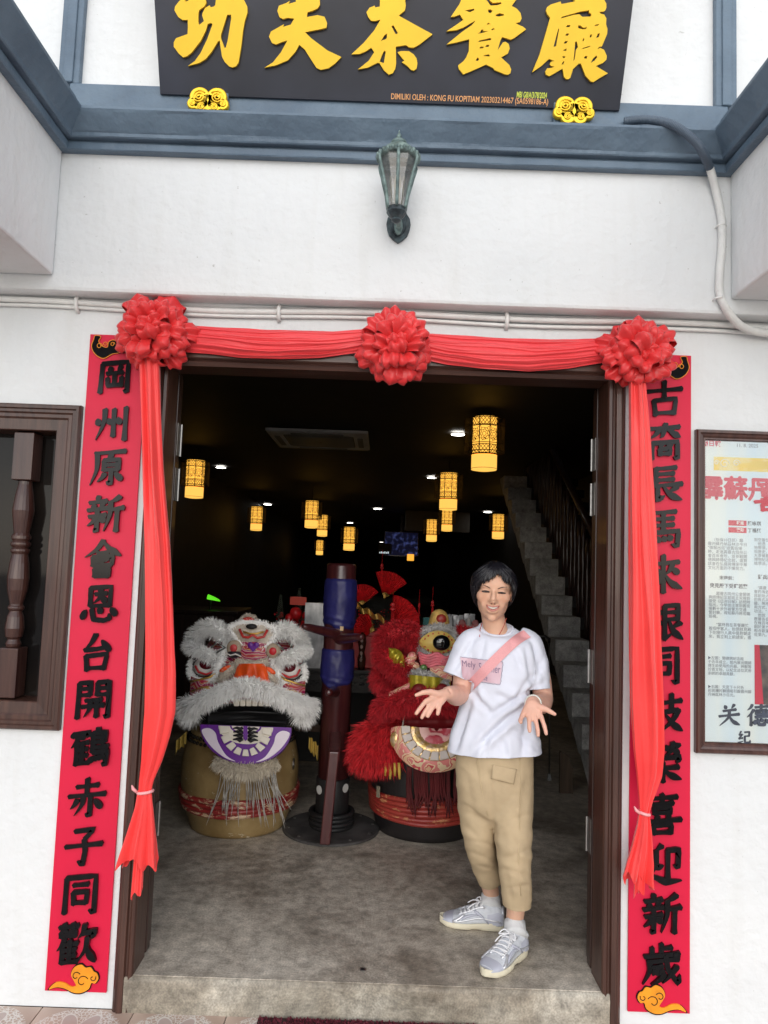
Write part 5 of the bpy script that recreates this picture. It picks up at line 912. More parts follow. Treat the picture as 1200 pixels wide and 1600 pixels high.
# ================================================================== shelf goods behind the red lion
SH = thing('display_shelf', 'dark display shelf behind the red lion head', 'shelf', (.75, 2.95, 0)); MB().box(.25, 1.25, 2.95, 3.2, .80, .825).build('board', BLKW, SH)
for x in (.27, 1.20): MB().box(x, x + .03, 2.97, 3.18, .001, .799).build('support', BLKW, SH)
a = at(659, 1030, 2.98); b = at(700, 966, 2.98); T = thing('teal_book', 'teal hardcover book standing behind the red lion eye', 'book', ((a.x + b.x) / 2, 2.98, .826)); MB().box(a.x, b.x, 2.98, 2.995, .827, b.z).build('cover', M('teal_cover', (.03, .30, .30), rough=.4), T, bevel=.002)
me = text_mesh('G', .055, 0, .002); place(me, 'cover_letter', PWHT, T, (1, 0, 0), (0, 0, 1), (a.x + .03, 2.9785, lerp(.827, b.z, .55)))
PK = M('clear_grey_packet', (.42, .43, .46), rough=.2, col2=(.75, .76, .78), scale=22, spec=.7)
for k, (l, r_, t_, bt) in enumerate(((689, 707, 960, 1000), (707, 724, 961, 1002), (724, 742, 959, 1000))):
    a = at(l, bt, 2.97); b = at(r_, t_, 2.97); T = thing('clear_packet', ('leftmost', 'middle', 'rightmost')[k] + ' of the clear plastic packets hanging behind the woman\'s shoulder', 'packet', ((a.x + b.x) / 2, 2.96, a.z), 'clear packets on the shelf')
    MB().grid(lambda u, v, a=a, b=b, k=k: (lerp(a.x, b.x, u) , 2.955 - .02 * sin(pi * u) * sin(pi * v) + .004 * ns(u * 6, v * 6, k), lerp(a.z, b.z, v)), 10, 12).build('bag', PK, T, smooth=True); MB().tube([((a.x + b.x) / 2, 2.955, b.z - .01), ((a.x + b.x) / 2, 2.955, b.z + .03)], .004, 6).build('hook', STW, T)
    MB().box(a.x + .012, b.x - .012, 2.93, 2.934, a.z + .012, a.z + .05).build('label_card', M('card_%d' % k, ((.5, .3, .05), (.35, .05, .05), (.5, .5, .5))[k], rough=.5), T)
c = at(733, 982, 2.8); T = thing('toy_lion', 'tiny white toy lion head peeping over the woman\'s shoulder', 'toy', (c.x, 2.8, c.z - .05)); MB().ball((c.x, 2.85, c.z - .03), (.085, .07, .06), 16, 10).build('head', M('toy_white', (.6, .58, .56), rough=.6), T, smooth=True); MB().box(c.x - .03, c.x + .03, 2.82, 2.9, .826, c.z - .05).build('stand', STW, T)
for s, nm in ((-1, 'ear'), (1, 'ear')): MB().ball((c.x + s * .05, 2.83, c.z + .035), (.028, .014, .03), 10, 8).build('ear', M('toy_pink', (.55, .2, .2), rough=.6), T, smooth=True)
MB().ball((c.x, 2.82, c.z + .045), (.018, .014, .035), 10, 8).build('horn', MATS['toy_white'], T, smooth=True)
# ================================================================== drums
def drum(c, prof, mat, lb, group):
    T = thing('lion_drum', lb, 'drum', (c[0], c[1], 0), group); MB().lathe(prof, (c[0], c[1], 0), 56).build('barrel', mat, T, smooth=True); return T
def drum_mat(name, a, b, c2, thr):
    m = M(name, a, rough=.42, col2=b, scale=5, bump=.25, bscale=30, spec=.5); nt = m.node_tree; N = nt.nodes; L = nt.links; p = N['Principled BSDF']; src = p.inputs['Base Color'].links[0].from_socket
    t = N.new('ShaderNodeTexNoise'); t.inputs['Scale'].default_value = 11; t.inputs['Detail'].default_value = 12; t.inputs['Roughness'].default_value = .75; tc = N.new('ShaderNodeTexCoord'); mp = N.new('ShaderNodeMapping'); mp.inputs['Scale'].default_value = (1, 1, 2.2); L.new(tc.outputs['Object'], mp.inputs[0]); L.new(mp.outputs[0], t.inputs['Vector'])
    r = N.new('ShaderNodeValToRGB'); r.color_ramp.elements[0].position = thr; r.color_ramp.elements[1].position = thr + .02; L.new(t.outputs['Fac'], r.inputs[0]); mx = N.new('ShaderNodeMix'); mx.data_type = 'RGBA'; L.new(r.outputs[0], mx.inputs[0]); L.new(src, mx.inputs[6]); mx.inputs[7].default_value = (*c2, 1); L.new(mx.outputs[2], p.inputs['Base Color']); return m
ROPE = drum_mat('red_chipped_band', (.20, .012, .014), (.30, .03, .025), (.55, .38, .24), .54)
cA = (-.775, 1.545)
prA = [(.255, .001), (.268, .004), (.272, .02), (.300, .10), (.318, .16), (.330, .24), (.334, .31), (.328, .38), (.312, .45), (.292, .51), (.285, .535), (.27, .54), (.0, .542)]
DA = drum(cA, prA, drum_mat('worn_gold_lacquer', (.20, .125, .045), (.36, .25, .11), (.62, .55, .42), .615), 'worn gold-brown barrel drum under the white lion head', 'barrel drums in the shop')
def bands(T, c, prof, zs, mat, r_):
    for z in zs:
        R = interp([(b, a) for a, b in prof[:-2]], z) + r_ * .35; MB().tube([((c[0] + (R + .002 * sin(7 * a)) * cos(a)), c[1] + (R + .002 * sin(7 * a)) * sin(a), z + .004 * sin(3 * a + z * 30)) for a in [2 * pi * k / 72 for k in range(73)]], r_, 8, cap=False).build('hoop', mat, T, smooth=True)
bands(DA, cA, prA, (.135, .158, .181, .206), ROPE, .0145)
m = MB()
for k in range(60): a = 2 * pi * k / 60; m.ball((cA[0] + .302 * cos(a), cA[1] + .302 * sin(a), .488), (.011, .011, .011), 8, 5); m.ball((cA[0] + .294 * cos(a + .05), cA[1] + .294 * sin(a + .05), .512), (.011, .011, .011), 8, 5)
m.build('stud', M('dark_iron_stud', (.02, .016, .012), rough=.4, metal=.6), DA, smooth=True)
cc = at(458, 1200, 1.42); m = MB(); m.tube([(cA[0] + .335 * cos(-.25), cA[1] + .335 * sin(-.25) - .0, .36 + .03 * sin(t * .5)) if False else (cA[0] + .318, cA[1] - .12 + .03 * cos(t * .52), .37 + .03 * sin(t * .52)) for t in range(13)], .003, 6); m.build('ring', STEEL, DA, smooth=True)
cB = (.300, 1.60)
prB = [(.27, .001), (.285, .004), (.29, .03), (.308, .10), (.318, .18), (.322, .26), (.320, .34), (.31, .42), (.295, .50), (.285, .53), (.27, .535), (.0, .537)]
DB = drum(cB, prB, drum_mat('black_lacquer_drum', (.012, .010, .011), (.02, .017, .017), (.55, .50, .45), .72), 'black barrel drum with red rope band under the red lion head', 'barrel drums in the shop')
bands(DB, cB, prB, (.112, .134, .157, .180, .203, .226), drum_mat('red_rope', (.26, .020, .018), (.36, .05, .035), (.50, .22, .10), .57), .0135)
a = at(591, 1232, 1.42); MB().box(a.x - .012, a.x + .012, 1.36, 1.366, a.z - .03, a.z + .03, Matrix.Rotation(-.9, 3, 'Z')).build('label_sticker', M('sticker', (.25, .22, .16), rough=.5), DB)
# ================================================================== wooden dummy
WD = M('dummy_lacquer', (.048, .010, .012), rough=.28, col2=(.075, .018, .018), scale=3, stretch=(14, 14, 1), spec=.5, coat=.3)
PAD = M('blue_leather', (.016, .016, .10), rough=.42, col2=(.026, .026, .15), scale=9, bump=.3, bscale=26, spec=.45)
BLK = M('black_rubber', (.010, .010, .011), rough=.55, var=.3, bump=.2, bscale=40)
dx, dy = -.236, 1.49; DR = .086
WDm = thing('wooden_dummy', 'dark red wooden training dummy with blue leather pads on a round base', 'training dummy', (dx, dy, 0))
MB().lathe([(DR, .1), (DR, 1.485), (DR - .004, 1.495), (DR - .012, 1.50), (.0, 1.502)], (dx, dy, 0), 40).build('trunk', WD, WDm, smooth=True)
def pad(z0, z1, ph):
    def fn(u, v):
        a = 2 * pi * u; z = lerp(z0, z1, v) + (.012 * sin(a * 2 + ph) + .006 * sin(5 * a + ph)) * (1 - v); r = DR + .007 + .004 * sin(pi * v) + .004 * ns(cos(a) * 3 + ph, sin(a) * 3, z * 14) + (.003 * sin(z * 160 + 3 * cos(a)) * exp(-((v - .12) / .14) ** 2)); r -= .007 * (exp(-(v / .03) ** 2) + exp(-((1 - v) / .03) ** 2))
        return (dx + r * cos(a), dy + r * sin(a), z)
    MB().grid(fn, 72, 40, wrapu=True).build('pad', PAD, WDm, smooth=True)
pad(1.135, 1.412, .4); pad(.812, 1.012, 2.0)
def arm(p0, p1, r0, r1, nm='arm'):
    P = [Vector(p0).lerp(Vector(p1), t / 8) for t in range(9)]; R = [lerp(r0, r1, t / 8) for t in range(9)]; R[-1] *= .72; P.append(P[-1] + (P[-1] - P[-2]) * .06); R.append(r1 * .4); return MB().tube(P, R, 16).build(nm, WD, WDm, smooth=True)
hl = at(474, 978, 1.22); arm((dx + .06, dy + .02, 1.075), (hl.x, 1.20, hl.z), .036, .019)
hr = at(569, 1003, 1.2); arm((dx - .04, dy + .02, 1.055), (at(566, 995, 1.16).x, 1.16, at(566, 995, 1.16).z), .036, .019)
hm = at(513, 1082, 1.12); arm((dx, dy + .03, .76), (hm.x, 1.12, hm.z), .036, .020)
for (px, py) in ((534, 982), (519, 1177)):
    c = at(px, py, dy - DR - .004); MB().box(c.x - .010, c.x + .010, dy - DR - .012, dy - DR + .03, c.z - .012, c.z + .012).build('peg', M('pale_wood_peg', (.62, .42, .22), rough=.5), WDm, bevel=.002)
kn = at(522, 1178, 1.17); ft = fl(507, 1330, .0); lg = MB()
def bar(m, a, b, w, h):
    a, b = Vector(a), Vector(b); t = (b - a).normalized(); s = Vector((1, 0, 0)); n = t.cross(s).normalized(); q = [(-w, -h), (w, -h), (w, h), (-w, h)]
    m.add([a + s * x + n * y for x, y in q] + [b + s * x + n * y for x, y in q], [(0, 1, 2, 3), (7, 6, 5, 4), (0, 4, 5, 1), (1, 5, 6, 2), (2, 6, 7, 3), (3, 7, 4, 0)])
bar(lg, (dx, dy + .02, .55), (kn.x, 1.20, kn.z - .02), .030, .032); lg.build('leg', WD, WDm, bevel=.006)
lg = MB(); bar(lg, (kn.x, 1.185, kn.z + .012), (ft.x, ft.y + .022, .032), .027, .024); lg.build('leg', WD, WDm, bevel=.006)
MB().lathe([(DR + .006, .095), (DR + .008, .10), (DR + .008, .285), (DR + .004, .29)], (dx, dy, 0), 36).build('sleeve', BLK, WDm, smooth=True)
for (px, py) in ((496, 1234), (545, 1232)):
    c = at(px, py, dy - .06); th = atan2(-.07, c.x - dx); MB().lathe([(.024, .0), (.024, .003), (.016, .0035)], (dx + (DR + .007) * cos(th), dy + (DR + .007) * sin(th), c.z), 18, (cos(th), sin(th), 0)).build('round_sticker', M('white_sticker', (.6, .6, .58), rough=.5), WDm)
for k in range(4): MB().tube([(dx + (.112 + .006 * (k % 2)) * cos(a), dy + (.112 + .006 * (k % 2)) * sin(a), .030 + .023 * k) for a in [2 * pi * t / 40 for t in range(41)]], .0135, 8, cap=False).build('rubber_ring', BLK, WDm, smooth=True)
MB().lathe([(.268, .001), (.274, .004), (.274, .012), (.268, .016), (.12, .018), (.0, .018)], (dx, dy, 0), 64).build('base_plate', M('scuffed_black_plate', (.035, .034, .034), rough=.55, col2=(.085, .08, .078), scale=9, bump=.3, bscale=30), WDm, smooth=False)
m = MB()
for k in range(10): a = 2 * pi * k / 10 + .2; m.lathe([(.008, .016), (.008, .021), (.003, .022)], (dx + .24 * cos(a), dy + .24 * sin(a), 0), 8)
m.build('bolt', STEEL, WDm)
# ================================================================== lion heads
def fur_tube(path, r, n, length, name, mat, par, flow=(0, 0, -.3), rt=None, width=.0022, rndm=.5, seed=1):
    """a furry roll: soft core with strands growing all round"""
    rnd = random.Random(seed); random.seed(seed); P = crom(path, 6); L_ = len(P); R = [r * (rt(i / (L_ - 1)) if rt else (1 - .55 * abs(2 * i / (L_ - 1) - 1) ** 4)) for i in range(L_)]
    m = MB().tube(P, [q * .8 for q in R], 10); pts = []
    for k in range(n):
        f = rnd.random() * (L_ - 1.001); i = int(f); p = P[i].lerp(P[i + 1], f - i); t = (P[i + 1] - P[i]).normalized(); a = t.orthogonal().normalized(); b = t.cross(a); th = rnd.uniform(0, 2 * pi); rad_ = a * cos(th) + b * sin(th)
        d = rad_ + Vector(flow) + Vector((rnd.uniform(-1, 1), rnd.uniform(-1, 1), rnd.uniform(-1, 1))) * rndm + t * (f / (L_ - 1) - .5) * .8; pts.append((p + rad_ * R[i] * .72, d, rnd.uniform(.5, 1.25)))
    hairs(m, pts, length, width=width); return m.build(name, mat, par, kind=None)
def fur_blob(c, rv, n, length, name, mat, par, flow=(0, 0, -.4), width=.0022, rndm=.5, seed=1, front=True):
    rnd = random.Random(seed); random.seed(seed); c = Vector(c); m = MB().ball(c, Vector(rv) * .85, 16, 10); pts = []
    for k in range(n):
        v = Vector((rnd.gauss(0, 1), rnd.gauss(0, 1), rnd.gauss(0, 1))).normalized()
        if front and v.y > .3: v.y = -v.y
        pts.append((c + Vector((v.x * rv[0], v.y * rv[1], v.z * rv[2])) * .8, v + Vector(flow) + Vector((rnd.uniform(-1, 1), rnd.uniform(-1, 1), rnd.uniform(-1, 1))) * rndm, rnd.uniform(.5, 1.25)))
    hairs(m, pts, length, width=width); return m.build(name, mat, par)
def brocade(name, c):
    """painted swirls: ramp over distorted bands; c = list of colours"""
    m = bpy.data.materials.new(name); m.use_nodes = True; nt = m.node_tree; N = nt.nodes; L = nt.links; p = N['Principled BSDF']; tc = N.new('ShaderNodeTexCoord'); w = N.new('ShaderNodeTexWave'); w.wave_type = 'RINGS'; w.inputs['Scale'].default_value = 9; w.inputs['Distortion'].default_value = 7; w.inputs['Detail'].default_value = 1.5; w.inputs['Detail Scale'].default_value = 1.6
    L.new(tc.outputs['Object'], w.inputs['Vector']); r = N.new('ShaderNodeValToRGB'); r.color_ramp.interpolation = 'CONSTANT'; e = r.color_ramp.elements
    for i, col in enumerate(c):
        q = e[i] if i < 2 else e.new(i / len(c)); q.position = i / len(c); q.color = (*col, 1)
    L.new(w.outputs['Fac'], r.inputs[0]); L.new(r.outputs[0], p.inputs['Base Color']); p.inputs['Roughness'].default_value = .3; MATS[name] = m; return m
WFUR = M('white_fur', (.95, .94, .92), rough=.8, var=.06, scale=20); GFUR = M('grey_white_fur', (.50, .49, .48), rough=.8, var=.15, scale=20); CREAM = M('cream_plush', (.62, .55, .46), rough=.85, var=.1, scale=60, bump=.4, bscale=200)
MAG = brocade('magenta_brocade', [(.35, .01, .08), (.70, .52, .45), (.28, .015, .22), (.65, .40, .12), (.45, .02, .06)])
ORNG = M('orange_cloth', (.85, .09, .008), rough=.5, var=.2, scale=12); PURP = M('purple_paint', (.12, .012, .24), rough=.35, var=.1); TEETH = M('tooth_white', (.72, .66, .56), rough=.4, var=.05); DMOUTH = M('mouth_black', (.006, .005, .006), rough=.6); DRED = M('dark_red_eye', (.10, .008, .014), rough=.25); EYEW = M('eye_white', (.72, .68, .64), rough=.35)
WLH = thing('white_lion_head', 'white furry lion dance head with purple jaw resting on the gold drum', 'lion head', (cA[0], cA[1] - .1, .543))
def Q(px, py, Y): return at(px, py, Y)
hc = Q(387, 1045, 1.50)
# head shell
def shell(u, v):
    a = lerp(-1.25, 1.25, u) ; b = lerp(-.95, 1.45, v); x = hc.x + .295 * sin(a) * cos(b * .75); y = 1.58 - .26 * cos(a) * cos(b * .8) ; z = hc.z - .02 + .235 * sin(b); return (x, y, z)
MB().grid(shell, 40, 40).build('face_shell', MAG, WLH, smooth=True)
MB().box(hc.x - .26, hc.x + .26, 1.50, 1.86, .56, hc.z - .05).build('inner_frame', DMOUTH, WLH)
for s in (-1, 1):
    def mx_(px): return px if s < 0 else 2 * 386 - px
    def W(px, py, Y): q = Q(px, py, Y); return q if s < 0 else Vector((2 * Q(387, py, Y).x - q.x, q.y, q.z))
    fur_tube([W(362, 1002, 1.36), W(345, 985, 1.34), W(326, 978, 1.36), W(308, 990, 1.40), W(300, 1000, 1.42)], .036, 2400, .040, 'ear_fur', WFUR, WLH, (s * .35, -.3, .25), seed=11 + s)
    fur_tube([W(292, 1008, 1.38), W(306, 1014, 1.32), W(324, 1022, 1.29), W(343, 1030, 1.29)], .027, 2200, .034, 'brow_fur', WFUR, WLH, (s * .5, -.3, 0), seed=13 + s)
    fur_tube([W(358, 1005, 1.33), W(346, 1024, 1.30), W(341, 1045, 1.29), W(336, 1062, 1.29)], .022, 900, .024, 'eye_trim_fur', WFUR, WLH, (0, -.3, -.3), seed=15 + s)
    fur_tube([W(299, 1030, 1.36), W(297, 1048, 1.36), W(304, 1060, 1.32), W(322, 1064, 1.29), W(338, 1058, 1.28)], .015, 900, .018, 'lower_lid_fur', WFUR, WLH, (0, -.3, -.5), seed=17 + s)
    e = W(320, 1042, 1.345); MB().ball(e, (.062, .045, .052), 20, 14).build('eye_white', EYEW, WLH, smooth=True)
    e2 = W(322, 1038, 1.315); MB().ball(e2, (.038, .026, .030), 18, 12).build('iris', DRED, WLH, smooth=True)
    m = MB(); m.tube([W(305, 1040, 1.30), W(310, 1050, 1.295), W(322, 1054, 1.29), W(334, 1049, 1.29)], .006, 6).build('eye_liner', M('red_liner', (.55, .03, .03), rough=.4), WLH, smooth=True)
    # cheek
    k = W(318, 1075, 1.32); ck = MB(); ck.grid(lambda u, v: tuple(Vector((lerp(W(297, 1060, 1.3).x, W(341, 1062, 1.3).x, u), 1.315 - .05 * sin(pi * u), lerp(W(318, 1092, 1.3).z, W(318, 1058, 1.3).z, v) - .02 * (u if True else 0)))), 14, 12); ck.build('cheek', MAG, WLH, smooth=True)
    m = MB(); m.tube([W(297, 1065, 1.30), W(312, 1062, 1.27), W(328, 1058, 1.27), W(337, 1052, 1.28)], .006, 6); m.tube([W(300, 1080, 1.30), W(316, 1074, 1.262), W(334, 1078, 1.26)], .007, 6); m.ball(W(324, 1076, 1.27), (.026, .01, .016), 12, 8); m.build('cheek_piping', GLDP, WLH, smooth=True)
    # muzzle roll and orange petal
    fur_tube([W(368, 1038, 1.28), W(356, 1050, 1.27), W(346, 1062, 1.27), W(352, 1074, 1.25)], .028, 900, .02, 'muzzle_roll', CREAM, WLH, seed=19 + s, rndm=.3)
    MB().ball(W(352, 1045, 1.262), (.036, .010, .014), 12, 8, Matrix.Rotation(-.5 * -s, 3, 'Y')).build('orange_petal', ORNG, WLH, smooth=True)
    MB().tube([W(330, 1012, 1.285), W(340, 1003, 1.28), W(352, 1012, 1.28), W(338, 1020, 1.275)], .006, 6).build('tinsel', STEEL, WLH, smooth=True)
    # yellow frills beside the jaw
    f0 = W(300, 1152, 1.30); MB().grid(lambda u, v: (f0.x + s * .03 - .11 * s * u * -1 * .5, 1.30 - .02 * sin(u * 16), f0.z + .03 - .07 * v - .05 * u + .012 * sin(u * 18) * v), 30, 6).build('yellow_frill', M('old_yellow_cloth', (.40, .27, .05), rough=.7, var=.2), WLH, smooth=True)
# forehead: little furry face
fp = [(358, 982), (372, 974), (392, 972), (415, 976), (430, 986), (426, 998), (416, 1010), (400, 1006), (384, 1008), (372, 1003), (366, 992)]
fy_ = 1.30; FP = [Q(a, b, fy_) for a, b in fp]; cF = Q(396, 989, fy_); m = MB(); n = len(FP); dome = [tuple(cF.lerp(p, k) + Vector((0, -.035 * (1 - k * k), 0))) for k in (.999, .8, .6, .4, .2, .02) for p in crom(FP, 3, True)]; nn = 3 * n
m.add(dome, [(j * nn + i, j * nn + (i + 1) % nn, (j + 1) * nn + (i + 1) % nn, (j + 1) * nn + i) for j in range(5) for i in range(nn)]); m.build('forehead_face', CREAM, WLH, smooth=True)
cl_ = crom(FP, 3, True); fur_tube([p for p in FP] + [FP[0]], .016, 1500, .020, 'forehead_trim', WFUR, WLH, (0, -.3, 0), rt=lambda t: 1, seed=31)
MB().ball(Q(393, 979, 1.255), (.031, .014, .015), 14, 10).build('forehead_nose', DMOUTH, WLH, smooth=True)
m = MB(); m.tube([Q(374, 983, 1.265), Q(380, 995, 1.252), Q(388, 996, 1.25), Q(395, 992, 1.248), Q(402, 997, 1.25), Q(412, 995, 1.255), Q(418, 984, 1.265)], .0075, 7).build('forehead_mouth', M('mouth_red', (.50, .03, .025), rough=.4), WLH, smooth=True)
MB().tube([Q(380, 987, 1.256), Q(390, 990, 1.25), Q(401, 990, 1.25), Q(412, 987, 1.258)], .006, 6).build('gold_lip', GLDP, WLH, smooth=True)
fur_blob(Q(389, 968, 1.34), (.052, .035, .035), 700, .016, 'crest_ball', CREAM, WLH, seed=33); MB().ball(Q(388, 969, 1.305), (.034, .012, .018), 14, 8).build('crest_red', M('crest_red', (.60, .06, .04), rough=.5), WLH, smooth=True)
# heart and side balls
for (px, py, c0, nm) in ((427, 1017, (.60, .02, .03), 0), (366, 1012, (.55, .05, .05), 1)):
    c = Q(px, py, 1.285); MB().ball(c, (.042, .022, .042), 18, 12).build('side_pompom', M('pompom_tan', (.42, .33, .24), rough=.8, bump=.4, bscale=150), WLH, smooth=True); MB().ball(c + Vector((0, -.016, 0)), (.022, .010, .022), 14, 8).build('pompom_eye', M('pompom_red%d' % nm, c0, rough=.45), WLH, smooth=True)
c = Q(366, 1022, 1.275); MB().ball(c, (.040, .018, .020), 14, 8).build('striped_petal', M('petal_black', (.02, .015, .02), rough=.4), WLH, smooth=True); MB().tube([Q(352, 1020, 1.26), Q(360, 1024, 1.255), Q(368, 1022, 1.255), Q(377, 1026, 1.26)], .004, 5).build('petal_stripe', EYEW, WLH)
hm_ = MB()
for s in (-1, 1): hm_.ball(Q(396 + s * 4.5, 1008, 1.268), (.017, .008, .016), 12, 8)
hm_.prism([(-.030, .004), (.030, .004), (0, -.03)], lambda a, b, d: (Q(396, 1010, 1.27).x + a, d, Q(396, 1010, 1.27).z + b), 1.268, 1.262).build('purple_heart', PURP, WLH)
gp = MB(); gp.grid(lambda u, v: tuple(Q(lerp(364, 428, u), lerp(1003, 1034, v), 1.315 - .04 * sin(pi * u))), 14, 10); gp.build('brow_panel', MAG, WLH, smooth=True)
fur_tube([Q(369, 1034, 1.26), Q(382, 1036, 1.245), Q(394, 1038, 1.24), Q(406, 1036, 1.245), Q(418, 1033, 1.26)], .020, 900, .016, 'nose_trim', CREAM, WLH, rt=lambda t: 1, seed=35, rndm=.3)
def nose(u, v):
    px = lerp(lerp(372, 362, v), lerp(414, 424, v), u); py = lerp(1037, 1069, v) + 4 * sin(u * 9) * v; return tuple(Q(px, py, 1.245 - .055 * sin(pi * u) - .012 * sin(u * 22) * v))
MB().grid(nose, 30, 12).build('nose_pad', ORNG, WLH, smooth=True)
# upper lip
fur_tube([Q(291, 1105, 1.34), Q(303, 1100, 1.26), Q(325, 1091, 1.20), Q(355, 1078, 1.16), Q(385, 1071, 1.145), Q(415, 1078, 1.16), Q(446, 1091, 1.20), Q(470, 1100, 1.26), Q(481, 1106, 1.34)], .040, 8000, .042, 'upper_lip_fur', WFUR, WLH, (0, -.25, -.30), rt=lambda t: 1 - .15 * sin(pi * t), seed=41, width=.0026)
fur_tube([Q(289, 1092, 1.36), Q(293, 1108, 1.34), Q(302, 1118, 1.30)], .042, 1600, .05, 'lip_corner_fur', WFUR, WLH, (-.4, -.2, -.4), seed=42); fur_tube([Q(484, 1090, 1.36), Q(479, 1108, 1.34), Q(469, 1120, 1.30)], .042, 1600, .05, 'lip_corner_fur', WFUR, WLH, (.4, -.2, -.4), seed=43)
for k in range(6): a = Q(366 + k * 9.5, 1098, 1.205); b = Q(374.5 + k * 9.5, 1098, 1.205); MB().box(a.x, b.x, 1.19, 1.21, a.z - .016, a.z + .02).build('upper_tooth', TEETH, WLH, bevel=.005)
MB().grid(lambda u, v: tuple(Q(lerp(325, 448, u), lerp(1100, 1140, v), 1.27 + .12 * sin(pi * u) * sin(pi * v))), 12, 8).build('mouth_lining', DMOUTH, WLH, smooth=True)
for py in (1112, 1126): MB().tube([Q(328, py + 3, 1.25), Q(386, py, 1.235), Q(447, py + 3, 1.25)], .006, 6).build('mouth_hoop', BLK, WLH, smooth=True)
# lower jaw, a tilted bowl: painted rim, teeth, tongue
JO = Q(385, 1136, 1.20); jX = Vector((1, 0, 0)); jY = (Q(385, 1195, 1.13) - Q(385, 1136, 1.22)); JL = jY.length; jY.normalize(); JO = Q(385, 1136, 1.22); jN = jX.cross(jY).normalized()
if jN.y > 0: jN = -jN
hwJ = (Q(457, 1150, 1.2).x - Q(314, 1150, 1.2).x) / 2
def J(a, b, h=0.0): return tuple(JO + jX * (a * hwJ) + jY * (b * JL) + jN * h)
def half(r, k=1.0, n=36, b0=0.0): return [(r * cos(t), b0 + r * k * sin(t)) for t in [pi * i / n for i in range(n + 1)]]
def jplate(poly, h0, h1, nm, mat): return MB().prism(poly, lambda a, b, d: J(a, b, d), h0, h1).build(nm, mat, WLH)
jplate(half(1.0, 1.0), 0, .02, 'jaw_plate', PURP); jplate(half(.60, .78, 36, .02), .0205, .023, 'gum', TEETH); jplate(half(.345, .60, 30, .02), .0235, .026, 'jaw_inner', PURP); jplate(half(.305, .54, 30, .02), .0265, .029, 'tongue_bed', TEETH)
for s in (-1, 1):
    dr = crom([(s * .96, .16, 0), (s * .80, .10, 0), (s * .66, .22, 0), (s * .60, .46, 0), (s * .42, .80, 0), (s * .22, .945, 0), (s * .45, .86, 0), (s * .70, .64, 0), (s * .88, .38, 0)], 4, True); me = MB().prism([(p.x, p.y) for p in dr], lambda a, b, d: J(a, b, d), .0205, .0245); me.build('jaw_petal', M('jaw_pink_white', (.76, .66, .74), rough=.35), WLH)
for k in range(9):
    a0 = pi * (k + .12) / 9; a1 = pi * (k + .88) / 9; po = [(.585 * cos(a0), .02 + .80 * sin(a0)), (.585 * cos(a1), .02 + .80 * sin(a1)), (.375 * cos(a1), .02 + .62 * sin(a1)), (.375 * cos(a0), .02 + .62 * sin(a0))]; MB().prism(po, lambda a, b, d: J(a, b, d), .0233, .034).build('tooth', TEETH, WLH, bevel=.004)
jplate([(-.045, .02), (.045, .02), (.045, .36), (0, .42), (-.045, .36)], .0295, .036, 'tongue', PURP)
for s in (-1, 1):
    for k in range(4):
        y = .06 + .10 * k; MB().tube([J(s * .06, y, .031), J(s * .12, y + .05, .032), J(s * .19, y + .01, .032), J(s * .27, y + .03, .031)], [.008, .010, .007, .003], 6).build('tongue_mark', DMOUTH, WLH, smooth=True)
fur_tube([Q(337, 1188, 1.16), Q(360, 1200, 1.125), Q(385, 1204, 1.115), Q(410, 1200, 1.125), Q(432, 1188, 1.16)], .030, 3000, .034, 'chin_fur', M('chin_fur_cream', (.60, .53, .42), rough=.8), WLH, (0, -.2, -.6), seed=51)
m = MB(); rnd = random.Random(8)
for k in range(46):
    px = rnd.uniform(345, 432); b0 = rnd.uniform(1203, 1212); l_ = rnd.uniform(45, 85); sp_x = (px - 388) * rnd.uniform(.1, .9) + rnd.uniform(-10, 10); P = crom([Q(px, b0, 1.14), Q(px + sp_x * .3, b0 + l_ * .4, 1.165 + rnd.uniform(-.02, 0)), Q(px + sp_x + rnd.uniform(-5, 5), b0 + l_, 1.185)], 4); m.tube(P, [.0024] * 7 + [.0018, .0008], 5)
m.build('beard_string', M('beard_grey', (.36, .34, .31), rough=.7, var=.3, scale=30), WLH, smooth=True)
# ---------------------------------------------------------------- red lion head
RFUR = M('red_fur', (.50, .014, .024), rough=.75, var=.25, scale=30); RFURB = M('bright_red_fur', (.66, .020, .028), rough=.75, var=.25, scale=30); RCL = M('deep_red_cloth', (.20, .006, .010), rough=.6, var=.15); PKC = M('pink_cloth', (.70, .16, .20), rough=.5, var=.2, scale=20); GOLDF = M('gold_foil', (.75, .50, .14), rough=.25, metal=.6, col2=(.85, .62, .40), scale=40, bump=.4, bscale=60); YG = M('yellow_green_foil', (.45, .38, .03), rough=.3, metal=.4, var=.3, scale=30)
GPK = brocade('gold_pink_brocade', [(.75, .50, .30), (.60, .08, .10), (.80, .62, .40), (.70, .22, .20)])
RLH = thing('red_lion_head', 'red furry lion dance head with gold jaw resting on the black drum', 'lion head', (cB[0], cB[1] - .1, .538))
rc = Q(668, 1045, 1.50)
MB().ball((rc.x, 1.62, rc.z), (.27, .24, .24), 28, 20).build('head_shell', RCL, RLH, smooth=True); MB().box(rc.x - .22, rc.x + .22, 1.5, 1.8, .54, rc.z - .1).build('inner_frame', DMOUTH, RLH)
fur_tube([Q(596, 1012, 1.40), Q(606, 996, 1.36), Q(628, 988, 1.34), Q(650, 998, 1.34), Q(660, 1015, 1.36)], .066, 5200, .045, 'ear_fur', RFUR, RLH, (-.1, -.3, .1), seed=61, width=.0025)
fur_tube([Q(592, 1018, 1.36), Q(608, 1030, 1.30), Q(628, 1046, 1.28), Q(642, 1056, 1.28)], .056, 3600, .045, 'brow_fur', RFUR, RLH, (-.2, -.3, -.1), seed=62, width=.0025)
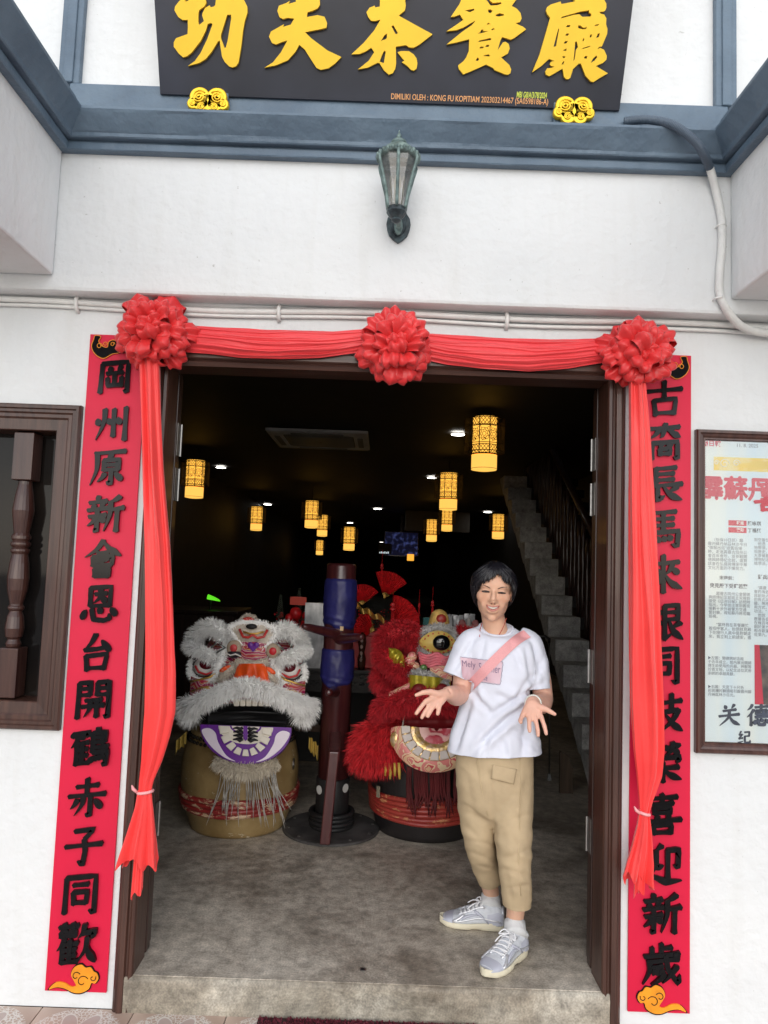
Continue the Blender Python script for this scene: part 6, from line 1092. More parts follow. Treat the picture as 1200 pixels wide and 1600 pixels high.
fur_blob(Q(608, 1058, 1.42), (.10, .08, .10), 3600, .045, 'cheek_fur', RFUR, RLH, seed=63, width=.0025); fur_blob(Q(622, 1078, 1.38), (.09, .07, .05), 1800, .04, 'cheek_fur', RFUR, RLH, seed=64, width=.0025)
fur_tube([Q(596, 1118, 1.34), Q(600, 1104, 1.27), Q(625, 1098, 1.20), Q(655, 1094, 1.165), Q(690, 1094, 1.165), Q(722, 1100, 1.20), Q(748, 1112, 1.28)], .062, 8000, .038, 'upper_lip_fur', RFUR, RLH, (0, -.3, -.25), rt=lambda t: 1, seed=65, width=.0027)
fur_tube([Q(742, 1010, 1.38), Q(730, 995, 1.35), Q(715, 992, 1.35)], .06, 1200, .04, 'ear_fur', RFUR, RLH, seed=66)
lf_ = MB(); lf_.grid(lambda u, v: tuple(Q(607 + 26 * u + 3.5 * sin(pi * u) * (v - .5) * 4, 1012 + 32 * u - 9 * sin(pi * u) * (v - .5) * 2, 1.255 - .02 * sin(pi * v) + .006 * sin(u * 20))), 20, 9); lf_.build('gold_leaf', YG, RLH, smooth=True)
for k, (px, py, r_) in enumerate(((640, 1034, .030), (648, 1042, .028), (644, 1026, .026))): MB().ball(Q(px, py, 1.27), (r_, r_ * .7, r_), 14, 10).build('pink_knot', GPK, RLH, smooth=True)
e = Q(684, 1004, 1.30); al = crom([(-.105, .0, 0), (-.06, .05, 0), (0, .068, 0), (.06, .05, 0), (.10, .0, 0), (.06, -.045, 0), (0, -.06, 0), (-.06, -.045, 0)], 4, True)
fur_tube([Q(657, 1004, 1.31), Q(664, 1020, 1.29), Q(682, 1028, 1.28), Q(700, 1024, 1.29), Q(712, 1010, 1.31)], .026, 1800, .026, 'lid_fur', GFUR, RLH, (0, -.3, -.3), seed=67); fur_tube([Q(657, 1000, 1.31), Q(664, 986, 1.30), Q(684, 980, 1.29), Q(703, 985, 1.30), Q(712, 998, 1.31)], .020, 1300, .022, 'lid_fur', GFUR, RLH, (0, -.3, .3), seed=68)
m = MB(); nn = len(al); vs = [(e.x + p.x * k, 1.275 - .04 * (1 - k * k), e.z + p.y * k) for k in (1, .8, .6, .4, .2, .01) for p in al]; m.add(vs, [(j * nn + i, j * nn + (i + 1) % nn, (j + 1) * nn + (i + 1) % nn, (j + 1) * nn + i) for j in range(5) for i in range(nn)]); m.build('eye_plate', M('eye_gold', (.62, .45, .10), rough=.35, col2=(.72, .50, .16), scale=20), RLH, smooth=True)
MB().ball((e.x + .015, 1.235, e.z + .006), (.048, .026, .042), 20, 14).build('pupil', M('pupil_black', (.004, .004, .005), rough=.05, spec=.8), RLH, smooth=True)
m = MB()
for k in range(16): a = 2 * pi * k / 16; m.ball((e.x + .078 * cos(a), 1.258 + .006, e.z + .053 * sin(a)), .006, 8, 6)
m.build('eye_bead', M('bead_red', (.5, .05, .03), rough=.3), RLH, smooth=True)
h_ = Q(686, 972, 1.36); MB().lathe([(.055, -.06), (.06, -.03), (.058, .0), (.052, .03), (.040, .055), (.022, .068), (.001, .072)], (h_.x, 1.36, h_.z), 20).build('horn', M('horn_gold', (.62, .40, .12), rough=.45, var=.3, scale=30), RLH, smooth=True); MB().ball((h_.x + .008, 1.315, h_.z + .02), (.030, .018, .028), 14, 10).build('horn_jewel', M('horn_red', (.32, .03, .02), rough=.4), RLH, smooth=True)
for k in range(5):
    y = 1020 + 4.2 * k; MB().tube(crom([Q(654 + k, y, 1.28), Q(668, y + 5, 1.25), Q(684, y + 1, 1.245), Q(696, y + 8 - k, 1.255), Q(708, y + 3, 1.28)], 5), .009, 7).build('pink_swirl', PKC, RLH, smooth=True)
MB().ball(Q(662, 1043, 1.225), (.020, .014, .017), 14, 10).build('green_bead', M('green_jewel', (.10, .22, .06), rough=.1, spec=.8), RLH, smooth=True)
MB().grid(lambda u, v: tuple(Q(lerp(672, 706, u), lerp(1040, 1062, v) + 5 * abs(u - .5), 1.225 - .02 * sin(pi * u))), 12, 10).build('nose_bridge', GPK, RLH, smooth=True)
fur_tube([Q(638, 1056, 1.24), Q(652, 1050, 1.22), Q(668, 1054, 1.21), Q(684, 1062, 1.205), Q(700, 1066, 1.22)], .016, 1300, .02, 'nose_fur', GFUR, RLH, (0, -.2, 0), seed=69)
MB().grid(lambda u, v: tuple(Q(lerp(638, 704, u), lerp(1054, 1080, v) + 6 * u * (1 - v), 1.225 - .05 * sin(pi * u) - .012 * sin(u * 12))), 26, 12).build('nose_wing', YG, RLH, smooth=True)
for px in (655, 690): MB().ball(Q(px, 1078, 1.185), (.040, .03, .034), 16, 12).build('nostril', RCL, RLH, smooth=True)
MB().grid(lambda u, v: tuple(Q(lerp(608, 640, u), lerp(1090, 1074, u) - 8 + 12 * v, 1.22 - .02 * sin(pi * v))), 12, 6).build('whisker_band', GPK, RLH, smooth=True)
MB().grid(lambda u, v: tuple(Q(lerp(630, 745, u), lerp(1112, 1142, v), 1.23 + .06 * sin(pi * v) + .008 * sin(u * 24))), 40, 10).build('mouth_cloth', RCL, RLH, smooth=True)
JO2 = Q(682, 1140, 1.22); JE = Q(676, 1206, 1.12); jY2 = (JE - JO2); JL2 = jY2.length; jY2.normalize(); jN2 = Vector((1, 0, 0)).cross(jY2).normalized(); jN2 = -jN2 if jN2.y > 0 else jN2; hw2 = Q(682, 1150, 1.2).x - Q(612, 1150, 1.2).x
def J2(a, b, h=0.0): return tuple(JO2 + Vector((1, 0, 0)) * (a * hw2) + jY2 * (b * JL2) + jN2 * h)
def bowl(r0, r1, h0, h1, nm, mat):
    MB().grid(lambda u, v: J2(lerp(r0, r1, v) * cos(pi * u), lerp(r0, r1, v) * sin(pi * u), lerp(h0, h1, v) + .010 * sin(pi * v) + .002 * ns(u * 30, v * 6)), 48, 8).build(nm, mat, RLH, smooth=True)
bowl(1.02, .80, .0, .045, 'jaw_rim', GPK); bowl(.80, .62, .045, .046, 'jaw_gum', GOLDF); bowl(.40, .05, .03, .015, 'tongue', brocade('tongue_brocade', [(.45, .05, .07), (.62, .28, .28), (.70, .40, .35)])); bowl(.66, .38, .03, .03, 'gold_inner', GOLDF)
for k in range(11):
    a0 = pi * (k + .06) / 11; a1 = pi * (k + .94) / 11; MB().prism([(.80 * cos(a0), .80 * sin(a0)), (.80 * cos(a1), .80 * sin(a1)), (.60 * cos(a1), .60 * sin(a1)), (.60 * cos(a0), .60 * sin(a0))], lambda a, b, d: J2(a, b, d), .05, .064).build('tooth', M('red_lion_tooth', (.68, .60, .55), rough=.35), RLH, bevel=.004)
MB().ball(Q(622, 1156, 1.19), (.045, .03, .05), 16, 12).build('jaw_corner', GOLDF, RLH, smooth=True)
for k, (px, py, rx, rz) in enumerate(((585, 1150, .09, .07), (600, 1168, .09, .09), (610, 1140, .07, .06), (578, 1172, .08, .06))): fur_blob(Q(px, py, 1.34), (rx, .06, rz), 2200, .085, 'side_fur', RFURB, RLH, (-.5, -.1, -.7), seed=71 + k, width=.003)
for k in range(4): MB().tube([Q(602 + k * 7, 1192, 1.27), Q(603 + k * 7, 1203 + 3 * (k % 2), 1.265), Q(602 + k * 7.5, 1212 + 5 * (k % 2), 1.27)], [.008, .009, .006], 7).build('yellow_fringe', M('fringe_yellow', (.66, .45, .08), rough=.6), RLH, smooth=True)
m = MB(); rnd = random.Random(4)
for k in range(60):
    px = rnd.uniform(636, 735); P = crom([Q(px, 1198, 1.20), Q(px + rnd.uniform(-4, 4), 1235, 1.235), Q(px + rnd.uniform(-8, 8), 1262 + rnd.uniform(-15, 20), 1.245)], 4); m.tube(P, [.006] * 7 + [.004, .001], 5)
m.build('beard_tuft', M('beard_dark_red', (.09, .006, .008), rough=.7, var=.3), RLH, smooth=True)
MB().tube([Q(634, 1090, 1.24), Q(632, 1115, 1.24), Q(628, 1140, 1.22)], .004, 6).build('jaw_cord', M('cord_pale', (.5, .45, .38), rough=.7), RLH)
# ================================================================== the woman
from mathutils.bvhtree import BVHTree
WY = .30
PE = thing('person', 'woman in white printed t-shirt and khaki cropped trousers, both palms held open', 'person', (.49, .28, 0))
def K(px, py, y): return at(px, py, y)
SKIN = vcol_mat('skin', rough=.48, var=.05, scale=30, sss=.12, spec=.4, bump=.06, bscale=260)
hc_ = K(771, 924, .285); HS = 1.02
hrot = Matrix.Rotation(radians(-8), 3, 'Z') @ Matrix.Rotation(radians(2.5), 3, 'Y') @ Matrix.Rotation(radians(4), 3, 'X')
def Hd(x, y, z): return hc_ + hrot @ Vector((x * HS, y * HS, z * HS))
b = MB()
def el(c, r): b.ball(Hd(*c), Vector(r) * HS, 24, 16, hrot)
el((0, .012, .030), (.074, .090, .082)); el((0, -.020, -.034), (.0625, .068, .080)); el((0, -.034, .030), (.063, .056, .050)); el((0, -.058, -.098), (.022, .021, .018)); el((0, -.030, -.078), (.040, .044, .034))
for s in (-1, 1):
    el((s * .041, -.054, -.016), (.027, .027, .026)); el((s * .030, -.076, .026), (.024, .011, .007)); el((s * .031, -.072, .006), (.018, .012, .010)); el((s * .031, -.074, -.010), (.015, .009, .007)); el((s * .033, -.064, -.046), (.016, .014, .020)); el((s * .012, -.090, -.030), (.0085, .010, .0075)); el((s * .075, .012, -.014), (.009, .020, .030)); el((s * .042, -.004, -.056), (.015, .034, .036))
b.tube([Hd(0, -.078, .020), Hd(0, -.089, .002), Hd(0, -.099, -.016), Hd(0, -.104, -.027)], [.0092, .0096, .0115, .0135], 12); el((0, -.098, -.031), (.0105, .011, .009))
el((0, -.083, -.048), (.026, .011, .009)); el((0, -.080, -.072), (.024, .011, .010))
nb0 = K(775, 1000, .315); b.tube([Hd(0, .018, -.03), Hd(0, .020, -.085), nb0 + Vector((0, 0, .03)), nb0 - Vector((0, 0, .03))], [.052, .047, .051, .072], 20)
# trunk inside the clothes
b.tube([K(776, 1000, .31), K(777, 1030, .30), K(776, 1090, .30), K(774, 1150, .30), K(773, 1190, .30), K(773, 1225, .30)], [.080, .095, .092, .092, .088, .080], 24)
def limb(pts, rs, n=16): b.tube(crom(pts, 5), [interp([(i / (len(rs) - 1), r) for i, r in enumerate(rs)], k / ((len(pts) - 1) * 5)) for k in range((len(pts) - 1) * 5 + 1)], n)
# arms
limb([K(738, 1003, .30), K(727, 1040, .30), K(722, 1078, .29)], [.050, .045, .040]); limb([K(722, 1080, .29), K(714, 1087, .235), K(707, 1085, .17), K(698, 1083, .105)], [.041, .041, .035, .0245])
limb([K(826, 1005, .30), K(842, 1050, .29), K(849, 1090, .27)], [.050, .044, .039]); limb([K(849, 1092, .27), K(846, 1100, .21), K(838, 1099, .15), K(830, 1098, .10)], [.040, .039, .032, .0240])
def hand(wr, kn, tips, mids, th, y):
    w_ = K(*wr)
    for k_, t_, m_ in zip(kn, tips, mids):
        kk = K(k_[0], k_[1], k_[2]); b.tube([w_, w_.lerp(kk, .5) + Vector((0, .004, 0)), kk], [.0215, .0150, .0100], 12); tt = K(*t_); mm = K(*m_); b.tube(crom([kk, mm, tt], 5), [.0092, .0090, .0086, .0084, .0085, .0086, .0082, .0079, .0074, .0068, .0050], 12)
    P = [K(*q) for q in th]; b.tube([w_] + P, [.0205, .0155, .0115, .0098, .0064], 12)
hand((698, 1083, .105), [(665, 1096, .045), (670, 1103, .05), (677, 1104, .055), (687, 1101, .062)], [(649, 1117, .025), (658, 1123.5, .03), (667, 1121.5, .036), (683, 1118, .045)], [(656, 1107, .030), (663, 1114, .034), (671, 1114, .040), (685, 1111, .050)], [(684, 1085, .075), (672, 1081, .06), (661, 1082, .05), (648, 1087, .045)], .05)
hand((830, 1098, .10), [(846, 1121, .055), (837, 1126, .05), (827, 1126, .05), (816, 1119, .055)], [(854, 1149, .03), (841, 1152, .026), (828, 1145, .024), (815, 1130, .022)], [(851, 1136, .040), (840, 1140, .034), (827, 1137, .032), (813, 1126, .034)], [(844, 1106, .075), (853, 1108, .065), (860, 1112, .058), (869, 1117, .052)], .05)
# legs
limb([K(745, 1230, .33), K(752, 1325, .33), K(762, 1370, .41), K(769, 1405, .47), K(770, 1432, .50)], [.055, .040, .036, .034, .036]); limb([K(803, 1230, .28), K(803, 1340, .21), K(806, 1410, .23), K(804, 1440, .24), K(803, 1478, .245)], [.055, .042, .037, .034, .038])
body = b.build('body', SKIN, PE); remesh(body, .0032, 3, .5)
inv = hrot.transposed(); o_ = ORG[PE.name]
wr_pts = [K(698, 1083, .105), K(830, 1098, .10), K(707, 1085, .16), K(838, 1099, .15)]
def soft(q):
    p = inv @ (q - hc_) / HS
    if abs(p.x) < .13 and abs(p.y) < .16 and -.20 < p.z < .15:
        keep = exp(-(p.x / .016) ** 2 - ((p.z + .022) / .022) ** 2) if p.y < -.06 else 0; keep = max(keep, .55 * exp(-(p.x / .03) ** 2 - ((p.z + .060) / .016) ** 2) if p.y < -.05 else 0); return 1 - .92 * min(1, keep)
    d = min((q - w).length for w in wr_pts); return 1.0 if d < .030 else max(0, 1 - (d - .030) / .015)
relax(body, soft, 14)
def skin_c(co):
    p = inv @ (co + o_ - hc_) / HS; c = Vector((.66, .385, .262))
    if abs(p.x) < .12 and abs(p.y) < .14 and -.13 < p.z < .14:
        cheek = exp(-((abs(p.x) - .040) / .018) ** 2 - ((p.z + .022) / .018) ** 2) * (1 if p.y < -.03 else 0); c = c.lerp(Vector((.62, .30, .19)), .55 * cheek)
        under = exp(-((abs(p.x) - .040) / .014) ** 2 - ((p.z + .008) / .008) ** 2) * (1 if p.y < -.03 else 0); c = c.lerp(Vector((.50, .25, .14)), .35 * under)
    elif co.z + o_.z < 1.15: c = Vector((.70, .40, .30)) if co.z + o_.z > .8 else Vector((.60, .36, .25))
    return c
paint(body, skin_c)
# nails, eyes, brows, mouth
DKB = M('dark_lash', (.016, .010, .009), rough=.4); BROW = M('eyebrow_brown', (.06, .035, .026), rough=.8); LIP = M('lip_pink', (.52, .20, .16), rough=.4, var=.08, scale=60); TTH = M('teeth_ivory', (.72, .68, .60), rough=.3); EYB = M('eye_ball', (.10, .07, .06), rough=.25, spec=.3)
bt0 = BVHTree.FromPolygons([v.co + o_ for v in body.data.vertices], [tuple(p.vertices) for p in body.data.polygons])
def onface(x, z, off):
    s_ = Hd(x, -.25, z); d_ = hrot @ Vector((0, 1, 0)); hit = bt0.ray_cast(s_, d_); return hit[0] - d_ * off if hit[0] else Hd(x, -.08, z)
for s in (-1, 1):
    e = MB(); n = 12; up = [onface(s * lerp(.016, .047, k / n), .0042 + .0027 * sin(pi * k / n) + (.0008 if s < 0 else 0), .0012) for k in range(n + 1)]; lo = [onface(s * lerp(.016, .047, k / n), .0022 - .0008 * sin(pi * k / n), .0010) for k in range(n + 1)]
    e.add(up + lo, [(k, k + 1, n + 2 + k, n + 1 + k) for k in range(n)]); e.build('eye', EYB, PE, smooth=True)
    MB().ball(onface(s * .031, .0032, .0005), (.0042, .0022, .0024), 10, 8).build('iris', DKB, PE, smooth=True)
    MB().tube([p + Vector((0, -.0008, .0004)) for p in up], [.0005] + [.0016] * (n - 1) + [.0008], 6).build('eyelash', DKB, PE, smooth=True)
    MB().tube([p + Vector((0, -.0002, -.0004)) for p in lo], [.0004] + [.0007] * (n - 1) + [.0004], 6).build('lower_lash', BROW, PE, smooth=True)
    MB().tube([onface(s * lerp(.014, .052, k / n), .0215 + .0075 * sin(pi * (k / n) * .75) - .003 * (1 - k / n), -.0004) for k in range(n + 1)], [.0012, .0022, .0026, .0027, .0027, .0026, .0024, .0022, .002, .0017, .0014, .001, .0007], 6, flat=.8).build('eyebrow', BROW, PE, smooth=True)
    MB().ball(Hd(s * .0068, -.1015, -.0395), (.0034, .003, .002), 8, 6).build('nostril', M('nostril_shade', (.12, .04, .03), rough=.7), PE, smooth=True)
n = 14; mo = lambda k: lerp(-.0265, .0265, k / n)
ul = [onface(mo(k), -.0525 + .0045 * (abs(2 * k / n - 1)) ** 1.5 + (-.0012 if k == 7 else 0), .0008) for k in range(n + 1)]; ll = [onface(mo(k) * .96, -.0660 + .0150 * (abs(2 * k / n - 1)) ** 2.0, .0006) for k in range(n + 1)]
tm = MB(); tm.add([p + Vector((0, .0002, 0)) for p in ul] + [p + Vector((0, .0002, 0)) for p in ll], [(k, k + 1, n + 2 + k, n + 1 + k) for k in range(n)]); tm.build('mouth', M('mouth_inner', (.30, .10, .08), rough=.5), PE)
t2 = MB(); up_ = [p + Vector((0, -.0010, -.0008)) for p in ul[2:-2]]; dn_ = [p.lerp(q, .62) + Vector((0, -.0010, 0)) for p, q in zip(ul[2:-2], ll[2:-2])]; m_ = len(up_); t2.add(up_ + dn_, [(k, k + 1, m_ + 1 + k, m_ + k) for k in range(m_ - 1)]); t2.build('teeth', TTH, PE)
w_l = [.0010] + [.0036] * (n - 1) + [.0010]
MB().tube([p + Vector((0, 0, .0012)) for p in ul], [w * .75 for w in w_l], 8).build('lip', LIP, PE, smooth=True); MB().tube([p + Vector((0, -.0004, -.0018)) for p in ll], [w * 1.25 * (.5 + .5 * sin(pi * i / n)) for i, w in enumerate(w_l)], 8).build('lip', LIP, PE, smooth=True)
# hair
HAIRM = M('black_hair', (.004, .004, .006), rough=.26, col2=(.018, .017, .022), scale=16, stretch=(40, 40, 4), spec=.5)
hr = MB(); rnd = random.Random(12)
def hsurf(az, el_, k):   # az 0 = front
    rx, ry, rz = .0835 * k, .1010 * k, .0955 * k; return (rx * sin(az) * cos(el_), .012 - ry * cos(az) * cos(el_), .030 + rz * sin(el_))
def hend(az):
    a = (az + pi) % (2 * pi) - pi; part = .14; d = abs(a - part)
    base = interp([(0, .098), (.12, .084), (.30, .066), (.48, .058), (.72, .048), (.95, .022), (1.15, -.020), (1.5, -.048), (2.2, -.078), (3.2, -.095)], d); return base
capm = MB()
def capf(u, v):
    az = u * 2 * pi; ze = hend(az) + .020; s_ = max(-1, min(1, (ze - .030) / .094)); e0 = math.asin(s_); e_ = lerp(e0, pi / 2, v); p = hsurf(az, e_, .985 + .012 * ns(az * 14, e_ * 1.2, 3) + .008 * ns(az * 33, e_ * 1.5, 5))
    if ze < -.06: pass
    return tuple(Hd(*p))
capm.grid(capf, 260, 24, wrapu=True); capm.build('hair_cap', M('hair_shadow_black', (.002, .002, .003), rough=.6, spec=.2), PE, smooth=True)
crown = (.012, .040)
for i in range(900):
    az = rnd.uniform(-pi, pi)
    if i % 3 == 0: az = rnd.uniform(-1.6, 1.6)
    k0 = rnd.choice((.97, .99, 1.02, 1.05, 1.08)) + rnd.uniform(-.01, .02); ze = hend(az) + (rnd.uniform(-.020, .010) if abs(az) < 1.2 else rnd.uniform(-.014, .010)); n_ = 10; pts = []; sw = rnd.uniform(-.16, .16); e_top = rnd.uniform(.95, 1.5); w0 = rnd.uniform(.0018, .0055)
    for t in range(n_):
        f = t / (n_ - 1); zc_ = lerp(.030 + .0955 * sin(e_top), ze, f ** .9); s_ = max(-1, min(1, (zc_ - .030) / .0955)); ee = math.asin(s_) if zc_ > .03 else math.asin(s_) * .5
        a2 = az * (.25 + .75 * min(1, f * 1.6)) + .14 * (1 - f) + sw * f * f * .6; p = list(hsurf(a2, ee, k0 + .035 * sin(pi * min(1, f * 1.15)) + .010 * ns(az * 9, f * 3))); p[2] = zc_
        if zc_ < 0: q_ = 1 - .10 * (-zc_ / .1); p[0] *= q_; p[1] = .012 + (p[1] - .012) * q_
        pts.append(Hd(*p))
    hr.tube(pts, [w0 * .5, w0 * .9, w0, w0, w0, w0 * .95, w0 * .85, w0 * .7, w0 * .45, w0 * .1], 5, flat=.6)
hr.build('hair', HAIRM, PE, smooth=True, kind='stuff')
# ---------------------------------------------------------------- t-shirt
TEE = M('white_cotton', (.68, .70, .79), rough=.75, var=.02, scale=12, bump=.08, bscale=400, sheen=.1, spec=.25)
def ringpx(py, l, r, dep, drop, yc, n=64, ex=2.3, tw=0.0):
    A = K(l, py, yc); C_ = K(r, py, yc); cx = (A + C_) / 2; hw = (C_.x - A.x) / 2; out = []
    for k in range(n):
        a = 2 * pi * k / n; ca, sa = cos(a), sin(a); x = math.copysign(abs(ca) ** (2 / ex), ca) * hw; y = math.copysign(abs(sa) ** (2 / ex), sa) * dep
        out.append((cx.x + x, yc + y - tw * x, cx.z + (drop * sa if sa < 0 else drop * .3 * sa) + (C_.z - A.z) * .5 * ca * 0))
    return out
sh = MB(); RG = [(979, 751, 799, .056, .034, .318), (983, 744, 806, .064, .026, .316), (988, 736, 815, .074, .014, .313), (994, 729, 825, .083, .006, .310), (1003, 724, 833, .092, 0, .306), (1020, 725, 834, .103, 0, .303), (1045, 727, 832, .112, 0, .300), (1065, 728, 830, .114, 0, .300), (1090, 723, 830, .110, 0, .300), (1115, 716, 833, .110, 0, .300), (1140, 709, 838, .114, 0, .300), (1160, 704, 843, .118, 0, .300), (1174, 701, 846, .121, 0, .300), (1200, 699, 848, .122, 0, .300)]
sh.loft([ringpx(*q, tw=.10) for q in RG])
def slv(p, r):
    P = crom([K(*q) for q in p], 5); sh.tube(P, [interp([(i / (len(r) - 1), v) for i, v in enumerate(r)], k / (len(P) - 1)) for k in range(len(P))], 28)
slv([(750, 997, .31), (734, 1006, .302), (723, 1027, .297), (711, 1056, .285), (704, 1075, .277)], [.046, .054, .054, .0515, .051]); slv([(810, 997, .31), (826, 1007, .302), (834, 1034, .29), (840, 1074, .272), (842, 1094, .263)], [.046, .055, .054, .050, .050])
tee = sh.build('t_shirt', TEE, PE); remesh(tee, .0048, 4, .5)
FOLDS = crease_fn([(840, 1072, 772, 1114, 4.5, .010), (832, 1092, 762, 1152, 5, .009), (826, 1060, 802, 1098, 4, .006), (728, 1072, 765, 1112, 4.5, .008), (737, 1092, 716, 1158, 5, .007), (792, 1122, 742, 1172, 5, .008), (822, 1118, 818, 1176, 5, .009), (757, 1002, 752, 1030, 4, .004), (797, 1004, 812, 1040, 4, .005), (800, 1140, 838, 1168, 5, .007), (728, 1118, 712, 1170, 5, .008), (760, 1150, 756, 1182, 4.5, .006), (786, 1158, 790, 1182, 4.5, .006), (737, 1004, 713, 1042, 4, .006), (730, 1020, 722, 1058, 3.5, .005), (832, 1008, 848, 1058, 4, .006), (822, 1018, 830, 1072, 3.5, .006), (846, 1030, 836, 1070, 3.5, .005), (775, 1085, 815, 1102, 5, .005), (742, 1070, 748, 1100, 4, .005)])
def wr(co, nn_):
    p = co + o_; x, z = p.x - .49, p.z
    front = sstep(.1, -.3, nn_.y); d = (FOLDS(p) * front if front > .02 else 0) + .0030 * (1 - abs(ns(x * 7 + z * 9, z * 4 - x * 8, 1.3)) * 2.4) + .0016 * ns(x * 26 + z * 20, z * 18, 7.7)
    d += .004 * sin(x * 52 + 3 * ns(x * 4, z * 3, 2)) * sstep(.92, .76, z)
    return nn_ * d
displace(tee, wr)
hl_ = K(701, 1180, .24); hr_ = K(846, 1177, .24); cut(tee, (hl_ + hr_) / 2, Vector(((hr_.z - hl_.z), 0, -(hr_.x - hl_.x))) * 1.0)
cA_ = K(711.5, 1056.5, .285); cut(tee, cA_, (K(706, 1071, .279) - K(714, 1050, .287)), lambda q: (q - cA_).length < .085 and q.x < cA_.x + .062 and q.z < cA_.z + .03)
cB_ = K(840, 1077, .272); cut(tee, cB_, (K(842, 1092, .264) - K(839, 1066, .275)), lambda q: (q - cB_).length < .085 and q.x > cB_.x - .060 and q.z < cB_.z + .03)
tv = [v.co + o_ for v in tee.data.vertices]; bt = BVHTree.FromPolygons(tv, [tuple(p.vertices) for p in tee.data.polygons])
def onshirt(px, py, off=.0015):
    v = (K(px, py, 1.0) - CAM).normalized(); h_ = bt.ray_cast(CAM, v); q = h_[0] if h_[0] else K(px, py, .19); return q - v * off
sm = tee.modifiers.new('t', 'SOLIDIFY'); sm.thickness = .0022; sm.offset = -1
MB().loft([ringpx(*q, tw=.10) for q in [(a_, l_ + 4.5, r_ - 4, d_ - .016, dr_, y_) for a_, l_, r_, d_, dr_, y_ in RG[3:-2]]]).build('t_shirt_side', TEE, PE, smooth=True)
# neck ribbing and hems
def hemband(fn_pts, r, name): MB().tube(fn_pts, r, 8, cap=False).build(name, TEE, PE, smooth=True)
cr_ = ringpx(979.5, 750.5, 799.5, .056, .034, .318, 48, tw=.10); hemband([Vector(p) + Vector((0, 0, .001)) for p in cr_ + [cr_[0]]], .0060, 'neck_rib')
# print on the chest
PRT = M('pink_print', (.56, .36, .42), rough=.5, col2=(.68, .50, .56), scale=14, stretch=(1, 1, .3)); PRL = M('print_purple_line', (.20, .13, .21), rough=.6)
cor = [(719, 1027), (785, 1035), (781, 1069), (723, 1061)]
def uvp(u, v): 
    t0 = (lerp(cor[0][0], cor[1][0], u), lerp(cor[0][1], cor[1][1], u)); t1 = (lerp(cor[3][0], cor[2][0], u), lerp(cor[3][1], cor[2][1], u)); return (lerp(t0[0], t1[0], v), lerp(t0[1], t1[1], v))
MB().grid(lambda u, v: tuple(onshirt(*uvp(u, v), .0035)), 26, 16).build('chest_print', PRT, PE, smooth=True)
m = MB(); bord = [uvp(t / 16, -.03 + .02 * (t % 2)) for t in range(17)] + [uvp(1.01 + .015 * (t % 2), t / 8) for t in range(9)] + [uvp(1 - t / 16, 1.02 + .02 * (t % 2)) for t in range(17)]
m.tube([onshirt(*q, .0045) for q in bord], .0008, 5); m.build('print_border', PRL, PE)
for s_, u0, u1, v0, v1 in (('Mely', .03, .36, .50, .12), ('Summer', .44, .97, .52, .14), ('Nice', .48, .66, .92, .66)):
    me = text_mesh(s_, 1.0, 0, 0); xs = [v.co.x for v in me.vertices]; ys = [v.co.y for v in me.vertices]; a0, a1, b0, b1 = min(xs), max(xs), min(ys), max(ys); M2 = MB()
    for v in me.vertices: q = onshirt(*uvp(lerp(u0, u1, (v.co.x - a0) / (a1 - a0)), lerp(v0, v1, (v.co.y - b0) / (b1 - b0))), .0048); v.co = q - o_
    me.materials.clear(); put(me, 'print_text', PRL, PE)
# strap
STR = M('pink_strap', (.72, .33, .34), rough=.6, var=.04, scale=200, bump=.1, bscale=500)
sA = [(824, 990), (813, 996), (800, 1006), (780, 1025), (760, 1045), (745, 1061), (730, 1077)]
sp1 = []; 
for k, (px, py) in enumerate(crom([(a, b_, 0) for a, b_ in sA], 6)[i].xy for i in range(37)):
    sp1.append((px, py))
def strapf(u, v):
    i = min(36, int(round(v * 36))); px, py = sp1[i]; nx, ny = .70, .71; w = 8.0; q = onshirt(px + nx * w * (u - .5) * 2, py + ny * w * (u - .5) * 2, .006); return tuple(q)
MB().grid(strapf, 7, 37).build('bag_strap', STR, PE, smooth=True)
# neck cord, bracelet
def onneck(px, py, off=.002):
    v = (K(px, py, 1.0) - CAM).normalized(); h_ = bt0.ray_cast(CAM, v); h2 = bt.ray_cast(CAM, v); c_ = [h for h in (h_, h2) if h[0]]; 
    if not c_: return K(px, py, .25)
    q = min(c_, key=lambda h: h[3]); return q[0] - v * off
MB().tube([onneck(*q) for q in ((753, 974), (750, 984), (749.5, 995))] , .0016, 6).build('neck_cord', M('red_cord', (.45, .06, .04), rough=.6), PE, smooth=True); MB().tube([onneck(*q) for q in ((791, 966), (788, 976), (784, 985), (779, 993))], .0016, 6).build('neck_cord', MATS['red_cord'], PE, smooth=True)
bc = K(833, 1099.5, .122); ax_ = (K(830, 1098, .10) - K(838, 1099, .15)).normalized(); a1_ = ax_.orthogonal().normalized(); a2_ = ax_.cross(a1_); MB().tube([bc + (a1_ * cos(t) + a2_ * sin(t)) * .0315 for t in [2 * pi * k / 32 for k in range(33)]], .0038, 8, cap=False).build('bracelet', M('jade_white', (.66, .68, .62), rough=.15, spec=.6), PE, smooth=True)
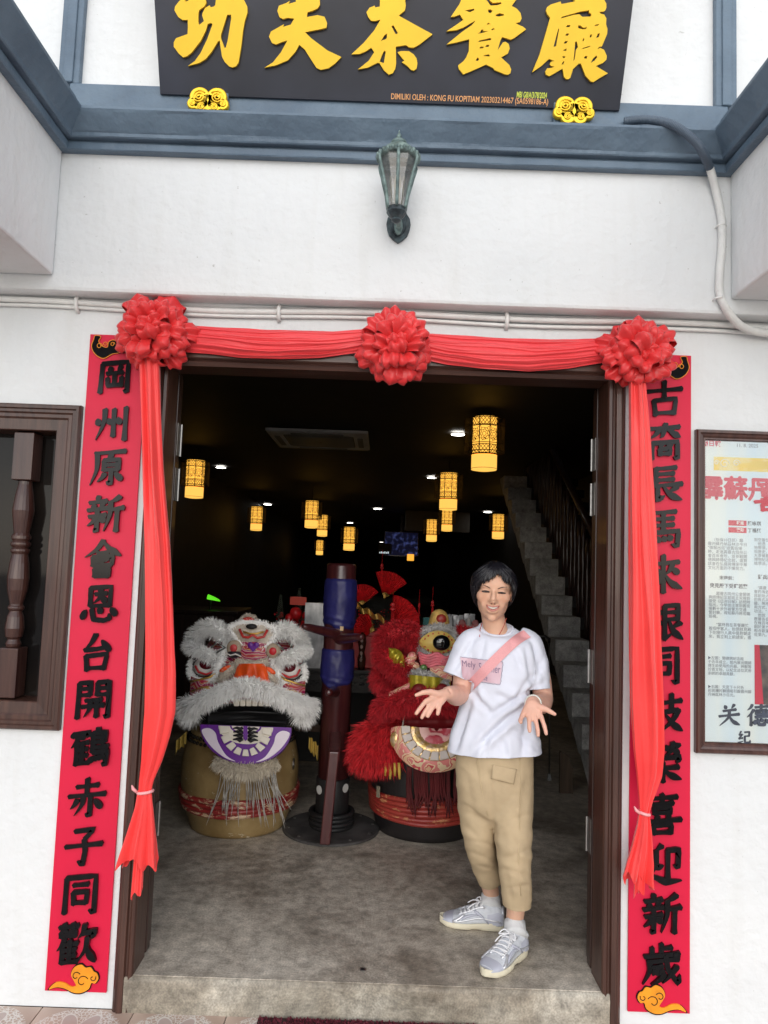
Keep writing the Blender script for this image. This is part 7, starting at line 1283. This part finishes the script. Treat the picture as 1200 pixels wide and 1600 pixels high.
# ---------------------------------------------------------------- trousers
KHA = M('khaki_cotton', (.47, .36, .225), rough=.8, var=.07, scale=14, bump=.15, bscale=350, spec=.2)
tr = MB(); tr.loft([ringpx(py, l, r, dp_, 0, .30, tw=.10) for py, l, r, dp_ in ((1160, 716, 832, .100), (1185, 714, 831, .104), (1210, 713, 831, .104), (1232, 714, 831, .100), (1250, 718, 828, .092), (1268, 732, 816, .075), (1290, 752, 794, .040))])
def leg(p, r):
    P = crom([K(*q) for q in p], 6); tr.tube(P, [interp([(i / (len(r) - 1), v) for i, v in enumerate(r)], k / (len(P) - 1)) for k in range(len(P))], 28)
leg([(745, 1215, .32), (746, 1265, .325), (750, 1315, .33), (758, 1350, .375), (766, 1373, .415), (770, 1386, .435)], [.084, .078, .063, .056, .052, .0515]); leg([(799, 1215, .29), (801, 1270, .265), (803, 1330, .225), (806, 1375, .225), (808, 1414, .235), (809, 1430, .24)], [.086, .080, .069, .060, .0545, .054])
trs = tr.build('trousers', KHA, PE); remesh(trs, .0055, 12, .5)
FOLD2 = crease_fn([(762, 1200, 772, 1262, 4, .007), (768, 1262, 776, 1330, 3.5, .007), (735, 1312, 776, 1322, 3.5, .006), (733, 1330, 774, 1346, 3.5, .006), (742, 1352, 780, 1358, 3, .005), (786, 1342, 832, 1326, 4, .006), (782, 1356, 830, 1370, 4, .006), (792, 1388, 828, 1382, 3.5, .005), (768, 1285, 722, 1268, 4.5, .006), (772, 1290, 826, 1272, 4.5, .006), (730, 1215, 742, 1280, 5, .005), (822, 1210, 815, 1290, 5, .005), (800, 1300, 812, 1345, 4, .005), (726, 1290, 748, 1310, 4, .005), (790, 1360, 800, 1408, 4, .005), (820, 1350, 822, 1405, 4, .004)])
def wr2(co, nn_):
    p = co + o_; x, z = p.x - .5, p.z; front = sstep(.2, -.3, nn_.y); k = exp(-((z - .40) / .16) ** 2)
    return nn_ * ((FOLD2(p) * front * .4 if front > .02 else 0) + .0030 * (1 - 2.2 * abs(ns(x * 8 + z * 14, p.y * 8, z * 5))) + k * .001 * sin(z * 90 + x * 40 + 3 * ns(x * 6, z * 6, 1)) + .0015 * ns(x * 30, z * 30, 3))
displace(trs, wr2)
cC = K(766, 1373, .415); cut(trs, cC, (K(770, 1386, .435) - K(758, 1350, .375)), lambda q: q.z < cC.z + .05 and q.x < K(787, 1373, .415).x + .02 and q.y > .335)
cD = K(808, 1413.5, .235); cut(trs, cD, Vector((.0, 0.02, -1)), lambda q: q.z < cD.z + .03 and q.y < .335)
sm = trs.modifiers.new('t', 'SOLIDIFY'); sm.thickness = .0025; sm.offset = -1
bt2 = BVHTree.FromPolygons([v.co + o_ for v in trs.data.vertices], [tuple(p.vertices) for p in trs.data.polygons])
def ontr(px, py, off=.002):
    v = (K(px, py, 1.0) - CAM).normalized(); h_ = bt2.ray_cast(CAM, v); q = h_[0] if h_[0] else K(px, py, .2); return q - v * off
fcor = [(770, 1195), (808, 1202), (803, 1226), (767, 1217)]
def fuv(u, v): t0 = (lerp(fcor[0][0], fcor[1][0], u), lerp(fcor[0][1], fcor[1][1], u)); t1 = (lerp(fcor[3][0], fcor[2][0], u), lerp(fcor[3][1], fcor[2][1], u)); return (lerp(t0[0], t1[0], v), lerp(t0[1], t1[1], v) )
fo = MB().grid(lambda u, v: tuple(ontr(*fuv(u, v), .004 + .004 * v)), 14, 9).build('pocket_flap', KHA, PE, smooth=True); sm = fo.modifiers.new('t', 'SOLIDIFY'); sm.thickness = .003
STI = M('khaki_stitch', (.52, .40, .24), rough=.8); 
m = MB(); m.tube([ontr(*fuv(t / 10, .93), .0105) for t in range(11)], .0007, 4); m.tube([ontr(*q) for q in ((812, 1185), (814, 1230), (812, 1290), (810, 1340), (814, 1400))], .0012, 5); m.tube([ontr(*q) for q in ((745, 1185), (752, 1230), (762, 1275))], .0012, 5); m.build('seam', STI, PE, smooth=True)
# ---------------------------------------------------------------- socks and shoes
SOCK = M('white_sock', (.66, .66, .66), rough=.85, bump=.4, bscale=260, stretch=(3, 3, .6))
def shoe(heel, toe, ank, sockr):
    heel = Vector((heel.x, heel.y, 0)); toe = Vector((toe.x, toe.y, 0)); ax = (toe - heel).normalized(); L_ = .262; toe = heel + ax * L_; sd_ = Vector((ax.y, -ax.x, 0))
    W_ = [(0, .024), (.05, .034), (.15, .037), (.3, .036), (.45, .038), (.62, .046), (.75, .049), (.88, .042), (.96, .028), (1.0, .012)]; H_ = [(0, .070), (.04, .085), (.10, .096), (.2, .090), (.30, .094), (.42, .088), (.55, .070), (.7, .054), (.85, .044), (.95, .034), (1.0, .022)]
    def P(s, a, k=1.0, lift=0.0, base=.024):
        w = interp(W_, s) * k; h = interp(H_, s) - base; ca, sa = cos(a), sin(a); x = math.copysign(abs(ca) ** .75, ca) * w; z = base + (abs(sa) ** .8) * h * k; return heel + ax * (s * L_) + sd_ * x + Vector((0, 0, z + lift))
    up = MB(); n = 26; rings = []
    for i in range(41):
        s = i / 40; rings.append([P(s, pi * k / n) for k in range(n + 1)] + [heel + ax * (s * L_) - sd_ * interp(W_, s) * .5 + Vector((0, 0, .020)), heel + ax * (s * L_) + sd_ * interp(W_, s) * .5 + Vector((0, 0, .020))])
    up.loft(rings); up.build('shoe_upper', M('silver_white_mesh', (.60, .62, .66), rough=.5, var=.06, scale=60, bump=.35, bscale=420), PE, smooth=True)
    so = MB()
    def solef(u, v):
        a = 2 * pi * u; s = .5 - .5 * cos(a) ; sgn = 1 if sin(a) > 0 else -1; s = max(.0, min(1, s)); w = interp([(0, .030)] + [(q, r_ + .006) for q, r_ in W_[1:-1]] + [(1.0, .020)], s); z = [0.001, .004, .014, .024, .030, .027][int(round(v * 5))] * interp([(0, 1.25), (.3, 1.1), (.55, .9), (.85, .85), (1, 1.05)], s) + (.006 * sstep(.85, 1, s)) * (1 - v * .3); k_ = [.86, .97, 1.0, .99, .97, .90][int(round(v * 5))]; arch = .86 if .34 < s < .52 and v < .3 else 1
        return tuple(heel + ax * ((s * 1.04 - .02) * L_) + sd_ * (sgn * w * k_ * arch * (abs(sin(a)) ** .42)) + Vector((0, 0, z)))
    so.grid(solef, 96, 6, wrapu=True); n0 = len(so.v); so.f.append(tuple(range(95, -1, -1))); so.f.append(tuple(range(5 * 96, 6 * 96))); so.build('shoe_sole', M('cream_foam', (.72, .66, .50), rough=.6, var=.05), PE, smooth=True)
    ot = MB(); ot.grid(lambda u, v: tuple(Vector(solef(u, 0)) * 1.0 + Vector((0, 0, .0002 + .003 * v - .0008)) ), 96, 2, wrapu=True); ot.build('outsole', M('charcoal_rubber', (.03, .03, .045), rough=.6), PE)
    LAV = M('lavender_overlay', (.44, .45, .52), rough=.4, var=.08); SIL = M('silver_overlay', (.62, .63, .66), rough=.28, metal=.5)
    def patch(fn, nu, nv, nm, mt_): MB().grid(fn, nu, nv).build(nm, mt_, PE, smooth=True)
    patch(lambda u, v: tuple(P(lerp(.80, .985, v), lerp(.02, pi - .02, u), 1.035)), 24, 8, 'toe_cap', LAV)
    for side in (0, 1):
        A = lambda a: a if side == 0 else pi - a
        patch(lambda u, v: tuple(P(lerp(.02, .26, u), A(lerp(.03, .55 + .25 * (1 - u), v)), 1.03)), 12, 6, 'heel_counter', LAV)
        for (s0, a0, s1, a1, bw_) in ((.24, .06, .44, 1.05, .10), (.40, .50, .66, .30, .06)): MB().tube([P(lerp(s0, s1, t / 8) + bw_ * sin(pi * t / 8), A(lerp(a0, a1, t / 8) + .2 * sin(pi * t / 8)), 1.03) for t in range(9)], [.003, .004, .005, .0055, .0055, .005, .004, .003, .002], 6).build('side_stripe', LAV, PE, smooth=True)
        MB().tube([P(lerp(.05, .80, t / 16), A(.16 + .14 * sin(pi * t / 16)), 1.03) for t in range(17)], .0036, 6).build('foxing_line', SIL, PE, smooth=True)
        MB().tube([P(lerp(.30, .72, t / 10), A(lerp(1.05, 1.15, t / 10)), 1.04) for t in range(11)], .0048, 6).build('eyestay', SIL, PE, smooth=True)
        MB().tube([P(lerp(.62, .80, t / 6), A(lerp(.9, .2, t / 6)), 1.03) for t in range(7)], .0055, 6).build('toe_overlay', SIL, PE, smooth=True)
    la = MB()
    for i in range(6):
        s = lerp(.36, .68, i / 5); la.tube([P(s + (.02 if t % 2 else -.02) * 0 + .03 * (t / 6 - .5), lerp(1.0, pi - 1.0, t / 6), 1.05, .002) for t in range(7)], .0028, 6); la.tube([P(s - .03 * (t / 6 - .5), lerp(1.0, pi - 1.0, t / 6), 1.06, .003) for t in range(7)], .0028, 6)
    kq = P(.37, pi / 2, 1.06, .006)
    for sg in (-1, 1): la.tube(crom([kq, kq + sd_ * sg * .022 + ax * .004 + Vector((0, 0, .010)), kq + sd_ * sg * .036 + ax * .02 - Vector((0, 0, .006)), kq + sd_ * sg * .018 + ax * .016, kq], 5), .0026, 6); la.tube(crom([kq, kq + sd_ * sg * .02 + ax * .03 - Vector((0, 0, .004)), kq + sd_ * sg * .03 + ax * .055 - Vector((0, 0, .022))], 5), .0024, 6)
    la.build('laces', M('lace_white', (.74, .74, .76), rough=.7), PE, smooth=True)
    t_ = P(.22, pi / 2, 1, -.015); top = ank; MB().tube([t_, t_.lerp(top, .35), t_.lerp(top, .65), top], [sockr * 1.18, sockr * 1.05, sockr, sockr], 22).build('sock', SOCK, PE, smooth=True)
    MB().tube([P(.02 + .0 * t, lerp(.7, pi - .7, t / 8), 1.06, .004) for t in range(9)], .006, 8).build('heel_collar', SIL, PE, smooth=True)
    return P
h1 = fl(787, 1452); t1 = fl(707, 1443); h2 = fl(817, 1487); t2_ = fl(762, 1524)
shoe(h1, t1, K(767, 1399, .465), .041); shoe(h2, t2_, K(804, 1440, .24), .042)

# ================================================================== sub-parts: pieces that belong to one part of a thing
def center(o):
    vs_ = [Vector(c) for c in o.bound_box]; return sum(vs_, Vector()) / 8
SUBS = [('person', 'eye', ('iris', 'eyelash', 'lower_lash')), ('person', 'mouth', ('teeth', 'lip')), ('person', 'hair_cap', ('hair',)), ('person', 't_shirt', ('neck_rib', 'chest_print', 'print_border', 'print_text')), ('person', 'trousers', ('pocket_flap', 'seam')),
        ('person', 'shoe_upper', ('shoe_sole', 'outsole', 'toe_cap', 'heel_counter', 'side_stripe', 'foxing_line', 'eyestay', 'toe_overlay', 'laces', 'heel_collar')),
        ('framed_newspaper', 'page', ('masthead', 'date', 'yellow_band', 'band_scroll', 'band_motif', 'headline', 'headline_brush', 'credit_block', 'credit_tag', 'credit_name', 'text_column', 'subheading', 'caption', 'photo_print', 'photo_red', 'calligraphy')),
        ('couplet_board', 'board', ('character',)), ('couplet_board', 'cloud', ('cloud_outline', 'cloud_line')), ('couplet_board', 'bat_ornament', ('ornament_line',)), ('sign_board', 'board', ('character', 'owner_line', 'licence_line')), ('sign_bracket', 'scroll', ('scroll_line',)),
        ('wall_lantern', 'roof', ('roof_beading', 'finial')), ('wall_lantern', 'back_plate', ('arm_boss',)), ('wall_lantern', 'glass', ('rib',)), ('wooden_dummy', 'trunk', ('peg', 'pad')), ('wooden_dummy', 'sleeve', ('round_sticker',)), ('wooden_dummy', 'base_plate', ('bolt', 'rubber_ring')),
        ('lion_drum', 'barrel', ('hoop', 'stud', 'ring', 'label_sticker')), ('white_lion_head', 'eye_white', ('iris', 'eye_liner')), ('white_lion_head', 'forehead_face', ('forehead_nose', 'forehead_mouth', 'gold_lip', 'forehead_trim')), ('white_lion_head', 'side_pompom', ('pompom_eye',)), ('white_lion_head', 'cheek', ('cheek_piping',)), ('white_lion_head', 'striped_petal', ('petal_stripe',)), ('white_lion_head', 'crest_ball', ('crest_red',)),
        ('white_lion_head', 'jaw_plate', ('gum', 'jaw_inner', 'tongue_bed', 'jaw_petal', 'tooth', 'tongue', 'tongue_mark')), ('red_lion_head', 'eye_plate', ('pupil', 'eye_bead', 'lid_fur')), ('red_lion_head', 'horn', ('horn_jewel',)), ('red_lion_head', 'nose_wing', ('nostril', 'nose_fur')), ('red_lion_head', 'jaw_rim', ('jaw_gum', 'gold_inner', 'tongue', 'tooth', 'jaw_corner')),
        ('altar_table', 'top', ('carved_apron',)), ('pendant_lantern', 'shade', ('fretwork', 'outer_fretwork')), ('pendant_lantern', 'lower_shade', ('rim',)), ('ceiling_air_conditioner', 'panel', ('intake_grille', 'louvre')), ('shophouse', 'wall', ('door_jamb', 'door_head'))]
stem_ = lambda o: o.name.split('.')[0]
for th, pn, cs in SUBS:
    for T in [o for o in COL.objects if o.parent is None and stem_(o) == th]:
        ps = [c for c in T.children if stem_(c) == pn]
        if not ps: continue
        for c in [c for c in T.children if stem_(c) in cs]:
            q = min(ps, key=lambda p_: (center(p_) - center(c)).length); c.parent = q
